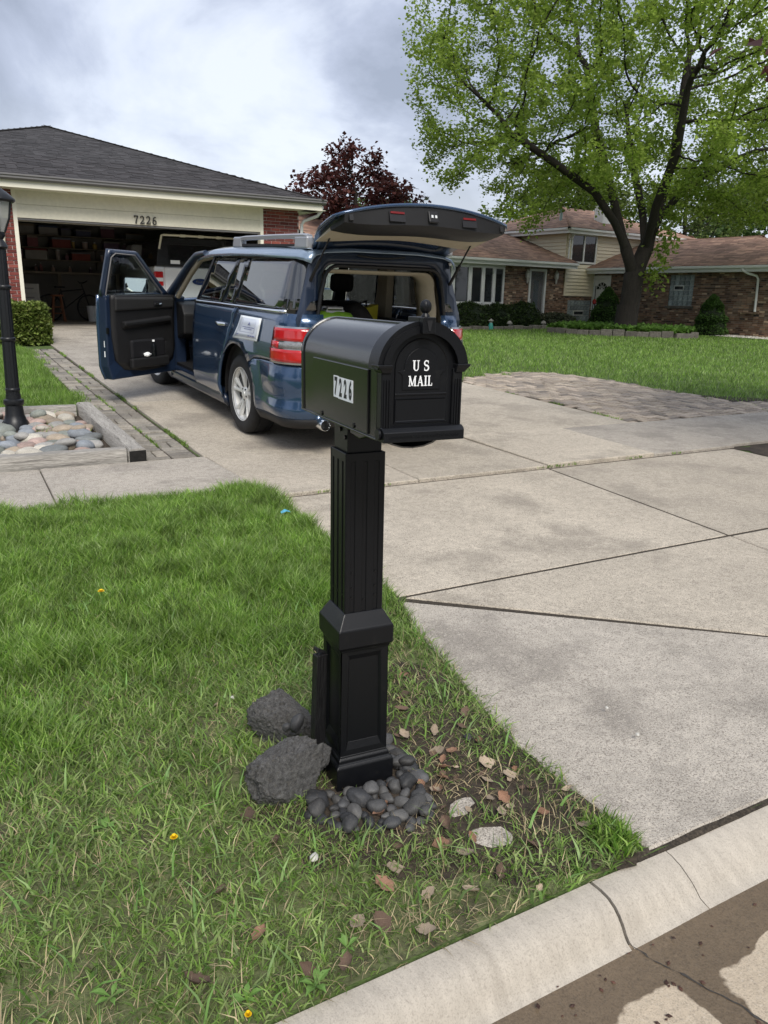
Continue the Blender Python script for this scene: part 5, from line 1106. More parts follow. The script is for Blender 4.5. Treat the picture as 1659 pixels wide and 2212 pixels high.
# siding: one clapboard at a time
def claps(x0, x1, z0, z1, y, skip=None, side=0):
    z = z0
    while z < z1:
        h = min(.145, z1 - z); parts = [(x0, x1)]
        if skip and z + h > skip[2] and z < skip[3]: parts = [(x0, skip[0]), (skip[1], x1)]
        for a, c in parts:
            if c - a < .02: continue
            if side == 0: P = [(a, y - .045, z), (c, y - .045, z), (c, y + .02, z), (a, y + .02, z), (a, y - .006, z + h), (c, y - .006, z + h), (c, y + .02, z + h), (a, y + .02, z + h)]
            else: P = [(y - .045, a, z), (y - .045, c, z), (y + .02, c, z), (y + .02, a, z), (y - .006, a, z + h), (y - .006, c, z + h), (y + .02, c, z + h), (y + .02, a, z + h)]
            m_ = MB(); m_.add(P, [(3, 2, 1, 0), (4, 5, 6, 7), (0, 1, 5, 4), (1, 2, 6, 5), (2, 3, 7, 6), (3, 0, 4, 7)]); m_.build('siding_board', m_side, house)
        z += .145
b = MB(); b.b2((3.12, .0, 1.62), (11.5, .2, 4.3)); b.b2((3.12, .2, 1.62), (3.32, 6.5, 4.3)); b.b2((11.3, .2, 1.62), (11.5, 6.5, 4.3)); b.b2((3.12, 6.3, 0), (11.5, 6.5, 4.3)); b.build('upper_wall', m_mort2, house)
claps(3.10, 5.02, 1.62, 4.28, -.03, (3.32, 4.94, 2.98, 4.16)); claps(5.02, 11.5, 3.0, 4.28, -.03); claps(.0, 6.5, 2.8, 4.28, 3.09, None, 1)
b = MB(); b.b2((3.06, -.075, 1.62), (3.13, -.03, 2.72)); b.b2((3.04, -.07, 1.60), (5.02, .0, 1.625)); b.b2((4.965, -.075, 1.63), (5.0, -.06, 2.75)); b.build('corner_trim', m_side, house)
wn = MB(); wn.b2((3.30, -.085, 2.96), (4.96, -.03, 3.04)); wn.b2((3.30, -.085, 4.10), (4.96, -.03, 4.18)); wn.b2((3.30, -.085, 3.04), (3.38, -.03, 4.10)); wn.b2((4.88, -.085, 3.04), (4.96, -.03, 4.10)); wn.b2((4.09, -.085, 3.04), (4.17, -.03, 4.10)); wf = wn.build('window', m_wtrim, house, bevel=.006)
for x0, x1 in ((3.38, 4.09), (4.17, 4.88)): MB().b2((x0, -.05, 3.04), (x1, -.04, 4.10)).build('pane', m_pane, wf)
b = MB(); b.tube([(3.16, -.32, 4.12), (3.16, -.2, 3.98), (3.16, -.09, 3.9), (3.16, -.08, 2.95)], .035, 6); b.build('downspout', m_wtrim, house)
# glass block windows
def gblocks(x0, x1, z0, z1, nx_, nz_, axis, plane, sgn, vent):
    o = MB(); t = .02
    if axis == 0: o.b2((x0, plane + .05, z0), (x1, plane + .12, z1))
    else: o.b2((plane + .05, x0, z0), (plane + .12, x1, z1))
    fr_ = o.build('glass_block_window', mat('block_grout', (.42, .45, .45), .8, var=.1) if 'block_grout' not in MATS else MATS['block_grout'], house)
    dx_, dz_ = (x1 - x0) / nx_, (z1 - z0) / nz_
    q = MB(); q.box((0, 0, 0), ((dx_ - .022), .05, dz_ - .022) if axis == 0 else (.05, dx_ - .022, dz_ - .022)); me_ = q.mesh('glass_block', m_gblock)
    for i in range(nx_):
        for j in range(nz_):
            if vent and vent[0] <= i <= vent[1] and j == vent[2]: continue
            g_ = link('glass_block', me_, fr_); p = (x0 + (i + .5) * dx_, z0 + (j + .5) * dz_); g_.location = (p[0], plane + .035, p[1]) if axis == 0 else (plane + .035, p[0], p[1])
    if vent:
        a, c, z = x0 + vent[0] * dx_, x0 + (vent[1] + 1) * dx_, z0 + (vent[2] + .5) * dz_; v_ = MB(); v2 = MB()
        if axis == 0: v_.b2((a, plane - .01, z - dz_ * .5), (c, plane + .06, z + dz_ * .5)); v2.b2((a + .03, plane - .016, z - dz_ * .32), (c - .03, plane - .008, z + dz_ * .32))
        else: v_.b2((plane - .01, a, z - dz_ * .5), (plane + .06, c, z + dz_ * .5)); v2.b2((plane - .016, a + .03, z - dz_ * .32), (plane - .008, c - .03, z + dz_ * .32))
        vo = v_.build('vent_frame', m_wtrim, fr_, bevel=.004); vo2 = v2.build('vent_pane', m_pane, fr_)
gblocks(3.42, 4.93, .36, 1.42, 7, 5, 0, 0, -1, (2, 4, 2))
# right wing: wall along y at x = 5, facing -x; white door next to the corner
brick_wall(house, -9.3, -.02, HZ - .35, 2.56, [(-.98, -.02, HZ, 2.50), (-5.01, -3.92, 1.30, 2.48)], 1, 5.0, -1)
gblocks(-5.01, -3.92, 1.30, 2.48, 5, 6, 1, 5.0, -1, (2, 3, 3))
MB().b2((4.93, -5.1, 1.20), (5.02, -3.84, 1.295)).build('window_sill', m_stone, house, bevel=.006)
wd_ = empty('white_door', (0, 0, 0)); wd_.parent = house
f_ = MB(); f_.b2((4.96, -.98, HZ), (5.06, -.90, 2.50)); f_.b2((4.96, -.10, HZ), (5.06, -.02, 2.50)); f_.b2((4.96, -.90, 2.36), (5.06, -.10, 2.50)); f_.build('door_frame', m_wtrim, wd_, bevel=.005)
lf = MB().b2((5.02, -.90, HZ), (5.06, -.10, 2.36)).build('door_leaf', m_wtrim, wd_)
fan = MB(); fan.add([(5.014, -.5, 1.92)] + [(5.014, -.5 + .29 * math.cos(math.pi * i / 12), 1.92 + .29 * math.sin(math.pi * i / 12)) for i in range(13)], [(0, i, i + 1) for i in range(1, 13)]); fan.build('fanlight', m_pane, lf)
fm = MB()
for i in range(1, 5): a = math.pi * i / 5; fm.tube([(5.01, -.5, 1.92), (5.01, -.5 + .29 * math.cos(a), 1.92 + .29 * math.sin(a))], .012, 4)
fm.tube([(5.01, -.5 + .14 * math.cos(math.pi * i / 10), 1.92 + .14 * math.sin(math.pi * i / 10)) for i in range(11)], .010, 4); fm.build('muntin', m_wtrim, lf)
for y0, y1 in ((-.82, -.55), (-.45, -.18)):
    for z0, z1 in ((HZ + .15, 1.0), (1.1, 1.75)): MB().b2((5.008, y0, z0), (5.02, y1, z1)).build('door_panel', m_wtrim, lf, bevel=.006)
b = MB(); b.b2((5.9, -9.3, HZ - .35), (12, -9.1, 2.56)) ; b.b2((5.0, -9.3, HZ - .35), (12, -9.28, 2.56)); b.b2((11.8, -9.3, HZ - .35), (12, 4, 2.56)); b.build('wall', m_mort2, house)
# eaves of both wings
def eave(pts, name='fascia', zt=2.93, h=.19):
    for i in range(len(pts) - 1):
        a, c = Vector(pts[i]), Vector(pts[i + 1]); dd = (c - a); L_ = dd.length; an = math.atan2(dd.y, dd.x); ro = Matrix.Rotation(an, 3, 'Z'); m_ = (a + c) / 2
        MB().box((m_.x, m_.y, zt - h / 2 - .04), (L_, .03, h), ro).build('fascia', m_wtrim, house)
        nrm = ro @ Vector((0, -1, 0)); g_ = MB(); g_.box((m_.x + nrm.x * .06, m_.y + nrm.y * .06, zt - .06), (L_, .11, .10), ro); g_.build('gutter', m_wtrim, house, bevel=.02)
eave([(-9, -.6, 0), (3.18, -.6, 0)]); MB().b2((-9, -.6, 2.72), (3.18, .1, 2.74)).build('soffit', m_wtrim, house)
eave([(4.48, .55, 0), (4.48, -9.8, 0)], zt=2.79); MB().b2((4.48, -9.8, 2.56), (5.1, .5, 2.58)).build('soffit', m_wtrim, house)
eave([(2.7, 6, 0), (2.7, -.4, 0), (11.9, -.4, 0)], zt=4.36)
# roofs with joined shingle courses
def slope(name, p0, p1, q0, q1, parent=house, ex=.15, seed=0, deckm=None):
    """roof plane from eave p0-p1 up to q0-q1 (quads in house space) with shingle pieces"""
    p0, p1, q0, q1 = map(Vector, (p0, p1, q0, q1)); dk = MB(); nrm = (p1 - p0).cross((q0 + q1) / 2 - p0).normalized(); nrm = nrm if nrm.z > 0 else -nrm
    dk.add([p0, p1, q1, q0] + [v - nrm * .06 for v in (p0, p1, q1, q0)], [(0, 1, 2, 3), (7, 6, 5, 4), (0, 4, 5, 1), (1, 5, 6, 2), (2, 6, 7, 3), (3, 7, 4, 0)]); dko = dk.build(name, m_roofdk, parent)
    s = MB(); rr = random.Random(seed); ed = ((q0 + q1) / 2 - (p0 + p1) / 2); up_ = ed - (p1 - p0).normalized() * ed.dot((p1 - p0).normalized()); H_ = up_.length; up_.normalize(); al = (p1 - p0).normalized(); nrow = int(H_ / ex)
    ro = Matrix((al, up_, nrm)).transposed(); tilt = ro @ Matrix.Rotation(.035, 3, 'X')
    for k in range(nrow):
        t = (k + .5) / nrow; a, c = p0.lerp(q0, t), p1.lerp(q1, t); L_ = (c - a).length; x = -rr.uniform(0, .2)
        if L_ < .1: continue
        dr_ = (c - a) / L_
        while x < L_:
            w_ = rr.choice((.26, .32, .40)); e0, e1 = max(0, x), min(L_, x + w_); x += w_
            if e1 - e0 < .04: continue
            s.box(a + dr_ * (e0 + e1) / 2 + nrm * (.008 + rr.uniform(0, .006)), (e1 - e0 - .005, ex * 1.25, .012), tilt)
    tag(s.build('shingles', m_brshi, dko), kind='stuff'); return dko
slope('roof', (-9.2, -.66, 2.93), (3.2, -.66, 2.93), (-9.2, 3.6, 4.36), (3.2, 3.6, 4.36), seed=1)
slope('roof', (3.2, 7.9, 2.93), (-9.2, 7.9, 2.93), (3.2, 3.6, 4.36), (-9.2, 3.6, 4.36), ex=.4, seed=2)
slope('roof', (4.42, .62, 2.79), (4.42, -9.86, 2.79), (8.5, .62, 4.10), (8.5, -5.4, 4.10), seed=3)
slope('roof', (4.42, -9.86, 2.79), (12.6, -9.86, 2.79), (8.5, -5.4, 4.10), (8.52, -5.4, 4.10), seed=4)
slope('roof', (12.6, -9.86, 2.79), (12.6, .62, 2.79), (8.5, -5.4, 4.10), (8.5, .62, 4.10), ex=.4, seed=5)
slope('roof', (2.6, -.5, 4.36), (12.0, -.5, 4.36), (6.1, 3.1, 5.62), (8.5, 3.1, 5.62), seed=6)
slope('roof', (2.6, 6.7, 4.36), (2.6, -.5, 4.36), (6.1, 3.12, 5.62), (6.1, 3.1, 5.62), seed=7)
slope('roof', (12.0, -.5, 4.36), (12.0, 6.7, 4.36), (8.5, 3.1, 5.62), (8.5, 3.12, 5.62), ex=.4, seed=8)
MB().b2((6.1, .7, 4.6), (6.75, 1.2, 5.55)).build('vent_chimney', m_wtrim, house, bevel=.02)
b = MB(); b.lathe([(.06, 4.7), (.06, 5.1), (.10, 5.12), (.10, 5.2), (.02, 5.26)], 10, (3.7, 1.0, 0)); b.build('roof_vent', mat('vent_teal', (.30, .42, .42), .5, var=.1), house, smooth=40)
b = MB(); b.tube([(4.42, -7.28, 2.72), (4.42, -7.30, 2.60), (4.55, -7.45, 2.50), (4.85, -7.62, 2.42), (4.92, -7.66, 2.3), (4.92, -7.70, 1.15)], .045, 8); b.build('downspout', m_wtrim, house, smooth=50)
b = MB(); b.b2((4.90, -7.85, 1.08), (5.0, -7.2, 1.14)); b.b2((4.86, -9.3, HZ - .3), (4.99, -7.9, .32)); b.build('brick_ledge', m_brick2, house)
# bed edging, planter, gravel
bed_z = lambda p: gz(p.x, p.y)
def edging(name, pts, lab, n, hh, dep):
    root = empty(name, (0, 0, 0)); tag(root, lab, 'stone edging')
    P = [Vector(p) for p in pts]; Ls = [(P[i + 1] - P[i]).length for i in range(len(P) - 1)]; T_ = sum(Ls)
    for k in range(n):
        s = (k + .5) / n * T_; i = 0
        while i < len(Ls) - 1 and s > Ls[i]: s -= Ls[i]; i += 1
        p = P[i].lerp(P[i + 1], s / Ls[i]); d_ = P[i + 1] - P[i]; ro = Matrix.Rotation(math.atan2(d_.y, d_.x) + random.uniform(-.08, .08), 3, 'Z'); hq = hh * random.uniform(.8, 1.15)
        q = MB(); q.box((p.x, p.y, gz(p.x, p.y) + hq / 2 - .03), (T_ / n * .97, dep * random.uniform(.9, 1.1), hq), ro); q.build('edging_block', m_stone, root, bevel=.02)
    return root
e0 = [hp(-4.5, -2.0), hp(-2, -2.3), hp(.6, -2.25), hp(2.6, -1.7)]
edging('bed_edging', e0, 'low dark stone edging of the shrub bed under the front windows', 15, .17, .22)
pf = [Vector((18.75, 21.9, 0)), Vector((18.95, 20.95, 0)), Vector((19.9, 19.85, 0)), Vector((21.3, 18.55, 0)), Vector((22.2, 18.5, 0)), Vector((23.1, 19.6, 0))]
edging('planter_edging', pf, 'low stacked stone edging of the bed around the big tree', 17, .24, .28)
m_grav = mat('gravel', (.48, .45, .40), .9, var=.2, vs=30, rand='island', rv=.4, bump=.3)
gb = MB(); rg = random.Random(9)
for k in range(1500):
    p = hp(rg.uniform(3.6, 4.9), rg.uniform(-9.3, -5.6)); s = rg.uniform(.015, .04); a = rg.uniform(0, 6)
    gb.add([(p.x + s * math.cos(a + q * 2.1), p.y + s * math.sin(a + q * 2.1), gz(p.x, p.y) + .004) for q in range(3)] + [(p.x, p.y, gz(p.x, p.y) + s * .9)], [(0, 1, 3), (1, 2, 3), (2, 0, 3)])
tag(gb.build('gravel', m_grav), 'pale gravel strip along the foot of the brick wing', 'gravel', kind='stuff')
# folded tripod by the white door, small garden ornaments
tp = empty('folded_tripod', hp(4.45, -.62, HZ)); tag(tp, 'folded dark tripod with a red head leaning at the white door', 'tripod')
for i, a in enumerate((0, 2.1, 4.2)): MB().tube([(.16 * math.cos(a), .16 * math.sin(a), 0), (.03 * math.cos(a), .03 * math.sin(a), 1.15)], .02, 6).build('leg', mat('tripod_blue', (.03, .035, .07), .5, var=.1) if i == 0 else MATS['tripod_blue'], tp)
MB().lathe([(.05, .98), (.09, 1.02), (.09, 1.12), (.05, 1.17), (.02, 1.2)], 12).build('head', mat('tripod_red', (.35, .02, .02), .5, var=.1), tp, smooth=40); MB().tube([(0, 0, 1.1), (.03, .02, 1.75)], .02, 6).build('pole', m_bike, tp)
m_mush = mat('ornament_stone', (.30, .28, .25), .8, var=.2)
for i, (u_, n_, lab) in enumerate(((-2.05, -2.05, 'small mushroom garden ornament by the middle round shrub'), (-.15, -2.0, 'small mushroom garden ornament by the low juniper'))):
    o = empty('mushroom_ornament', hp(u_, n_, gz(*hp(u_, n_).xy))); tag(o, lab, 'ornament'); MB().lathe([(.05, 0), (.04, .15), (.03, .2)], 10).build('stalk', m_mush, o, smooth=40); MB().lathe([(.10, .19), (.11, .22), (.07, .29), (.01, .32)], 12).build('cap', m_mush, o, smooth=40)
p = hp(-3.2, -2.25); o = empty('garden_gnome', (p.x, p.y, gz(p.x, p.y))); tag(o, 'small teal garden ornament at the end of the round shrubs', 'ornament')
MB().lathe([(.09, 0), (.10, .10), (.07, .22), (.05, .26)], 12).build('body', mat('teal_glaze', (.05, .30, .25), .4, var=.1), o, smooth=40); MB().lathe([(.05, .25), (.06, .31), (.11, .32), (.01, .40)], 12).build('hat', m_mush, o, smooth=40)
# board fence between the two houses
m_fence = mat('grey_fence_board', (.34, .34, .31), .9, var=.2, vs=4, vs2=30, stretch=(6, 6, .7), rand='object', rv=.15, bump=.3, bs=30)
fe = empty('board_fence', (7.15, 18.6, 0)); tag(fe, 'grey vertical board fence between the two houses', 'fence')
fz = gz(8, 18.6); q = MB(); q.box((0, 0, .95), (.135, .02, 1.9)); me_ = q.mesh('fence_board', m_fence)
for k in range(27): o = link('fence_board', me_, fe); o.location = (.07 + k * .142, random.uniform(-.004, .004), fz - .05 + random.uniform(-.01, .01))
for z in (.4, 1.5): MB().b2((0, .015, fz + z), (3.8, .06, fz + z + .09)).build('rail', m_fence, fe)
for k in range(2): MB().b2((.05 + k * 2.4, .06, fz - .2), (.15 + k * 2.4, .16, fz + 1.85)).build('post', m_fence, fe)
# ------------------------------------------------------------------ trees
m_bark = mat('bark', (.028, .023, .019), .95, var=.4, vs=4, vs2=25, bump=1.0, bs=14, stretch=(5, 5, .8))
def leafmat(name, cols, tr=.4, rough=.5, rv=.35):
    return mat(name, cols[0], rough, var=.25, vs=.6, vs2=2.5, rand='island', rv=rv, cols=cols, transl=tr, spec=.3)
def grow(base, trunk, attr, D=2.2, kill=.7, step=.4, maxit=90, seed=0):
    """space colonisation: trunk polylines [(points, None)], attractors -> nodes, parents"""
    nodes = []; par = []
    for line in trunk:
        prev = None
        for i, p in enumerate(line['pts']):
            p = Vector(p)
            if i == 0 and line.get('root') is not None: prev = line['root'](nodes); continue
            if prev is not None:
                a = nodes[prev]; k = max(1, int((p - a).length / step))
                for q in range(1, k + 1):
                    nodes.append(a.lerp(p, q / k)); par.append(prev); prev = len(nodes) - 1
            else: nodes.append(p); par.append(-1); prev = 0
    A = np.array(attr); alive = np.ones(len(A), bool); rr = random.Random(seed)
    for it in range(maxit):
        kd = KDTree(len(nodes))
        for i, p in enumerate(nodes): kd.insert(p, i)
        kd.balance(); pull = {}
        idx = np.nonzero(alive)[0]
        if len(idx) == 0: break
        for i in idx:
            co, j, dist = kd.find(A[i])
            if dist < kill: alive[i] = False; continue
            if dist < D: v = Vector(A[i]) - co; pull.setdefault(j, Vector((0, 0, 0))).__iadd__(v.normalized())
        if not pull: D *= 1.25; continue
        for j, v in pull.items():
            d = (v.normalized() + Vector((rr.uniform(-.25, .25), rr.uniform(-.25, .25), rr.uniform(-.15, .25)))).normalized()
            nodes.append(nodes[j] + d * step); par.append(j)
    return nodes, par
def tree_obj(name, label, base, nodes, par, r0, tip, leaf_n, leaf_size, lm, spread, cat='tree', group=None, expo=2.3, leaf_from=.03, droop=0., seed=0, bark=None):
    n = len(nodes); ch = [0] * n; rad = [0.] * n
    for i in range(n - 1, 0, -1):
        if rad[i] == 0: rad[i] = tip ** expo
        if par[i] >= 0: rad[par[i]] += rad[i]; ch[par[i]] += 1
    rad = [max(r, tip ** expo) ** (1 / expo) for r in rad]; k = r0 / rad[0]; k = k if k < 40 else 1
    rad = [tip + (r - tip) * (r0 - tip) / max(1e-6, rad[0] - tip) for r in rad]
    root = empty(name, base); tag(root, label, cat, group); B = Vector(base)
    # tubes along chains
    kids = {}
    for i in range(n): kids.setdefault(par[i], []).append(i)
    mb = MB(); starts = [(0, None)]
    while starts:
        i, pr = starts.pop(); pts = [nodes[pr] - B] if pr is not None else []; rs_ = [min(rad[pr], rad[i] * 1.25)] if pr is not None else []
        while True:
            pts.append(nodes[i] - B); rs_.append(rad[i]); c = kids.get(i, [])
            if not c: break
            c = sorted(c, key=lambda q: -rad[q])
            for q in c[1:]: starts.append((q, i))
            i = c[0]
        if len(pts) > 1: mb.tube(pts, rs_, 10 if rs_[0] > .12 else (6 if rs_[0] > .035 else 4), cap=False)
    mb.build('trunk', bark or m_bark, root, smooth=80)
    ends = [i for i in range(n) if rad[i] < leaf_from]
    r_ = np.random.default_rng(seed + 3); E_ = np.array([tuple(nodes[i] - B) for i in ends]); k = max(1, int(leaf_n / len(ends)))
    C = np.repeat(E_, k, 0) + r_.normal(0, spread, (len(E_) * k, 3)) * np.array([1, 1, .8]); leaves(root, C, leaf_size, lm, r_, droop); return root
def leaves(root, C, size, lm, r_, droop=0., name='crown'):
    n = len(C); s = size * (.65 + .7 * r_.random(n)); a = r_.random(n) * 2 * np.pi; el = r_.normal(-.15 - droop, .55, n)
    d = np.c_[np.cos(a) * np.cos(el), np.sin(a) * np.cos(el), np.sin(el)]; up_ = np.tile([0, 0, 1.], (n, 1)) + r_.normal(0, .45, (n, 3)); sd_ = np.cross(d, up_); sd_ /= np.linalg.norm(sd_, axis=1)[:, None] + 1e-9; nn = np.cross(sd_, d)
    V = np.empty((n, 4, 3), np.float32); S = s[:, None]
    V[:, 0] = C; V[:, 1] = C + d * S * .5 + sd_ * S * .45 + nn * S * .12; V[:, 2] = C + d * S; V[:, 3] = C + d * S * .5 - sd_ * S * .45 + nn * S * .12
    F_ = (np.arange(n)[:, None] * 4 + np.array([0, 1, 2, 0, 2, 3])).ravel()
    return np_mesh(name, V.reshape(-1, 3), F_, np.full(2 * n, 3), lm, root)
def ell_pts(n, c, r, seed, shell=.0, fn=None):
    r_ = np.random.default_rng(seed); out_ = []
    while len(out_) < n:
        p = r_.uniform(-1, 1, 3); q = np.linalg.norm(p)
        if q > 1 or q < shell: continue
        P = np.array(c) + p * np.array(r)
        if fn and not fn(P): continue
        out_.append(P)
    return out_
lm_lin = leafmat('linden_leaf', [(.24, .345, .050), (.28, .39, .064), (.33, .425, .09), (.19, .29, .042)], .58, rv=.2)
lm_pur = leafmat('purple_leaf', [(.085, .030, .028), (.12, .040, .035), (.055, .022, .022), (.14, .055, .045)], .4)
# the big linden
TB = Vector((20.75, 20.25, gz(20.75, 20.25) - .05))
Rv = Vector((.8828, -.4698, 0)); Fv = Vector((.4698, .8828, 0))       # across and away, seen from the street
def tl(r, h, f=0.): return TB + Rv * r + Fv * f + Vector((0, 0, h))
near = lambda p: (lambda nodes: min(range(len(nodes)), key=lambda i: (nodes[i] - p).length))
trunk = [dict(pts=[tl(.06, 0), tl(.06, .6), tl(.09, 1.3), tl(.12, 2.05)]),
         dict(pts=[tl(.12, 2.05), tl(-.30, 2.9, -.2), tl(-.85, 3.7, -.5), tl(-1.7, 4.6, -.8), tl(-3.1, 5.4, -1.0), tl(-4.6, 6.2, -1.2)], root=near(tl(.12, 2.05))),
         dict(pts=[tl(-.30, 2.9, -.2), tl(-.55, 4.0, .3), tl(-.95, 5.3, .5), tl(-1.5, 6.8, .6), tl(-1.9, 8.4, .6)], root=near(tl(-.30, 2.9, -.2))),
         dict(pts=[tl(.12, 2.05), tl(.45, 2.9, .1), tl(.75, 3.9, .1), tl(.95, 5.2, 0), tl(1.0, 6.9, -.2), tl(1.1, 8.8, -.2)], root=near(tl(.12, 2.05))),
         dict(pts=[tl(.75, 3.9, .1), tl(1.7, 4.9, .5), tl(2.9, 5.7, .9), tl(4.3, 6.3, 1.2)], root=near(tl(.75, 3.9, .1))),
         dict(pts=[tl(.45, 2.9, .1), tl(.3, 4.2, -1.0), tl(.4, 5.6, -2.0), tl(.3, 7.2, -2.6)], root=near(tl(.45, 2.9, .1))),
         dict(pts=[tl(.45, 2.9, .1), tl(.6, 4.2, 1.2), tl(.5, 5.8, 2.4), tl(.3, 7.4, 3.0)], root=near(tl(.45, 2.9, .1)))]
cc = tl(-.1, 8.1)
def lin_shape(P):
    p = Vector(P) - TB; r = p.dot(Rv); f = p.dot(Fv); h = p.z; rad = math.hypot(r, f); return h > 3.7 + .16 * rad + 1.0 * noise_v(P, .35, 3) and rad > .5 and noise_v(P, .42, 8) > -.26
att = ell_pts(2900, cc, (8.05, 8.0, 6.5), 5, .25, lin_shape) + ell_pts(60, tl(-4.4, 3.8, -1.0), (1.4, 1.8, .6), 6) + ell_pts(150, tl(4.6, 4.4, 0), (2.8, 2.4, 1.0), 7)
nodes, par = grow(TB, trunk, att, D=2.4, kill=.62, step=.36, maxit=60, seed=2)
lt = tree_obj('linden_tree', 'tall spreading green leaved tree with a thick forked trunk on the lawn', TB, nodes, par, .35, .008, 140000, .105, lm_lin, .165, seed=1, expo=1.85, leaf_from=.03)
# leafy shoots from the trunk itself
r_ = np.random.default_rng(12); C = []
for r, h, f in ((.9, 2.5, -.2), (1.0, 3.0, -.2), (.75, 2.0, -.35), (1.1, 3.5, 0)): C.append(r_.normal(0, .22, (80, 3)) + np.array(tl(r, h, f) - TB))
leaves(lt, np.concatenate(C), .15, lm_lin, r_, .3, 'trunk_shoots')['kind'] = 'stuff'
# flare at the root
b = MB(); rings = []
for h, r in ((-.05, .54), (.1, .44), (.3, .385), (.6, .36), (1.1, .345)):
    rings.append([(r * (1 + .10 * math.sin(5 * t + 1) * max(0, 1 - h / .6)) * math.cos(t), r * (1 + .10 * math.sin(5 * t + 1) * max(0, 1 - h / .6)) * math.sin(t), h) for t in [2 * math.pi * j / 24 for j in range(24)]])
b.loft(rings, cap=False); b.build('root_flare', m_bark, lt, smooth=80)
def simple_tree(name, label, base, h, crown_c, crown_r, n_att, n_leaf, size, lm, r0, seed, spread=.2, kill=.55, step=.35, group=None, fn=None, tip=.006, leaf_from=.03, shell=.2, extra=None):
    base = Vector((base[0], base[1], gz(base[0], base[1]) - .05)); top = Vector(crown_c)
    tr = [dict(pts=[base, base.lerp(top, .35) + Vector((.1, .05, 0)), base.lerp(top, .75)])]
    nodes, par = grow(base, tr, ell_pts(n_att, crown_c, crown_r, seed, shell, fn) + (extra or []), D=max(crown_r) * .9, kill=kill, step=step, maxit=45, seed=seed)
    return tree_obj(name, label, base, nodes, par, r0, tip, n_leaf, size, lm, spread, seed=seed, group=group, leaf_from=leaf_from)
pn_ = lambda P: noise_v(P, .8, 5) > -.08
simple_tree('purple_plum_tree', 'dark purple leaved tree rising behind the garage roof and the car', (13.85, 27.6), 8, (14.0, 27.6, 4.75), (2.75, 2.6, 2.2), 800, 9500, .15, lm_pur, .15, 21, .15, .42, .28, fn=lambda P: pn_(P) and (P[2] < 5.6 or math.hypot(P[0] - 13.9, P[1] - 27.6) < 1.9 - (P[2] - 5.6) * .9))
simple_tree('purple_maple_tree', 'dark purple maple whose leaf tips hang into view over the driveway', (8.3, 2.75), 5, (8.3, 2.75, 3.9), (2.62, 2.62, 1.5), 500, 9000, .13, lm_pur, .12, 22, .14, .5, .3, extra=ell_pts(90, (6.05, 4.38, 3.25), (.45, .40, .3), 9))
lm_yel = leafmat('budding_leaf', [(.12, .18, .04), (.16, .20, .06), (.10, .15, .04)], .4)
lm_far = leafmat('far_leaf', [(.06, .11, .03), (.08, .13, .04), (.05, .09, .025)], .35)
simple_tree('budding_tree', 'thin budding tree behind the roof of the brick wing', (38.5, 33.5), 9, (38.5, 33.5, 6.2), (3.6, 3.6, 3.2), 700, 9000, .15, lm_yel, .2, 23, .22, .6, .4)
simple_tree('budding_tree', 'yellow green tree standing behind the split level roof', (33.0, 37.5), 9, (33.0, 37.5, 6.0), (4.0, 4.0, 3.0), 700, 13000, .2, lm_yel, .2, 24, .25, .7, .4)
simple_tree('far_tree', 'dense mid green tree far behind the brick wing', (50, 36), 11, (50, 36, 6.0), (6, 6, 4.5), 700, 16000, .3, lm_far, .3, 25, .4, 1.0, .6)
simple_tree('far_tree', 'dense mid green tree behind the living wing chimney', (24, 44), 11, (24, 44, 4.2), (5, 5, 3.0), 600, 12000, .3, lm_far, .3, 26, .4, 1.0, .6)

# ------------------------------------------------------------------ hedge and shrubs
def shrub(name, label, base, shape_fn, n, size, lm, core, seed, cat='shrub', group=None, stem=True):
    root = empty(name, base); tag(root, label, cat, group); r_ = np.random.default_rng(seed)
    P = np.array([shape_fn(r_) for _ in range(n)]); leaves(root, P, size, lm, r_, -.35, 'foliage')
    core(root)
    return root
m_core = mat('shrub_shade', (.012, .02, .008), .95, var=.3, vs=8, bump=.5, bs=20)  # near-black core colour stands in for the shade inside the foliage
lm_box = leafmat('boxwood_leaf', [(.11, .165, .03), (.17, .22, .05), (.08, .12, .025), (.24, .26, .075)], .25)
lm_dk = leafmat('yew_leaf', [(.035, .065, .016), (.05, .085, .022), (.028, .05, .014), (.07, .10, .03)], .25)
lm_arb = leafmat('arborvitae_leaf', [(.06, .125, .025), (.08, .155, .035), (.045, .095, .02)], .25)
lm_gc = leafmat('groundcover_leaf', [(.11, .22, .035), (.14, .26, .05), (.09, .18, .03)], .35)
def boxy(lo, hi, rnd=.08):
    lo, hi = np.array(lo), np.array(hi)
    def f(r_):
        p = lo + r_.random(3) * (hi - lo); k = r_.integers(0, 6)
        if k == 5 or k == 4: p[2] = hi[2]
        elif k == 3: p[1] = lo[1]
        elif k == 2: p[0] = hi[0]
        elif k == 1: p[1] = lo[1]
        c = (lo + hi) / 2; q = np.abs(p - c) / ((hi - lo) / 2); e_ = np.sort(q)[1]
        if e_ > .86: p = c + (p - c) * (1 - rnd * (e_ - .86) * 3)
        p = p + np.array([noise_v(p, 5, 2), noise_v(p, 5, 9), noise_v(p, 5, 14)]) * .05
        return p + r_.normal(0, .014, 3)
    return f
hb = (0, 0, 0)
gzh = gz(1, 14.6)
shrub('boxwood_hedge', 'clipped boxwood hedge in front of the brick pier', (0.45, 15.0, gzh - .02), boxy((-1.4, -.75, 0.03), (1.03, .8, .66)), 17000, .055, lm_box, lambda r: MB().b2((-1.34, -.68, 0), (.96, .72, .58)).build('branches', m_core, r, bevel=.06), 31, 'hedge')
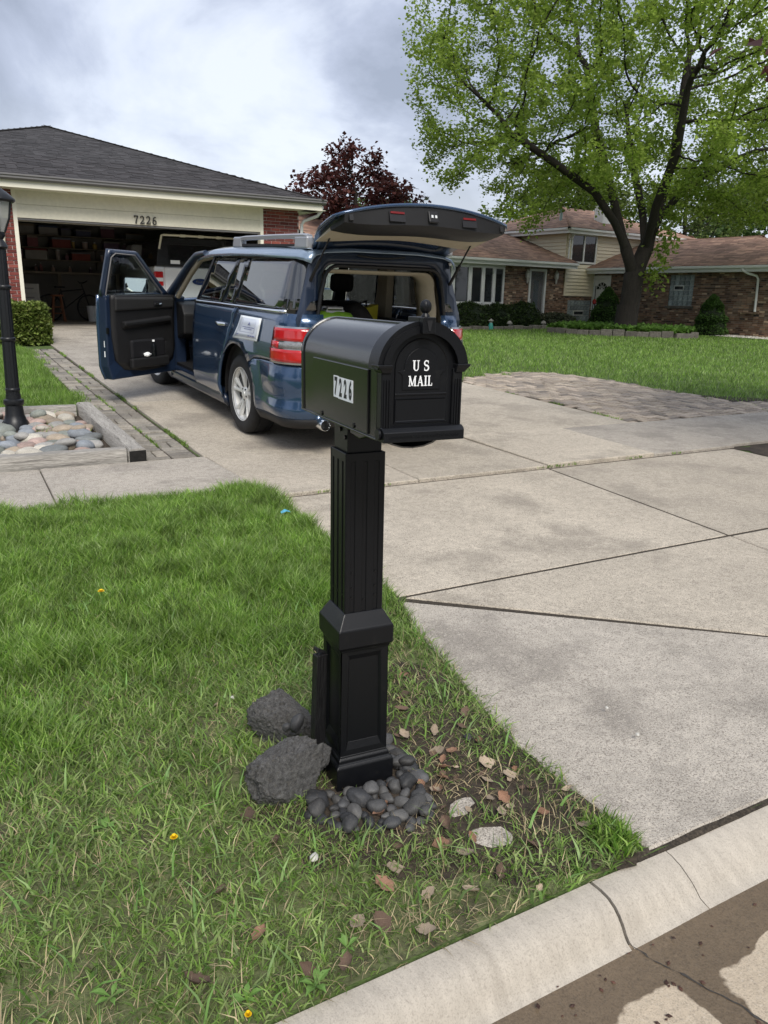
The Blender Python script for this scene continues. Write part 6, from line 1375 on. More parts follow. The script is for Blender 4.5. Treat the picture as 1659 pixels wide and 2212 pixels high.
def ball(rx, ry, rz, sq=1.):
    def f(r_):
        v = r_.normal(0, 1, 3); v /= np.linalg.norm(v); v[2] = abs(v[2]) if r_.random() < .8 else v[2] * .3
        k = .90 + .14 * noise_v(v * 3, 1, rx * 7) + r_.normal(0, .035); return np.array([v[0] * rx * k, v[1] * ry * k, max(.02, v[2] * rz * k)])
    return f
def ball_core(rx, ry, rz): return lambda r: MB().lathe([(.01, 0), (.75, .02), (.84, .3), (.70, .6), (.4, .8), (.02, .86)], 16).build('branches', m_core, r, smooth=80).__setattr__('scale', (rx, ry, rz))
for i, (u_, n_, rx, rz, lab) in enumerate(((-3.3, -1.15, .95, 1.02, 'round dark shrub under the first bay window lights next to the car'), (-1.95, -1.2, .85, .98, 'round dark shrub in the middle under the bay window'), (-.55, -1.15, .85, 1.05, 'round dark shrub between the bay window and the front door'))):
    p = hp(u_, n_); shrub('round_shrub', lab, (p.x, p.y, gz(p.x, p.y)), ball(rx, .8, rz), 5200, .07, lm_dk, ball_core(rx, .8, rz), 41 + i)
p = hp(1.25, -1.2); shrub('juniper', 'low spreading grey green juniper below the front door', (p.x, p.y, gz(p.x, p.y)), ball(1.35, .8, .62), 4200, .08, leafmat('juniper_leaf', [(.09, .10, .06), (.07, .085, .045), (.12, .125, .08)], .2), ball_core(1.35, .8, .55), 45)
def cone(r, h):
    def f(r_):
        t = r_.random() ** .8; a = r_.random() * 6.283; prof = r * (1 - t ** 1.7) ** .75 * (1 + .16 * math.sin(t * 19) * .6) * (.93 + .2 * noise_v((math.cos(a) * 1.5, math.sin(a) * 1.5, t * 4), 1.2, h)) + r_.normal(0, .02)
        return np.array([prof * math.cos(a), prof * math.sin(a), t * h + .02])
    return f
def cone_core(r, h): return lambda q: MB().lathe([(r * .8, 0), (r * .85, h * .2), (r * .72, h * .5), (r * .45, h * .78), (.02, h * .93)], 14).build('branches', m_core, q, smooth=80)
p = hp(4.0, -6.55); shrub('arborvitae', 'bright green rounded cone shrub against the brick wing beyond the glass block window', (p.x, p.y, gz(p.x, p.y)), cone(.62, 1.42), 9000, .06, lm_arb, cone_core(.62, 1.42), 51)
p = hp(3.55, -2.05); shrub('arborvitae', 'bright green cone shrub between the white door and the big tree trunk', (p.x, p.y, gz(p.x, p.y)), cone(.72, 1.62), 8000, .06, lm_arb, cone_core(.72, 1.62), 52)
# ground cover in the planter
r_ = np.random.default_rng(61); q = [(p.x, p.y) for p in pf] + [(22.2, 21.6), (20.4, 22.6)]
x, y, r_ = sample(q, 5.0 * 4.2 * 900, 62); C = np.c_[x, y, gzn(x, y) + .16 + .10 * r_.random(len(x))]
gc = empty('ground_cover', (0, 0, 0)); tag(gc, 'bright green ground cover filling the stone edged tree bed', 'ground cover'); gco = leaves(gc, C, .15, lm_gc, r_, -.7, 'foliage'); gco['kind'] = 'stuff'
b = MB(); b.prism(q, .2, .42); b.build('bed_soil', m_soil, gc)
# ------------------------------------------------------------------ the blue wagon with its driver door and tailgate open
m_blue_p = mat('blue_metallic_paint', (.030, .068, .140), .24, metal=.5, var=.06, vs=60, coat=1., spec=.6)
m_navy = mat('navy_jamb_paint', (.010, .020, .045), .35, var=.05, vs=8, coat=.5)
m_trim = mat('black_trim', (.012, .012, .013), .55, var=.12, vs=30, bump=.1, bs=250)
m_gloss = mat('gloss_black', (.006, .006, .007), .12, var=0, coat=.8)
m_beige = mat('beige_headliner', (.42, .37, .28), .9, var=.06, vs=20)
m_seat = mat('dark_seat', (.018, .017, .017), .7, var=.2, vs=25, bump=.2, bs=200)
m_silver = mat('silver_alloy', (.74, .74, .72), .36, metal=.35, var=.06, vs=15)
m_rail = mat('satin_roof_rail', (.42, .43, .45), .38, metal=.6, var=.04)
def tint(name, tcol, refl=.9, ior=1.5):
    m = bpy.data.materials.new(name); m.use_nodes = True; t = m.node_tree; t.nodes.clear(); o_ = N(t, 'ShaderNodeOutputMaterial'); tr = N(t, 'ShaderNodeBsdfTransparent'); tr.inputs[0].default_value = (*tcol, 1)
    gl = N(t, 'ShaderNodeBsdfGlossy'); gl.inputs['Roughness'].default_value = .015; gl.inputs[0].default_value = (refl, refl, refl, 1); lw = N(t, 'ShaderNodeLayerWeight'); lw.inputs[0].default_value = .5; f0 = ((ior - 1) / (ior + 1)) ** 2; pw = N(t, 'ShaderNodeMath', operation='POWER'); t.links.new(lw.outputs['Facing'], pw.inputs[0]); pw.inputs[1].default_value = 4.5; fr_ = N(t, 'ShaderNodeMath', operation='MULTIPLY_ADD'); t.links.new(pw.outputs[0], fr_.inputs[0]); fr_.inputs[1].default_value = 1 - f0; fr_.inputs[2].default_value = f0
    nz = N(t, 'ShaderNodeTexNoise'); nz.inputs['Scale'].default_value = 1.4; bp = N(t, 'ShaderNodeBump'); bp.inputs['Strength'].default_value = .02; t.links.new(nz.outputs['Fac'], bp.inputs['Height']); t.links.new(bp.outputs[0], gl.inputs['Normal'])
    ms = N(t, 'ShaderNodeMixShader'); t.links.new(fr_.outputs[0], ms.inputs[0]); t.links.new(tr.outputs[0], ms.inputs[1]); t.links.new(gl.outputs[0], ms.inputs[2]); t.links.new(ms.outputs[0], o_.inputs[0]); MATS[name] = m; return m
m_priv = tint('privacy_glass', (.30, .31, .32), 1., 2.1)
m_winds = tint('clear_car_glass', (.74, .79, .77), .9, 1.5)
CM = Matrix(((0.9996573, -0.0261505, 0.0011768, 3.126968), (0.0261769, 0.9986467, -0.0449391, 6.872976), (0, 0.0449545, 0.9989890, 0.1600), (0, 0, 0, 1)))
car = empty('station_wagon', mat4=CM); tag(car, 'dark blue boxy wagon on the driveway with tailgate and driver door open', 'car')
XS, RC, YR = .88, .26, -1.13
S1 = -(YR + RC); S2 = S1 + RC * math.pi / 2
def beltz(y): return 1.135 - .022 * y
def inset_d(z, y=0):
    d = 0.
    if z < .36: d += (.36 - z) * .35
    if z > .86: d += min(z - .86, .28) * .10
    if z > 1.13: d += (z - 1.13) * .285
    if y > 2.9: d += ((y - 2.9) / 1.1) ** 2 * .14
    return d
def bodymap(s, z, out=0., side=-1, flare=True):
    """unrolled body side: s grows from the rear axle towards and round the back"""
    if s <= S1: p, n_ = (-XS, -s), (-1, 0)
    elif s <= S2: t = (s - S1) / RC; p = (-XS + RC - RC * math.cos(t), -S1 - RC * math.sin(t)); n_ = (-math.cos(t), -math.sin(t))
    else: p, n_ = (-XS + RC + (s - S2), YR), (0, -1)
    d = -inset_d(z, p[1]) + out
    if flare:
        for cy in (0, 3.0):
            r = math.hypot(p[1] - cy, z - .36)
            if r < .62: d += .022 * max(0, 1 - abs(r - .47) / .15)
    return Vector(((p[0] + n_[0] * d) * (1 if side < 0 else -1), p[1] + n_[1] * d, z))
def panel(name, m, parent, outer, holes=(), h=.07, mp_=None, thick=.02, smooth=True, off=-1):
    def samp(L_):
        R1 = []
        for i in range(len(L_)):
            a, c = Vector(L_[i]), Vector(L_[(i + 1) % len(L_)]); k = max(1, int((c - a).length / h + .5))
            for q in range(k): R1.append(tuple(a.lerp(c, q / k)))
        return R1
    loops = [samp(outer)] + [samp(x) for x in holes]; V = []; E_ = []
    for L_ in loops:
        k = len(V); V += L_; E_ += [(k + i, k + (i + 1) % len(L_)) for i in range(len(L_))]
    P = np.array(loops[0]); lo, hi = P.min(0), P.max(0); gx, gy = np.meshgrid(np.arange(lo[0] + h / 2, hi[0], h), np.arange(lo[1] + h / 2, hi[1], h)); gx, gy = gx.ravel(), gy.ravel()
    k = in_poly(gx, gy, loops[0])
    for L_ in loops[1:]: k &= ~in_poly(gx, gy, L_)
    B_ = np.array(V)
    for x, y in zip(gx[k], gy[k]):
        if np.min((B_[:, 0] - x) ** 2 + (B_[:, 1] - y) ** 2) > (h * .45) ** 2: V.append((x, y))
    r = delaunay_2d_cdt([Vector(v) for v in V], E_, [], 0, 1e-5); vo, fo = r[0], r[2]
    C = np.array([[sum(vo[i][q] for i in f) / 3 for q in (0, 1)] for f in fo]); k = in_poly(C[:, 0], C[:, 1], loops[0])
    for L_ in loops[1:]: k &= ~in_poly(C[:, 0], C[:, 1], L_)
    me = bpy.data.meshes.new(name); me.from_pydata([tuple(mp_(v[0], v[1])) for v in vo], [], [f for f, q in zip(fo, k) if q]); me.materials.append(m)
    bm = bmesh.new(); bm.from_mesh(me); bmesh.ops.delete(bm, geom=[v for v in bm.verts if not v.link_faces], context='VERTS'); bmesh.ops.recalc_face_normals(bm, faces=bm.faces)
    cx_ = sum((v.co for v in bm.verts), Vector()) / len(bm.verts); f0 = max(bm.faces, key=lambda f: f.calc_area()); outw = f0.calc_center_median() - Vector((0, 1.2, .8))
    if f0.normal.dot(outw) < 0: bmesh.ops.reverse_faces(bm, faces=bm.faces)
    bm.to_mesh(me); bm.free()
    if smooth: me.polygons.foreach_set('use_smooth', [True] * len(me.polygons))
    o = link(name, me, parent)
    if thick: md = o.modifiers.new('s', 'SOLIDIFY'); md.thickness = thick; md.offset = off
    return o
def arcpts(cy, r, a0, a1, n=12, cz=.36): return [(cy + r * math.cos(R_(a0 + (a1 - a0) * i / n)), cz + r * math.sin(R_(a0 + (a1 - a0) * i / n))) for i in range(n + 1)]
def S(pts): return [(-y, z) for y, z in pts]          # (y, z) -> (s, z)
AR = .455
for sd_ in (-1, 1):
    bm_ = lambda s, z, sd_=sd_: bodymap(s, z, 0, sd_)
    lft = sd_ < 0
    rd = [(.055, beltz(0) - .012), (1.285, beltz(1.28) - .012), (1.30, .98), (1.335, .62), (1.34, .262), (.462, .262)] + arcpts(0, AR, -4, 42, 6) + [(.235, .80), (.165, .95), (.12, 1.06)]
    dr_ = panel('rear_door', m_blue_p, car, S(rd), mp_=bm_)
    qp_ = [(.035, beltz(0) - .012), (.10, 1.055), (.145, .95), (.215, .805), (.325, .692)] + arcpts(0, AR, 44.5, 133, 10) + [(-.42, .742), (-.60, .758), (-.80, .765)]
    q_s = S(qp_) + [(S2 + .06, .765), (S2 + .06, beltz(-1.1) - .012), (S1, beltz(-.9) - .012)]
    panel('quarter_panel', m_blue_p, car, q_s, mp_=bm_)
    bp_ = arcpts(0, AR, 136, 184, 6) + [(-.462, .30)]
    b_s = S([(-.42, .730), (-.345, .690)] + bp_) + [(.95, .305), (S2 + .62, .305), (S2 + .62, .735), (S1 + .1, .752), (.80, .752), (.60, .745)]
    def bump_map(s, z, sd_=sd_):
        t = min(1, max(0, (s - .55) / .25)); o_ = .0
        if z < .44: o_ += .035 * t * (1 - abs(z - .385) / .06 if abs(z - .385) < .06 else 0) * 1.0
        if z > .50: o_ += .028 * t * math.sin(math.pi * min(1, (z - .50) / .24))
        return bodymap(s, z, o_, sd_)
    panel('rear_bumper', m_blue_p, car, b_s, mp_=bump_map, h=.045)
    panel('lower_valance', m_trim, car, [(.47, .235), (S2 + .62, .235), (S2 + .62, .312), (.47, .312)], mp_=lambda s, z, sd_=sd_: bodymap(s, z, .006 - .25 * (.31 - z), sd_))
    # glass
    bz = lambda y: beltz(y) + .018
    panes = [('door_glass', [(1.235, bz(1.23)), (.520, bz(.53)), (.275, 1.538), (.935, 1.533)]), ('door_vent_glass', [(.505, bz(.5)), (.203, bz(.2)), (.018, 1.542), (.260, 1.538)])]
    for nm, pl_ in panes: panel(nm, m_priv, dr_, S(pl_), mp_=lambda s, z, sd_=sd_: bodymap(s, z, -.004, sd_), thick=.004, h=.1)
    qg = S([(.180, bz(.17)), (-.005, 1.545)]) + [(S1, 1.560), (S2 + .04, 1.560), (S2 + .04, bz(-1.1)), (S1, bz(-.9))]
    panel('quarter_glass', m_priv, car, qg, mp_=lambda s, z, sd_=sd_: bodymap(s, z, -.004, sd_), thick=.004, h=.08)
    # gloss black pillars between the panes
    for pq in ([(1.290, bz(1.28)), (1.225, bz(1.23)), (.925, 1.545), (.985, 1.545)], [(.545, bz(.53)), (.480, bz(.5)), (.235, 1.545), (.300, 1.545)], [(.235, bz(.2)), (.150, bz(.17)), (-.035, 1.548), (.050, 1.548)]):
        panel('pillar_trim', m_gloss, car, S(pq), mp_=lambda s, z, sd_=sd_: bodymap(s, z, -.016, sd_), thick=.008, h=.2)
    # chrome belt line
    bl_ = [(y, beltz(y) - .010) for y in np.linspace(1.28, -.87, 12)]
    st_ = [(-y, z) for y, z in bl_] + [(S1 + .12, beltz(-1) - .010), (S1 + .12, beltz(-1) + .014)] + [(-y, z + .024) for y, z in reversed(bl_)]
    panel('belt_moulding', m_chrome, car, st_, mp_=lambda s, z, sd_=sd_: bodymap(s, z, .008, sd_), thick=.012, h=.06)
    # rocker
    panel('rocker_sill', m_navy, car, S([(.47, .16), (.47, .258), (2.50, .258), (2.50, .16)]), mp_=lambda s, z, sd_=sd_: bodymap(s, z, .004 if z > .2 else -.02, sd_), thick=.05)
    # front fender
    ff_ = [(2.31, beltz(2.3) - .03), (2.30, .62), (2.30, .262), (2.538, .262)] + arcpts(3.0, AR, 184, -4, 14) + [(3.60, .262), (3.86, .30), (3.92, .50), (3.90, .92), (3.60, 1.0), (3.0, 1.06)]
    panel('front_fender', m_blue_p, car, S(ff_), mp_=bm_)
    # wheel wells
    for cy in (0, 3.0):
        w_ = MB(); rings = []
        for a in range(13): t = R_(-6 + 192 * a / 12); rings.append([(sd_ * x, cy + .46 * math.cos(t), .36 + .46 * math.sin(t)) for x in (.84, .55)])
        w_.loft(rings, cap=False, closed=False); w_.build('wheel_well', m_trim, car, smooth=60)
if True:   # closed front door on the far side
    fd = [(1.30, beltz(1.3) - .012), (2.29, beltz(2.29) - .012), (2.285, .262), (1.355, .262), (1.35, .62), (1.315, .98)]
    o = panel('front_door', m_blue_p, car, S(fd), mp_=lambda s, z: bodymap(s, z, 0, 1)); panel('front_door_glass', m_winds, o, S([(1.30, beltz(1.3) + .02), (2.20, beltz(2.2) + .02), (1.62, 1.52), (.99, 1.53)]), mp_=lambda s, z: bodymap(s, z, -.004, 1), thick=.004, h=.1)
    o = empty('wing_mirror', (0, 0, 0)); o.parent = car; MB().box((1.0, 2.12, 1.16), (.2, .10, .16)).build('mirror_shell', m_blue_p, o, bevel=.04, seg=3); MB().box((1.0, 2.068, 1.16), (.165, .006, .125)).build('mirror_glass', m_chrome, o, bevel=.002)
# roof, visor and header
def cross(y, w0, zc): return [(-w0 - .008, y, zc - .09), (-w0 + .004, y, zc - .06), (-w0 + .035, y, zc - .028), (-w0 + .12, y, zc - .004), (-.3, y, zc + .012), (.3, y, zc + .012), (w0 - .12, y, zc - .004), (w0 - .035, y, zc - .028), (w0 - .004, y, zc - .06), (w0 + .008, y, zc - .09)]
rings = [cross(-1.09, .66, 1.615), cross(-1.03, .70, 1.635), cross(-.95, .725, 1.645), cross(-.3, .745, 1.652), cross(.5, .745, 1.648), cross(1.05, .738, 1.632), cross(1.35, .73, 1.612), cross(1.55, .715, 1.585), cross(1.66, .70, 1.555)]
b = MB(); b.loft(rings, cap=False, closed=False); o = b.build('roof', mat('silver_blue_roof_paint', (.26, .34, .44), .26, metal=.5, var=.03, vs=30, coat=1.), car, smooth=60, solid=.012)
for sd_ in (-1, 1):
    rl_ = MB(); pr = [(.61, 1.655), (.60, 1.685), (.50, 1.718), (.30, 1.728), (-.4, 1.736), (-.95, 1.738), (-1.02, 1.73)]
    for i in range(len(pr) - 1): pass
    rl_.loft([[(sd_ * (.655 + dx_), y, z + dz_) for dx_, dz_ in ((-.025, -.03), (.025, -.03), (.028, -.004), (.012, .006), (-.018, .006), (-.028, -.004))] for y, z in pr]); rr_ = rl_.build('roof_rail', m_rail, car, smooth=45)
    for y0, y1 in ((-1.03, -.80), (.40, .60)): MB().b2((sd_ * .625, y0, 1.63), (sd_ * .685, y1, 1.725)).build('rail_foot', m_rail, rr_, bevel=.015, seg=3)
    MB().b2((sd_ * .64, -.8, 1.645), (sd_ * .672, .4, 1.665)).build('rail_base', m_trim, rr_)
    # A pillar and hinge pillar round the front door opening
    ap_ = MB(); ap_.tube([(sd_ * .84, 2.38, 1.06), (sd_ * .80, 2.10, 1.24), (sd_ * .755, 1.80, 1.44), (sd_ * .725, 1.60, 1.545), (sd_ * .722, 1.30, 1.572)], [.055, .045, .04, .036, .03], 8); ap_.build('a_pillar', m_navy, car, smooth=60)
    MB().b2((sd_ * .70, 1.20, .26), (sd_ * .835, 1.275, 1.12)).build('b_pillar', m_navy, car, bevel=.02)
    bp2 = MB(); bp2.loft([[(sd_ * .70, 1.24, 1.12), (sd_ * .835, 1.24, 1.12), (sd_ * .835, 1.30, 1.12), (sd_ * .70, 1.30, 1.12)], [(sd_ * .66, .97, 1.56), (sd_ * .725, .97, 1.56), (sd_ * .725, 1.02, 1.56), (sd_ * .66, 1.02, 1.56)]]); bp2.build('b_pillar', m_trim, car)
    MB().b2((sd_ * .66, 2.30, .2), (sd_ * .845, 2.40, 1.10)).build('hinge_pillar', m_navy, car, bevel=.02)
    MB().b2((sd_ * .62, .5, .18), (sd_ * .83, 2.4, .33)).build('door_sill', m_navy, car, bevel=.02)
    ip = MB(); ip.tube([(sd_ * .765, 2.2, 1.10), (sd_ * .715, 1.85, 1.36), (sd_ * .685, 1.58, 1.51), (sd_ * .66, 1.2, 1.55)], .03, 8); ip.build('a_pillar_liner', m_beige, car, smooth=60)
b = MB(); b.add([(-.70, 1.66, 1.555), (.70, 1.66, 1.555), (.80, 2.42, 1.07), (-.80, 2.42, 1.07), (0, 1.68, 1.57), (0, 2.50, 1.08)], [(0, 3, 5, 4), (4, 5, 2, 1)]); b.build('windscreen', m_winds, car, smooth=60)
# bonnet and nose
rings = []
for y, zc, wd in ((2.40, 1.075, .80), (2.9, 1.06, .80), (3.5, 1.02, .78), (3.85, .96, .74), (3.93, .90, .72)): rings.append([(x * wd, y - .08 * abs(x) ** 3, zc - .05 * abs(x) ** 3) for x in (-1, -.8, -.4, 0, .4, .8, 1)])
b = MB(); b.loft(rings, cap=False, closed=False); b.build('bonnet', m_blue_p, car, smooth=60, solid=.015)
nose = MB(); nose.loft([[(x * .76, 3.99 - .12 * abs(x) ** 2, z) for x in np.linspace(-1, 1, 9)] for z in (.26, .45, .65, .90)], cap=False, closed=False); nose.build('front_bumper', m_blue_p, car, smooth=60, solid=.02)
MB().b2((-.5, 3.97, .62), (.5, 4.005, .82)).build('grille', m_chrome, car, bevel=.01)
for s in (-1, 1): MB().b2((s * .52, 3.88, .66), (s * .76, 3.96, .84)).build('headlight', m_clear, car, bevel=.02)
# floor pan and underbody
b = MB(); b.b2((-.78, -1.0, .30), (.78, 3.8, .36)); b.b2((-.70, -1.02, .36), (.70, .55, .60)); b.build('floor_pan', m_trim, car)
# wheels
def wheel(x, y, sgn):
    w_ = empty('wheel', (x, y, .358)); w_.parent = car
    pf_ = [(.235, -.105), (.262, -.118), (.30, -.122), (.338, -.112), (.352, -.095), (.3575, -.07), (.3575, -.052), (.350, -.048), (.3505, -.042), (.358, -.038), (.3585, 0), (.358, .038), (.3505, .042), (.350, .048), (.3575, .052), (.3575, .07), (.352, .095), (.338, .112), (.30, .122), (.262, .118), (.235, .105)]
    MB().lathe(pf_, 48, axis='x', cap=False).build('tyre', m_rubber, w_, smooth=40)
    rim = MB(); rim.lathe([(.236, -.108), (.243, -.112), (.246, -.106), (.238, -.096), (.222, -.085), (.215, -.03), (.21, .09)], 48, axis='x', cap=False) if sgn < 0 else rim.lathe([(.236, .108), (.243, .112), (.246, .106), (.238, .096), (.222, .085), (.215, .03), (.21, -.09)], 48, axis='x', cap=False)
    for k in range(5):
        for dq in (-.17, .17):
            a0 = 2 * math.pi * k / 5 + dq * .62 + .3; a1 = 2 * math.pi * k / 5 + dq * 1.25 + .3; rings = []
            for t in (0, .33, .66, 1):
                r = lerp(.055, .226, t); a = lerp(a0, a1, t); ww = lerp(.020, .015, t) + (.006 if t == 1 else 0); dep = sgn * lerp(.072, .098, t); c, s = math.cos(a), math.sin(a)
                rings.append([(dep - sgn * .03, r * c - ww * s, r * s + ww * c), (dep, r * c - ww * .7 * s, r * s + ww * .7 * c), (dep + sgn * .004, r * c, r * s), (dep, r * c + ww * .7 * s, r * s - ww * .7 * c), (dep - sgn * .03, r * c + ww * s, r * s - ww * c)])
            rim.loft(rings, cap=False)
    ro = rim.build('rim', m_silver, w_, smooth=35)
    MB().lathe([(.075, sgn * .04), (.072, sgn * .07), (.05, sgn * .082), (.032, sgn * .085), (.03, sgn * .092), (.01, sgn * .094)], 24, axis='x').build('centre_cap', m_silver, ro, smooth=40)
    for k in range(5): a = 2 * math.pi * (k + .5) / 5 + .3; MB().lathe([(.009, sgn * .06), (.009, sgn * .083), (.004, sgn * .086)], 8, (0, .052 * math.cos(a), .052 * math.sin(a)), 'x').build('wheel_nut', m_steel_dk, ro)
    MB().lathe([(.20, sgn * .0), (.20, sgn * .02), (.05, sgn * .03)], 30, axis='x').build('brake_disc', m_trim, w_)
    return w_
wheel(-.735, 0, -1); wheel(.735, 0, 1); wheel(-.735, 3.0, -1).rotation_euler = (0, 0, R_(6)); wheel(.735, 3.0, 1)
# tail lights
m_tlrim = mat('lamp_bezel', (.42, .43, .44), .2, metal=.9, var=.05)
m_redd = mat('dull_red', (.16, .008, .008), .35, var=.1)
m_revl = mat('reverse_lens', (.20, .205, .21), .12, var=.4, vs=70, coat=1.)
for sd_ in (-1, 1):
    def tm(o_): return lambda s, z, sd_=sd_: bodymap(s, z, o_, sd_)
    tl_ = panel('tail_light', m_tlrim, car, [(.825, .757), (S2 - .02, .757), (S2 - .02, 1.05), (.90, 1.05), (.865, 1.03)], mp_=tm(.022), h=.05, thick=.03)
    rr_ = lambda a, c, z0, z1, m, nm, o_=.030: panel(nm, m, tl_, [(a, z0), (c, z0), (c, z1), (a, z1)], mp_=tm(o_), h=.05, thick=.012)
    rr_(.890, S2 - .045, .938, 1.036, m_red, 'red_lens'); rr_(.845, S2 - .045, .773, .872, m_red, 'red_lens'); rr_(.862, .955, .878, .932, m_red, 'red_lens'); rr_(.965, S2 - .045, .882, .928, m_revl, 'reverse_lens')
# rear opening frame
opn = [(-.60, .74), (.60, .74), (.615, 1.10), (.585, 1.30)] + [(.43 + .13 * math.cos(R_(a)), 1.40 + .13 * math.sin(R_(a))) for a in range(0, 91, 18)] + [(-.43 - .13 * math.cos(R_(a)), 1.40 + .13 * math.sin(R_(a))) for a in range(90, -1, -18)] + [(-.585, 1.30), (-.615, 1.10)]
outl = [(-.74, .70), (.74, .70), (.775, 1.10), (.68, 1.42), (.64, 1.58), (.56, 1.645), (-.56, 1.645), (-.64, 1.58), (-.68, 1.42), (-.775, 1.10)]
panel('tailgate_opening', m_navy, car, outl, [opn], mp_=lambda x, z: Vector((x, -1.035 + .08 * max(0, z - 1.15), z)), thick=.07, h=.06, off=0)
def ring_tube(pts, r, m, nm, y, parent=car): b = MB(); b.tube([(p[0], y, p[1]) for p in pts], r, 6); return b.build(nm, m, parent, smooth=60)
ring_tube([(p[0] * .985, .745 + (p[1] - .745) * .985) for p in opn] + [(opn[0][0] * .985, .745)], .016, m_trim, 'weatherstrip', -1.075)
hl = [(-.575, .98), (-.565, 1.20), (-.53, 1.36)] + [(-.43 - .10 * math.cos(R_(a)), 1.385 + .10 * math.sin(R_(a))) for a in range(0, 91, 18)] + [(.43 + .10 * math.cos(R_(a)), 1.385 + .10 * math.sin(R_(a))) for a in range(90, -1, -18)] + [(.53, 1.36), (.565, 1.20), (.575, .98)]
b = MB(); b.loft([[(p[0], -1.0, p[1]) for p in hl], [(p[0] * .93, -.86, .98 + (p[1] - .98) * .95) for p in hl], [(p[0] * .99, -.70, .98 + (p[1] - .98) * .98) for p in hl]], cap=False, closed=False); b.build('headliner_arch', m_beige, car, smooth=60, solid=.01)
b = MB(); b.b2((-.66, -.95, 1.545), (.66, 1.5, 1.565)); b.build('headliner', m_beige, car)
for sd_ in (-1, 1):
    MB().b2((sd_ * .60, -.98, .36), (sd_ * .80, .9, 1.04)).build('side_trim', m_trim, car, bevel=.03)
    for y0, y1, t0, t1 in ((.10, .32, -.06, .10),):
        c_ = MB(); c_.loft([[(sd_ * .70, y0, 1.04), (sd_ * .78, y0, 1.04), (sd_ * .78, y1, 1.04), (sd_ * .70, y1, 1.04)], [(sd_ * .62, t0, 1.55), (sd_ * .69, t0, 1.55), (sd_ * .69, t1, 1.55), (sd_ * .62, t1, 1.55)]]); c_.build('pillar_liner', m_beige, car)
    c_ = MB(); c_.loft([[(sd_ * .66, -.98, 1.04), (sd_ * .74, -.98, 1.04), (sd_ * .76, -.72, 1.04), (sd_ * .68, -.72, 1.04)], [(sd_ * .58, -.96, 1.55), (sd_ * .63, -.96, 1.55), (sd_ * .66, -.80, 1.55), (sd_ * .60, -.80, 1.55)]]); c_.build('pillar_liner', m_beige, car)
MB().b2((-.62, -1.02, .60), (.62, .60, .72)).build('load_floor', m_trim, car, bevel=.01); MB().b2((-.60, -1.09, .70), (.60, -.98, .745)).build('scuff_plate', m_trim, car, bevel=.01)
def seat(x, y, wd, hb=.66):
    s_ = empty('seat', (x, y, .36)); s_.parent = car; MB().box((0, .22, .16), (wd, .50, .16)).build('cushion', m_seat, s_, bevel=.05, seg=3); MB().box((0, -.06, .22 + hb / 2), (wd, .15, hb), Matrix.Rotation(R_(10), 3, 'X')).build('backrest', m_seat, s_, bevel=.05, seg=3); MB().box((0, -.16, .30 + hb + .09), (wd * .5, .10, .17), Matrix.Rotation(R_(8), 3, 'X')).build('headrest', m_seat, s_, bevel=.04, seg=3)
for x in (-.36, .36): seat(x, 1.45, .50); seat(x, .55, .48, .60)
b = MB(); b.loft([[(x, 2.05, .70), (x, 2.03, .92), (x, 2.12, 1.02), (x, 2.42, 1.05), (x, 2.42, .60)] for x in (-.76, .76)]); b.build('dashboard', m_trim, car, bevel=.02)
b = MB(); b.tube([(-.38 + .185 * math.cos(2 * math.pi * i / 24), 1.93 - .07 * math.sin(2 * math.pi * i / 24), .93 + .17 * math.sin(2 * math.pi * i / 24)) for i in range(25)], .016, 8, cap=False); b.tube([(-.38, 2.1, .90), (-.38, 1.94, .93)], .04, 8); b.box((-.38, 1.94, .93), (.33, .03, .05)); b.build('steering_wheel', m_trim, car, smooth=60)
MB().box((.0, 1.80, 1.46), (.22, .03, .065)).build('interior_mirror', m_trim, car, bevel=.01)
ph = MB(); ph.tube([(-.12, 2.15, 1.04), (-.16, 2.02, 1.10), (-.20, 1.98, 1.15)], .012, 6); ph.box((-.21, 1.97, 1.17), (.075, .02, .11)); ph.build('phone_holder', m_trim, car)
# exhaust
e_ = MB(); e_.tube([(-.30, .2, .28), (-.46, -.6, .28), (-.56, -.95, .285), (-.58, -1.10, .285)], [.035, .035, .034, .034], 12); e_.build('exhaust_pipe', mat('rusty_exhaust', (.20, .15, .11), .6, metal=.6, var=.3, vs=20), car, smooth=60)
MB().lathe([(.030, 0), (.044, 0), (.046, -.13), (.042, -.135), (.040, -.13), (.038, -.02)], 24, (-.58, -1.08, .285), 'y', cap=False).build('exhaust_tip', m_chrome, car, smooth=40); MB().lathe([(.038, -.06), (.001, -.061)], 16, (-.58, -1.08, .285), 'y').build('exhaust_bore', m_ink, car)
mf = MB(); mf.lathe([(.10, -.35), (.125, -.30), (.125, .30), (.10, .35)], 16, (-.30, -.72, .30), 'x'); mf.build('muffler', MATS['rusty_exhaust'], car, smooth=40)
# door handle
for sd_ in (-1, 1):
    h_ = empty('door_handle', (0, 0, 0)); h_.parent = car
    pts_h = [bodymap(-y, .955, .038 if .32 < y < .52 else .010, sd_) for y in (.56, .52, .45, .38, .32, .285)]; MB().tube(pts_h, [.010, .016, .017, .017, .016, .010], 8).build('handle_grip', m_chrome, h_, smooth=60); c_ = bodymap(-.45, .95, -.0, sd_); MB().lathe([(.035, -.004), (.034, .004), (.02, -.002)], 16, tuple(c_), 'x').build('handle_recess', m_navy, h_)
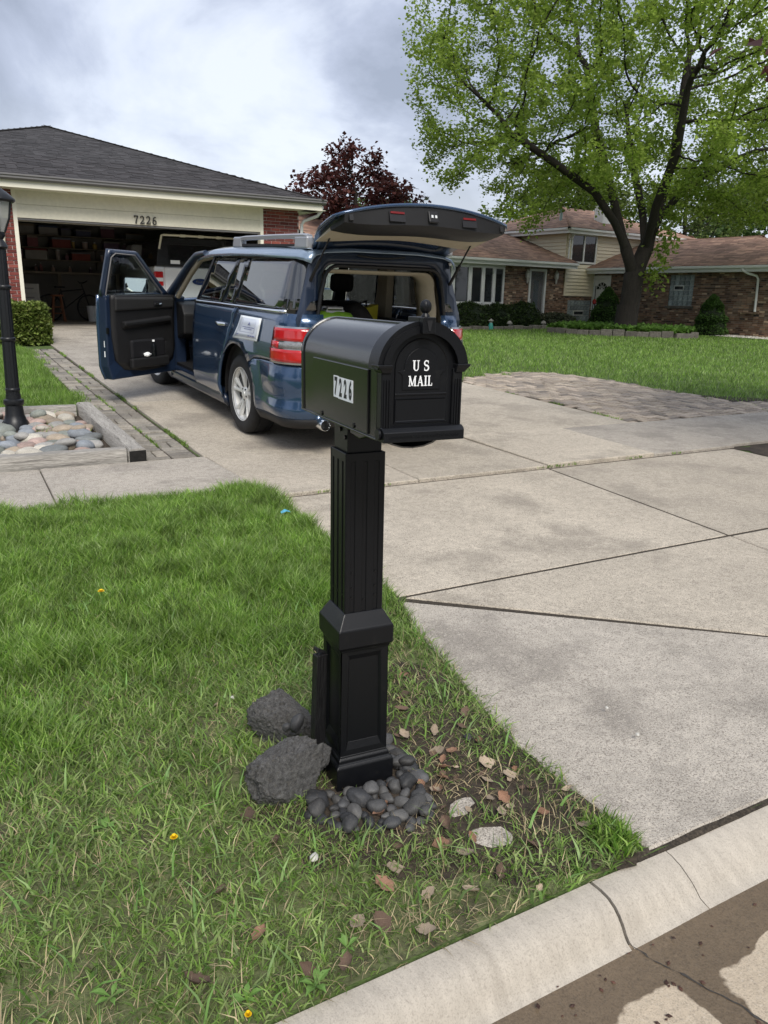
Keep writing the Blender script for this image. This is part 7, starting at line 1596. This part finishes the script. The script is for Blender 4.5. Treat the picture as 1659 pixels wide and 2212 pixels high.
# magnetic sign on the quarter panel
sgm = lambda o_: (lambda s, z: bodymap(s, z, o_ + .02 * max(0, (z - .88)) * 0, -1))
sq_ = [(-.030, .865), (.515, .882), (.575, 1.075), (.10, 1.068)]
m_sign = mat('sign_vinyl', (.62, .66, .74), .3, var=.04, vs=5, coat=.4); m_signw = mat('sign_border', (.80, .84, .86), .35, var=.02); m_signt = mat('sign_print', (.14, .16, .34), .5, var=.1); m_signl = mat('sign_line', (.36, .39, .50), .5, var=.05)
sg = panel('magnetic_sign', m_signw, car, sq_, mp_=sgm(.014), thick=.004, h=.06)
def sgq(u0, v0, u1, v1):
    f = lambda u, v: (lerp(lerp(sq_[0][0], sq_[1][0], u), lerp(sq_[3][0], sq_[2][0], u), v), lerp(lerp(sq_[0][1], sq_[1][1], u), lerp(sq_[3][1], sq_[2][1], u), v)); return [f(u0, v0), f(u1, v0), f(u1, v1), f(u0, v1)]
panel('sign_face', m_sign, sg, sgq(.06, .09, .94, .92), mp_=sgm(.0155), thick=.001, h=.08)
for q in ((.20, .32, .208, .85), (.80, .32, .808, .85), (.20, .315, .808, .328)): panel('sign_frame_line', m_signl, sg, sgq(*q), mp_=sgm(.0170), thick=.001, h=.2)
for q in ((.25, .525, .42, .55), (.44, .525, .61, .55), (.63, .525, .78, .55), (.34, .445, .69, .47), (.12, .175, .19, .215), (.58, .155, .655, .20), (.68, .155, .74, .20), (.765, .155, .87, .20)): panel('sign_lettering', m_signt, sg, sgq(*q), mp_=sgm(.0172), thick=.001, h=.2)
for a in ([(.47, .62), (.51, .76), (.535, .76), (.50, .62)], [(.525, .70), (.56, .62), (.59, .62), (.545, .73)]):
    pts_a = [sgq(u, v, u, v)[0] for u, v in a]; panel('sign_emblem', m_signt, sg, pts_a, mp_=sgm(.0172), thick=.001, h=.2)

# ------------------------------------------------------------------ tailgate
th = R_(20); HL = Vector((0, -.96, 1.625)); el_ = Vector((0, -math.cos(th), math.sin(th))); et_ = Vector((0, math.sin(th), math.cos(th)))
gate = empty('tailgate', (0, 0, 0)); gate.parent = car
def gm(t0, bulge=.05): return lambda x, l: HL + Vector((x, 0, 0)) + el_ * (l - .05 * (x / .7) ** 2 * min(1, l / .4)) + et_ * (t0 + bulge * math.sin(math.pi * min(1, max(0, (l + .05) / .95))) - .075 * (x / .7) ** 2)
go = [(-.60, -.02), (.60, -.02), (.66, .18), (.72, .42), (.755, .70), (.765, .77), (.72, .815), (.55, .83), (-.55, .83), (-.72, .815), (-.765, .77), (-.755, .70), (-.72, .42), (-.66, .18)]
gw = [(-.50, .10), (.50, .10), (.57, .36), (-.57, .36)]
panel('outer_skin', m_blue_p, gate, go, [gw], mp_=gm(.055), thick=.02, h=.07); panel('rear_glass', m_priv, gate, gw, mp_=gm(.05), thick=.004, h=.1)
gi = [(-.58, .0), (.58, .0), (.66, .36), (.68, .70), (.62, .80), (-.62, .80), (-.68, .70), (-.66, .36)]
panel('inner_frame', m_navy, gate, gi, [[(-.48, .12), (.48, .12), (.555, .35), (-.555, .35)]], mp_=gm(.010, .05), thick=.03, h=.07)
# thick lower trim: a bowed box
rings = []; rings2 = []
for x in np.linspace(-1, 1, 15):
    k = 1 - .82 * abs(x) ** 3.2; f = gm(0, .05); xx = x * .70; ct = lambda l, t: f(xx, l) + et_ * t
    rings.append([ct(.575, .0), ct(.58, -.122 * k), ct(.735, -.130 * k), ct(.79, -.095 * k), ct(.815, .035)]); rings2.append([ct(.30, -.005), ct(.31, -.055 * k), ct(.572, -.119 * k), ct(.573, .0)])
b = MB(); b.loft(rings); trim = b.build('inner_trim', m_trim, gate, smooth=40); b = MB(); b.loft(rings2); b.build('upper_panel', m_beige, gate, smooth=40)  # beige band colours in the sky seen through the tinted rear glass
end_rot = Matrix((Vector((1, 0, 0)), el_, et_)).transposed()
f = gm(0, .05)
for x in (-.30, .33):
    rec = MB(); rec.box(f(x, .806) + et_ * -.035, (.13, .012, .070), end_rot); ro_ = rec.build('trim_recess', m_ink, trim); rf = MB(); rf.box(f(x, .816) + et_ * -.008, (.115, .006, .014), end_rot); rf.build('red_reflector', m_redd, ro_)
lc = MB(); lc.box(f(.0, .810) + et_ * -.035, (.085, .018, .085), end_rot); lo_ = lc.build('latch', m_ink, trim, bevel=.008)
for dx_ in (-.016, .016): q = MB(); q.box(f(dx_, .822) + et_ * -.034, (.016, .006, .020), end_rot); q.build('latch_spot', m_clear, lo_)  # two small pale blocks on the latch
nb_ = MB(); nb_.box(f(.655, .80) + et_ * .0, (.03, .03, .04), end_rot); nb_.build('bump_stop', m_trim, gate); nb_ = MB(); nb_.box(f(-.655, .80) + et_ * .0, (.03, .03, .04), end_rot); nb_.build('bump_stop', m_trim, gate)
for s in (-1, 1):
    a = f(s * .635, .43) + et_ * -.03; c = Vector((s * .655, -1.05, 1.40)); m_ = a.lerp(c, .5); st_ = MB().tube([a, m_], .007, 8).build('strut_rod', m_steel_dk, gate); MB().tube([m_, c], .013, 8).build('strut_cylinder', m_trim, gate)
for s in (-.45, .45): q = MB(); q.box((s, -.99, 1.60), (.09, .08, .06)); q.build('hinge', m_navy, gate, bevel=.01)
ws = MB(); ws.tube([(-.25, -1.06, 1.60), (-.10, -1.09, 1.585), (.05, -1.10, 1.59), (.18, -1.07, 1.605)], .008, 6); ws.build('wiring_loom', m_trim, gate)

# ------------------------------------------------------------------ driver door, opened
PH = R_(58)
dm4 = Matrix.Translation((-.855, 2.285, 0)) @ Matrix.Rotation(-PH, 4, 'Z')
door_o = empty('driver_door', (0, 0, 0)); door_o.parent = car; door_o.matrix_local = dm4
# door space: runs along -y from the hinge, outside is -x
def dmap(out): return lambda d, z: Vector((-.015 - out + inset_d(z) - (.02 if z < .9 else 0) * 0, -d, z))
do_ = [(.0, .275), (.97, .265), (1.0, .40), (1.0, 1.12), (.0, 1.10)]
panel('outer_panel', m_blue_p, door_o, do_, mp_=dmap(.03), thick=.02, h=.08, off=1)
# shell between skin and trim
sh = MB(); sh.loft([[(-.035 + inset_d(z), -d, z) for d, z in do_ for z in (z,)], [(.055 + inset_d(z), -d * .985 - .005, z) for d, z in do_]]); sh.build('door_shell', m_navy, door_o, bevel=.012)
it = [(.06, .42), (.20, .335), (.55, .325), (.80, .36), (.90, .46), (.935, .70), (.94, 1.075), (.94, 1.125), (.02, 1.115), (.02, .55)]
panel('inner_trim', m_trim, door_o, it, mp_=lambda d, z: Vector((.075 + inset_d(z), -d, z)), thick=.03, h=.08, off=0)
MB().loft([[(.085, -.10, .90), (.135, -.10, .885), (.135, -.10, .845), (.085, -.10, .80)], [(.085, -.80, .86), (.145, -.80, .85), (.145, -.80, .815), (.085, -.80, .77)]]).build('armrest', m_trim, door_o, bevel=.012)
MB().loft([[(.085 + .02, -.05, 1.10), (.13, -.05, 1.08), (.12, -.05, .985), (.085, -.05, .97)], [(.085 + .02, -.90, 1.115), (.13, -.90, 1.09), (.12, -.90, .97), (.085, -.90, .95)]]).build('upper_panel', mat('soft_trim', (.022, .022, .022), .6, var=.1, vs=20, bump=.1, bs=200), door_o, bevel=.02)
pk = MB(); pk.box((.10, -.46, .56), (.05, .50, .20)); pk.build('map_pocket', m_ink, door_o, bevel=.02); MB().loft([[(.10, -.18, .36), (.155, -.18, .37), (.155, -.18, .47), (.10, -.18, .47)], [(.10, -.74, .36), (.155, -.74, .37), (.155, -.74, .47), (.10, -.74, .47)]]).build('pocket_lip', m_trim, door_o, bevel=.015)
hd = MB(); hd.box((.128, -.30, 1.035), (.008, .13, .055)); ho_ = hd.build('handle_bezel', m_ink, door_o, bevel=.006); MB().tube([(.134, -.26, 1.03), (.142, -.30, 1.025), (.134, -.345, 1.03)], .010, 6).build('inner_handle', m_chrome, ho_)
MB().lathe([(.10, -.004), (.10, .006), (.085, .010)], 24, (.105, -.17, .52), 'x').build('speaker', m_trim, door_o, smooth=40)
fr = [(.03, 1.11), (.60, 1.555), (.985, 1.565), (1.0, 1.11)]; gl_ = [(.15, 1.135), (.635, 1.515), (.935, 1.52), (.945, 1.125)]
panel('window_frame', m_navy, door_o, fr, [gl_], mp_=lambda d, z: Vector((-.005 + inset_d(z), -d, z)), thick=.05, h=.08, off=0)
panel('window_glass', m_winds, door_o, gl_, mp_=lambda d, z: Vector((.0 + inset_d(z), -d, z)), thick=.004, h=.15)
b = MB(); b.tube([(.022 + inset_d(z), -d, z) for d, z in [(.15, 1.135), (.64, 1.52), (.90, 1.53), (.95, 1.49), (.955, 1.12)]], .008, 6); b.build('frame_seal', m_gutr, door_o, smooth=60)
b = MB(); b.prism([(-.0, 1.10), (-.17, 1.11), (-.17, 1.25), ], .0, .03, 'x'); b.build('mirror_sail', m_trim, door_o)
mr = empty('wing_mirror', (-.17, -.30, 1.195)); mr.parent = door_o; mr.rotation_euler = (R_(-14), 0, R_(30)); MB().loft([[(-.12, .055, -.06), (.12, .055, -.06), (.12, .055, .07), (-.12, .055, .07)], [(-.135, -.0, -.085), (.13, -.0, -.085), (.13, -.0, .09), (-.135, -.0, .09)], [(-.13, -.045, -.08), (.125, -.045, -.08), (.125, -.045, .085), (-.13, -.045, .085)]]).build('mirror_shell', m_gloss, mr, bevel=.03, seg=3)
MB().box((0, -.049, .003), (.225, .006, .145)).build('mirror_glass', mat('mirror_silver', (.9, .92, .9), .02, metal=1., var=0), mr, bevel=.002)
MB().b2((.04, -.15, 1.115), (.06, -.93, 1.128)).build('sill_moulding', m_chrome, door_o)
MB().lathe([(.006, 1.12), (.006, 1.15)], 8, (.07, -.84, 0)).build('lock_button', m_trim, door_o)
for z0, z1 in ((.98, 1.02), (.88, .965), (.60, .665), (.50, .56)): MB().b2((.012, -.992 - .0, z0), (.032, -.9945, z1)).build('service_label', m_white, door_o)
MB().b2((.06, -.975, .74), (.09, -.99, .80)).build('door_latch', m_steel_dk, door_o)
bt = empty('water_bottle', CM @ dm4 @ Vector((.135, -.40, .475))); tag(bt, 'small clear water bottle in the driver door pocket', 'bottle'); MB().lathe([(.030, 0), (.032, .02), (.030, .05), (.032, .08), (.030, .11), (.012, .145), (.012, .16)], 16).build('bottle_body', tint('bottle_plastic', (.75, .80, .80), .8, 1.4), bt, smooth=40); MB().lathe([(.014, .155), (.014, .175)], 12).build('cap', m_white, bt)
ts = rock_mesh('tissue', 3, m_white, .35, 3.3, 1.6, 0, .08); o = link('crumpled_tissue', ts); o.matrix_world = CM @ dm4 @ Matrix.Translation((.135, -.50, .50)) @ Matrix.Diagonal((.025, .05, .022, 1)); tag(o, 'crumpled white tissue beside the bottle in the driver door pocket', 'tissue')

# ------------------------------------------------------------------ luggage in the back
m_green = mat('lime_fabric', (.20, .42, .03), .6, var=.2, vs=14, bump=.3, bs=40); m_yelf = mat('yellow_plastic', (.60, .55, .04), .5, var=.1); m_redf = mat('maroon_fabric', (.12, .015, .015), .8, var=.2, vs=15)
def in_car(name, loc, lab, cat, rz=0.): o = empty(name, mat4=CM @ Matrix.Translation(loc) @ Matrix.Rotation(rz, 4, 'Z')); return tag(o, lab, cat)
bx_ = in_car('cargo_tote', (-.28, -.74, .722), 'dark plastic tote under the lime green bag in the cargo area', 'tote'); MB().loft([[(-.27, -.17, 0), (.27, -.17, 0), (.27, .17, 0), (-.27, .17, 0)], [(-.29, -.19, .27), (.29, -.19, .27), (.29, .19, .27), (-.29, .19, .27)]]).build('tub', m_trim, bx_, bevel=.02); MB().b2((-.30, -.20, .268), (.30, .20, .295)).build('lid', m_seat, bx_, bevel=.01)
bg_ = in_car('lime_bag', (-.33, -.78, 1.017), 'lime green soft bag with a grey carry handle in the wagon cargo area', 'bag'); me_ = rock_mesh('bag_body', 4, m_green, .22, 8.8, 1.4, 0, .04); o = link('bag_body', me_, bg_); o.scale = (.20, .13, .085); o.location = (0, 0, .07)
q = MB(); q.tube([(-.07, -.05, .13), (-.07, -.055, .165), (.07, -.055, .165), (.07, -.05, .13)], .012, 8); q.tube([(-.07, .04, .13), (-.07, .045, .165), (.07, .045, .165), (.07, .04, .13)], .012, 8); q.box((0, -.005, .135), (.17, .12, .02)); q.build('carry_handle', m_rail, bg_, smooth=50)
bb_ = in_car('black_bag', (.06, -.45, .722), 'black duffel bag with a red base in the wagon cargo area', 'bag'); o = link('bag_body', rock_mesh('duffel', 4, m_seat, .2, 5.5, 1.3, 0, .03), bb_); o.scale = (.24, .18, .22); o.location = (0, 0, .24); o = link('red_base', rock_mesh('duffel2', 3, m_redf, .15, 9.5, 1.3, 0, .02), bb_); o.scale = (.30, .20, .17); o.location = (.02, 0, .16)
yv = in_car('yellow_case', (.27, -.20, .722), 'yellow plastic case behind the black duffel bag', 'case', .3); MB().loft([[(-.10, -.06, 0), (.14, -.06, 0), (.14, .06, 0), (-.10, .06, 0)], [(-.12, -.05, .40), (.18, -.05, .46), (.18, .05, .46), (-.12, .05, .40)]]).build('case_body', m_yelf, yv, bevel=.01); MB().tube([(-.04, 0, .41), (-.04, 0, .46), (.06, 0, .49), (.06, 0, .43)], .01, 6).build('grip', m_trim, yv)
dk_ = in_car('dark_jacket', (-.42, -.30, .722), 'dark jacket heaped behind the lime bag', 'jacket'); o = link('cloth', rock_mesh('jacket', 4, m_seat, .35, 15.5, 1.5, 0, .05), dk_); o.scale = (.20, .22, .30); o.location = (0, 0, .24); MB().tube([(.0, -.20, .40), (.10, -.22, .34), (.18, -.2, .22)], .014, 6).build('white_cord', m_white, dk_)
tn = in_car('tan_roll', (-.44, -.60, 1.06), 'tan rolled blanket lying behind the lime bag', 'blanket', .2); MB().lathe([(.0, -.16), (.05, -.15), (.055, 0), (.05, .15), (.0, .16)], 14, axis='x').build('roll', mat('tan_cloth', (.45, .28, .16), .8, var=.2), tn, smooth=50); MB().lathe([(.057, -.02), (.057, .02)], 14, axis='x').build('strap', m_redf, tn)
# ------------------------------------------------------------------ the rest of the street: behind the camera and to the left (seen in reflections)
lh = empty('ranch_house', (-13.5, 11.5, 0)); tag(lh, 'low tan brick ranch house on the lot left of the driveway', 'house')
hz0 = gz(-10, 11)
MB().b2((-4, -4.5, hz0 - .3), (4, 5.5, hz0 + 2.6)).build('wall', mat('tan_brick_wall', (.20, .15, .11), .9, var=.3, vs=6, vs2=40, bump=.3), lh)
b = MB(); P4 = [(-4.6, -5.1), (4.6, -5.1), (4.6, 6.1), (-4.6, 6.1)]; b.add([(p[0], p[1], hz0 + 2.6) for p in P4] + [(0, -1, hz0 + 4.5), (0, 2, hz0 + 4.5)], [(0, 1, 4), (1, 2, 5, 4), (2, 3, 5), (3, 0, 4, 5), (3, 2, 1, 0)]); b.build('roof', m_shingi, lh)
for y in (-2.5, 1.0, 3.6):
    w_ = MB().b2((4.0, y - .6, hz0 + .9), (4.05, y + .6, hz0 + 2.2)).build('window', m_wtrim, lh); MB().b2((4.05, y - .52, hz0 + .98), (4.06, y + .52, hz0 + 2.12)).build('pane', m_pane, w_)
for x, y, z in ((.5, 0, 4.6),): MB().lathe([(.08, hz0 + 4.2), (.08, hz0 + 4.7), (.16, hz0 + 4.72), (.02, hz0 + 4.85)], 10, (x, y, 0)).build('roof_vent', m_gutr, lh)
def far_house(x, y, lab, rz):
    r = empty('street_house', (x, y, -.1), rz); tag(r, lab, 'house'); MB().b2((-6.5, -4, 0), (6.5, 4, 2.8)).build('wall', MATS['tan_brick_wall'], r)
    b = MB(); P4 = [(-7.1, -4.6), (7.1, -4.6), (7.1, 4.6), (-7.1, 4.6)]; b.add([(p[0], p[1], 2.8) for p in P4] + [(-2.6, 0, 4.7), (2.6, 0, 4.7)], [(0, 1, 5, 4), (1, 2, 5), (2, 3, 4, 5), (3, 0, 4), (3, 2, 1, 0)]); b.build('roof', m_shingi, r)
    for k in (-4, 0, 4): w_ = MB().b2((k - .8, 4, .9), (k + .8, 4.05, 2.2)).build('window', m_wtrim, r); MB().b2((k - .7, 4.05, 1.0), (k + .7, 4.06, 2.1)).build('pane', m_pane, w_)
far_house(-7, -24, 'brick ranch house across the street', .05); far_house(13, -25, 'second brick ranch house across the street', -.05)
t0 = simple_tree('street_tree', 'leafy street tree across the road', (3.0, -17.0), 9, (3.0, -17.0, 6.2), (4.2, 4.2, 3.6), 420, 9000, .34, lm_far, .25, 71, .4, .9, .55, group='street trees across the road')
for x, y, a, s in ((-10, -17.5, 1.0, 1.1), (15, -17.0, 2.2, .95), (27, -15, 3.1, 1.15), (-22, -14, 4.0, 1.2)):
    c = copy_tree(t0); c.location = (x, y, 0); c.rotation_euler = (0, 0, a); c.scale = (s, s, s)
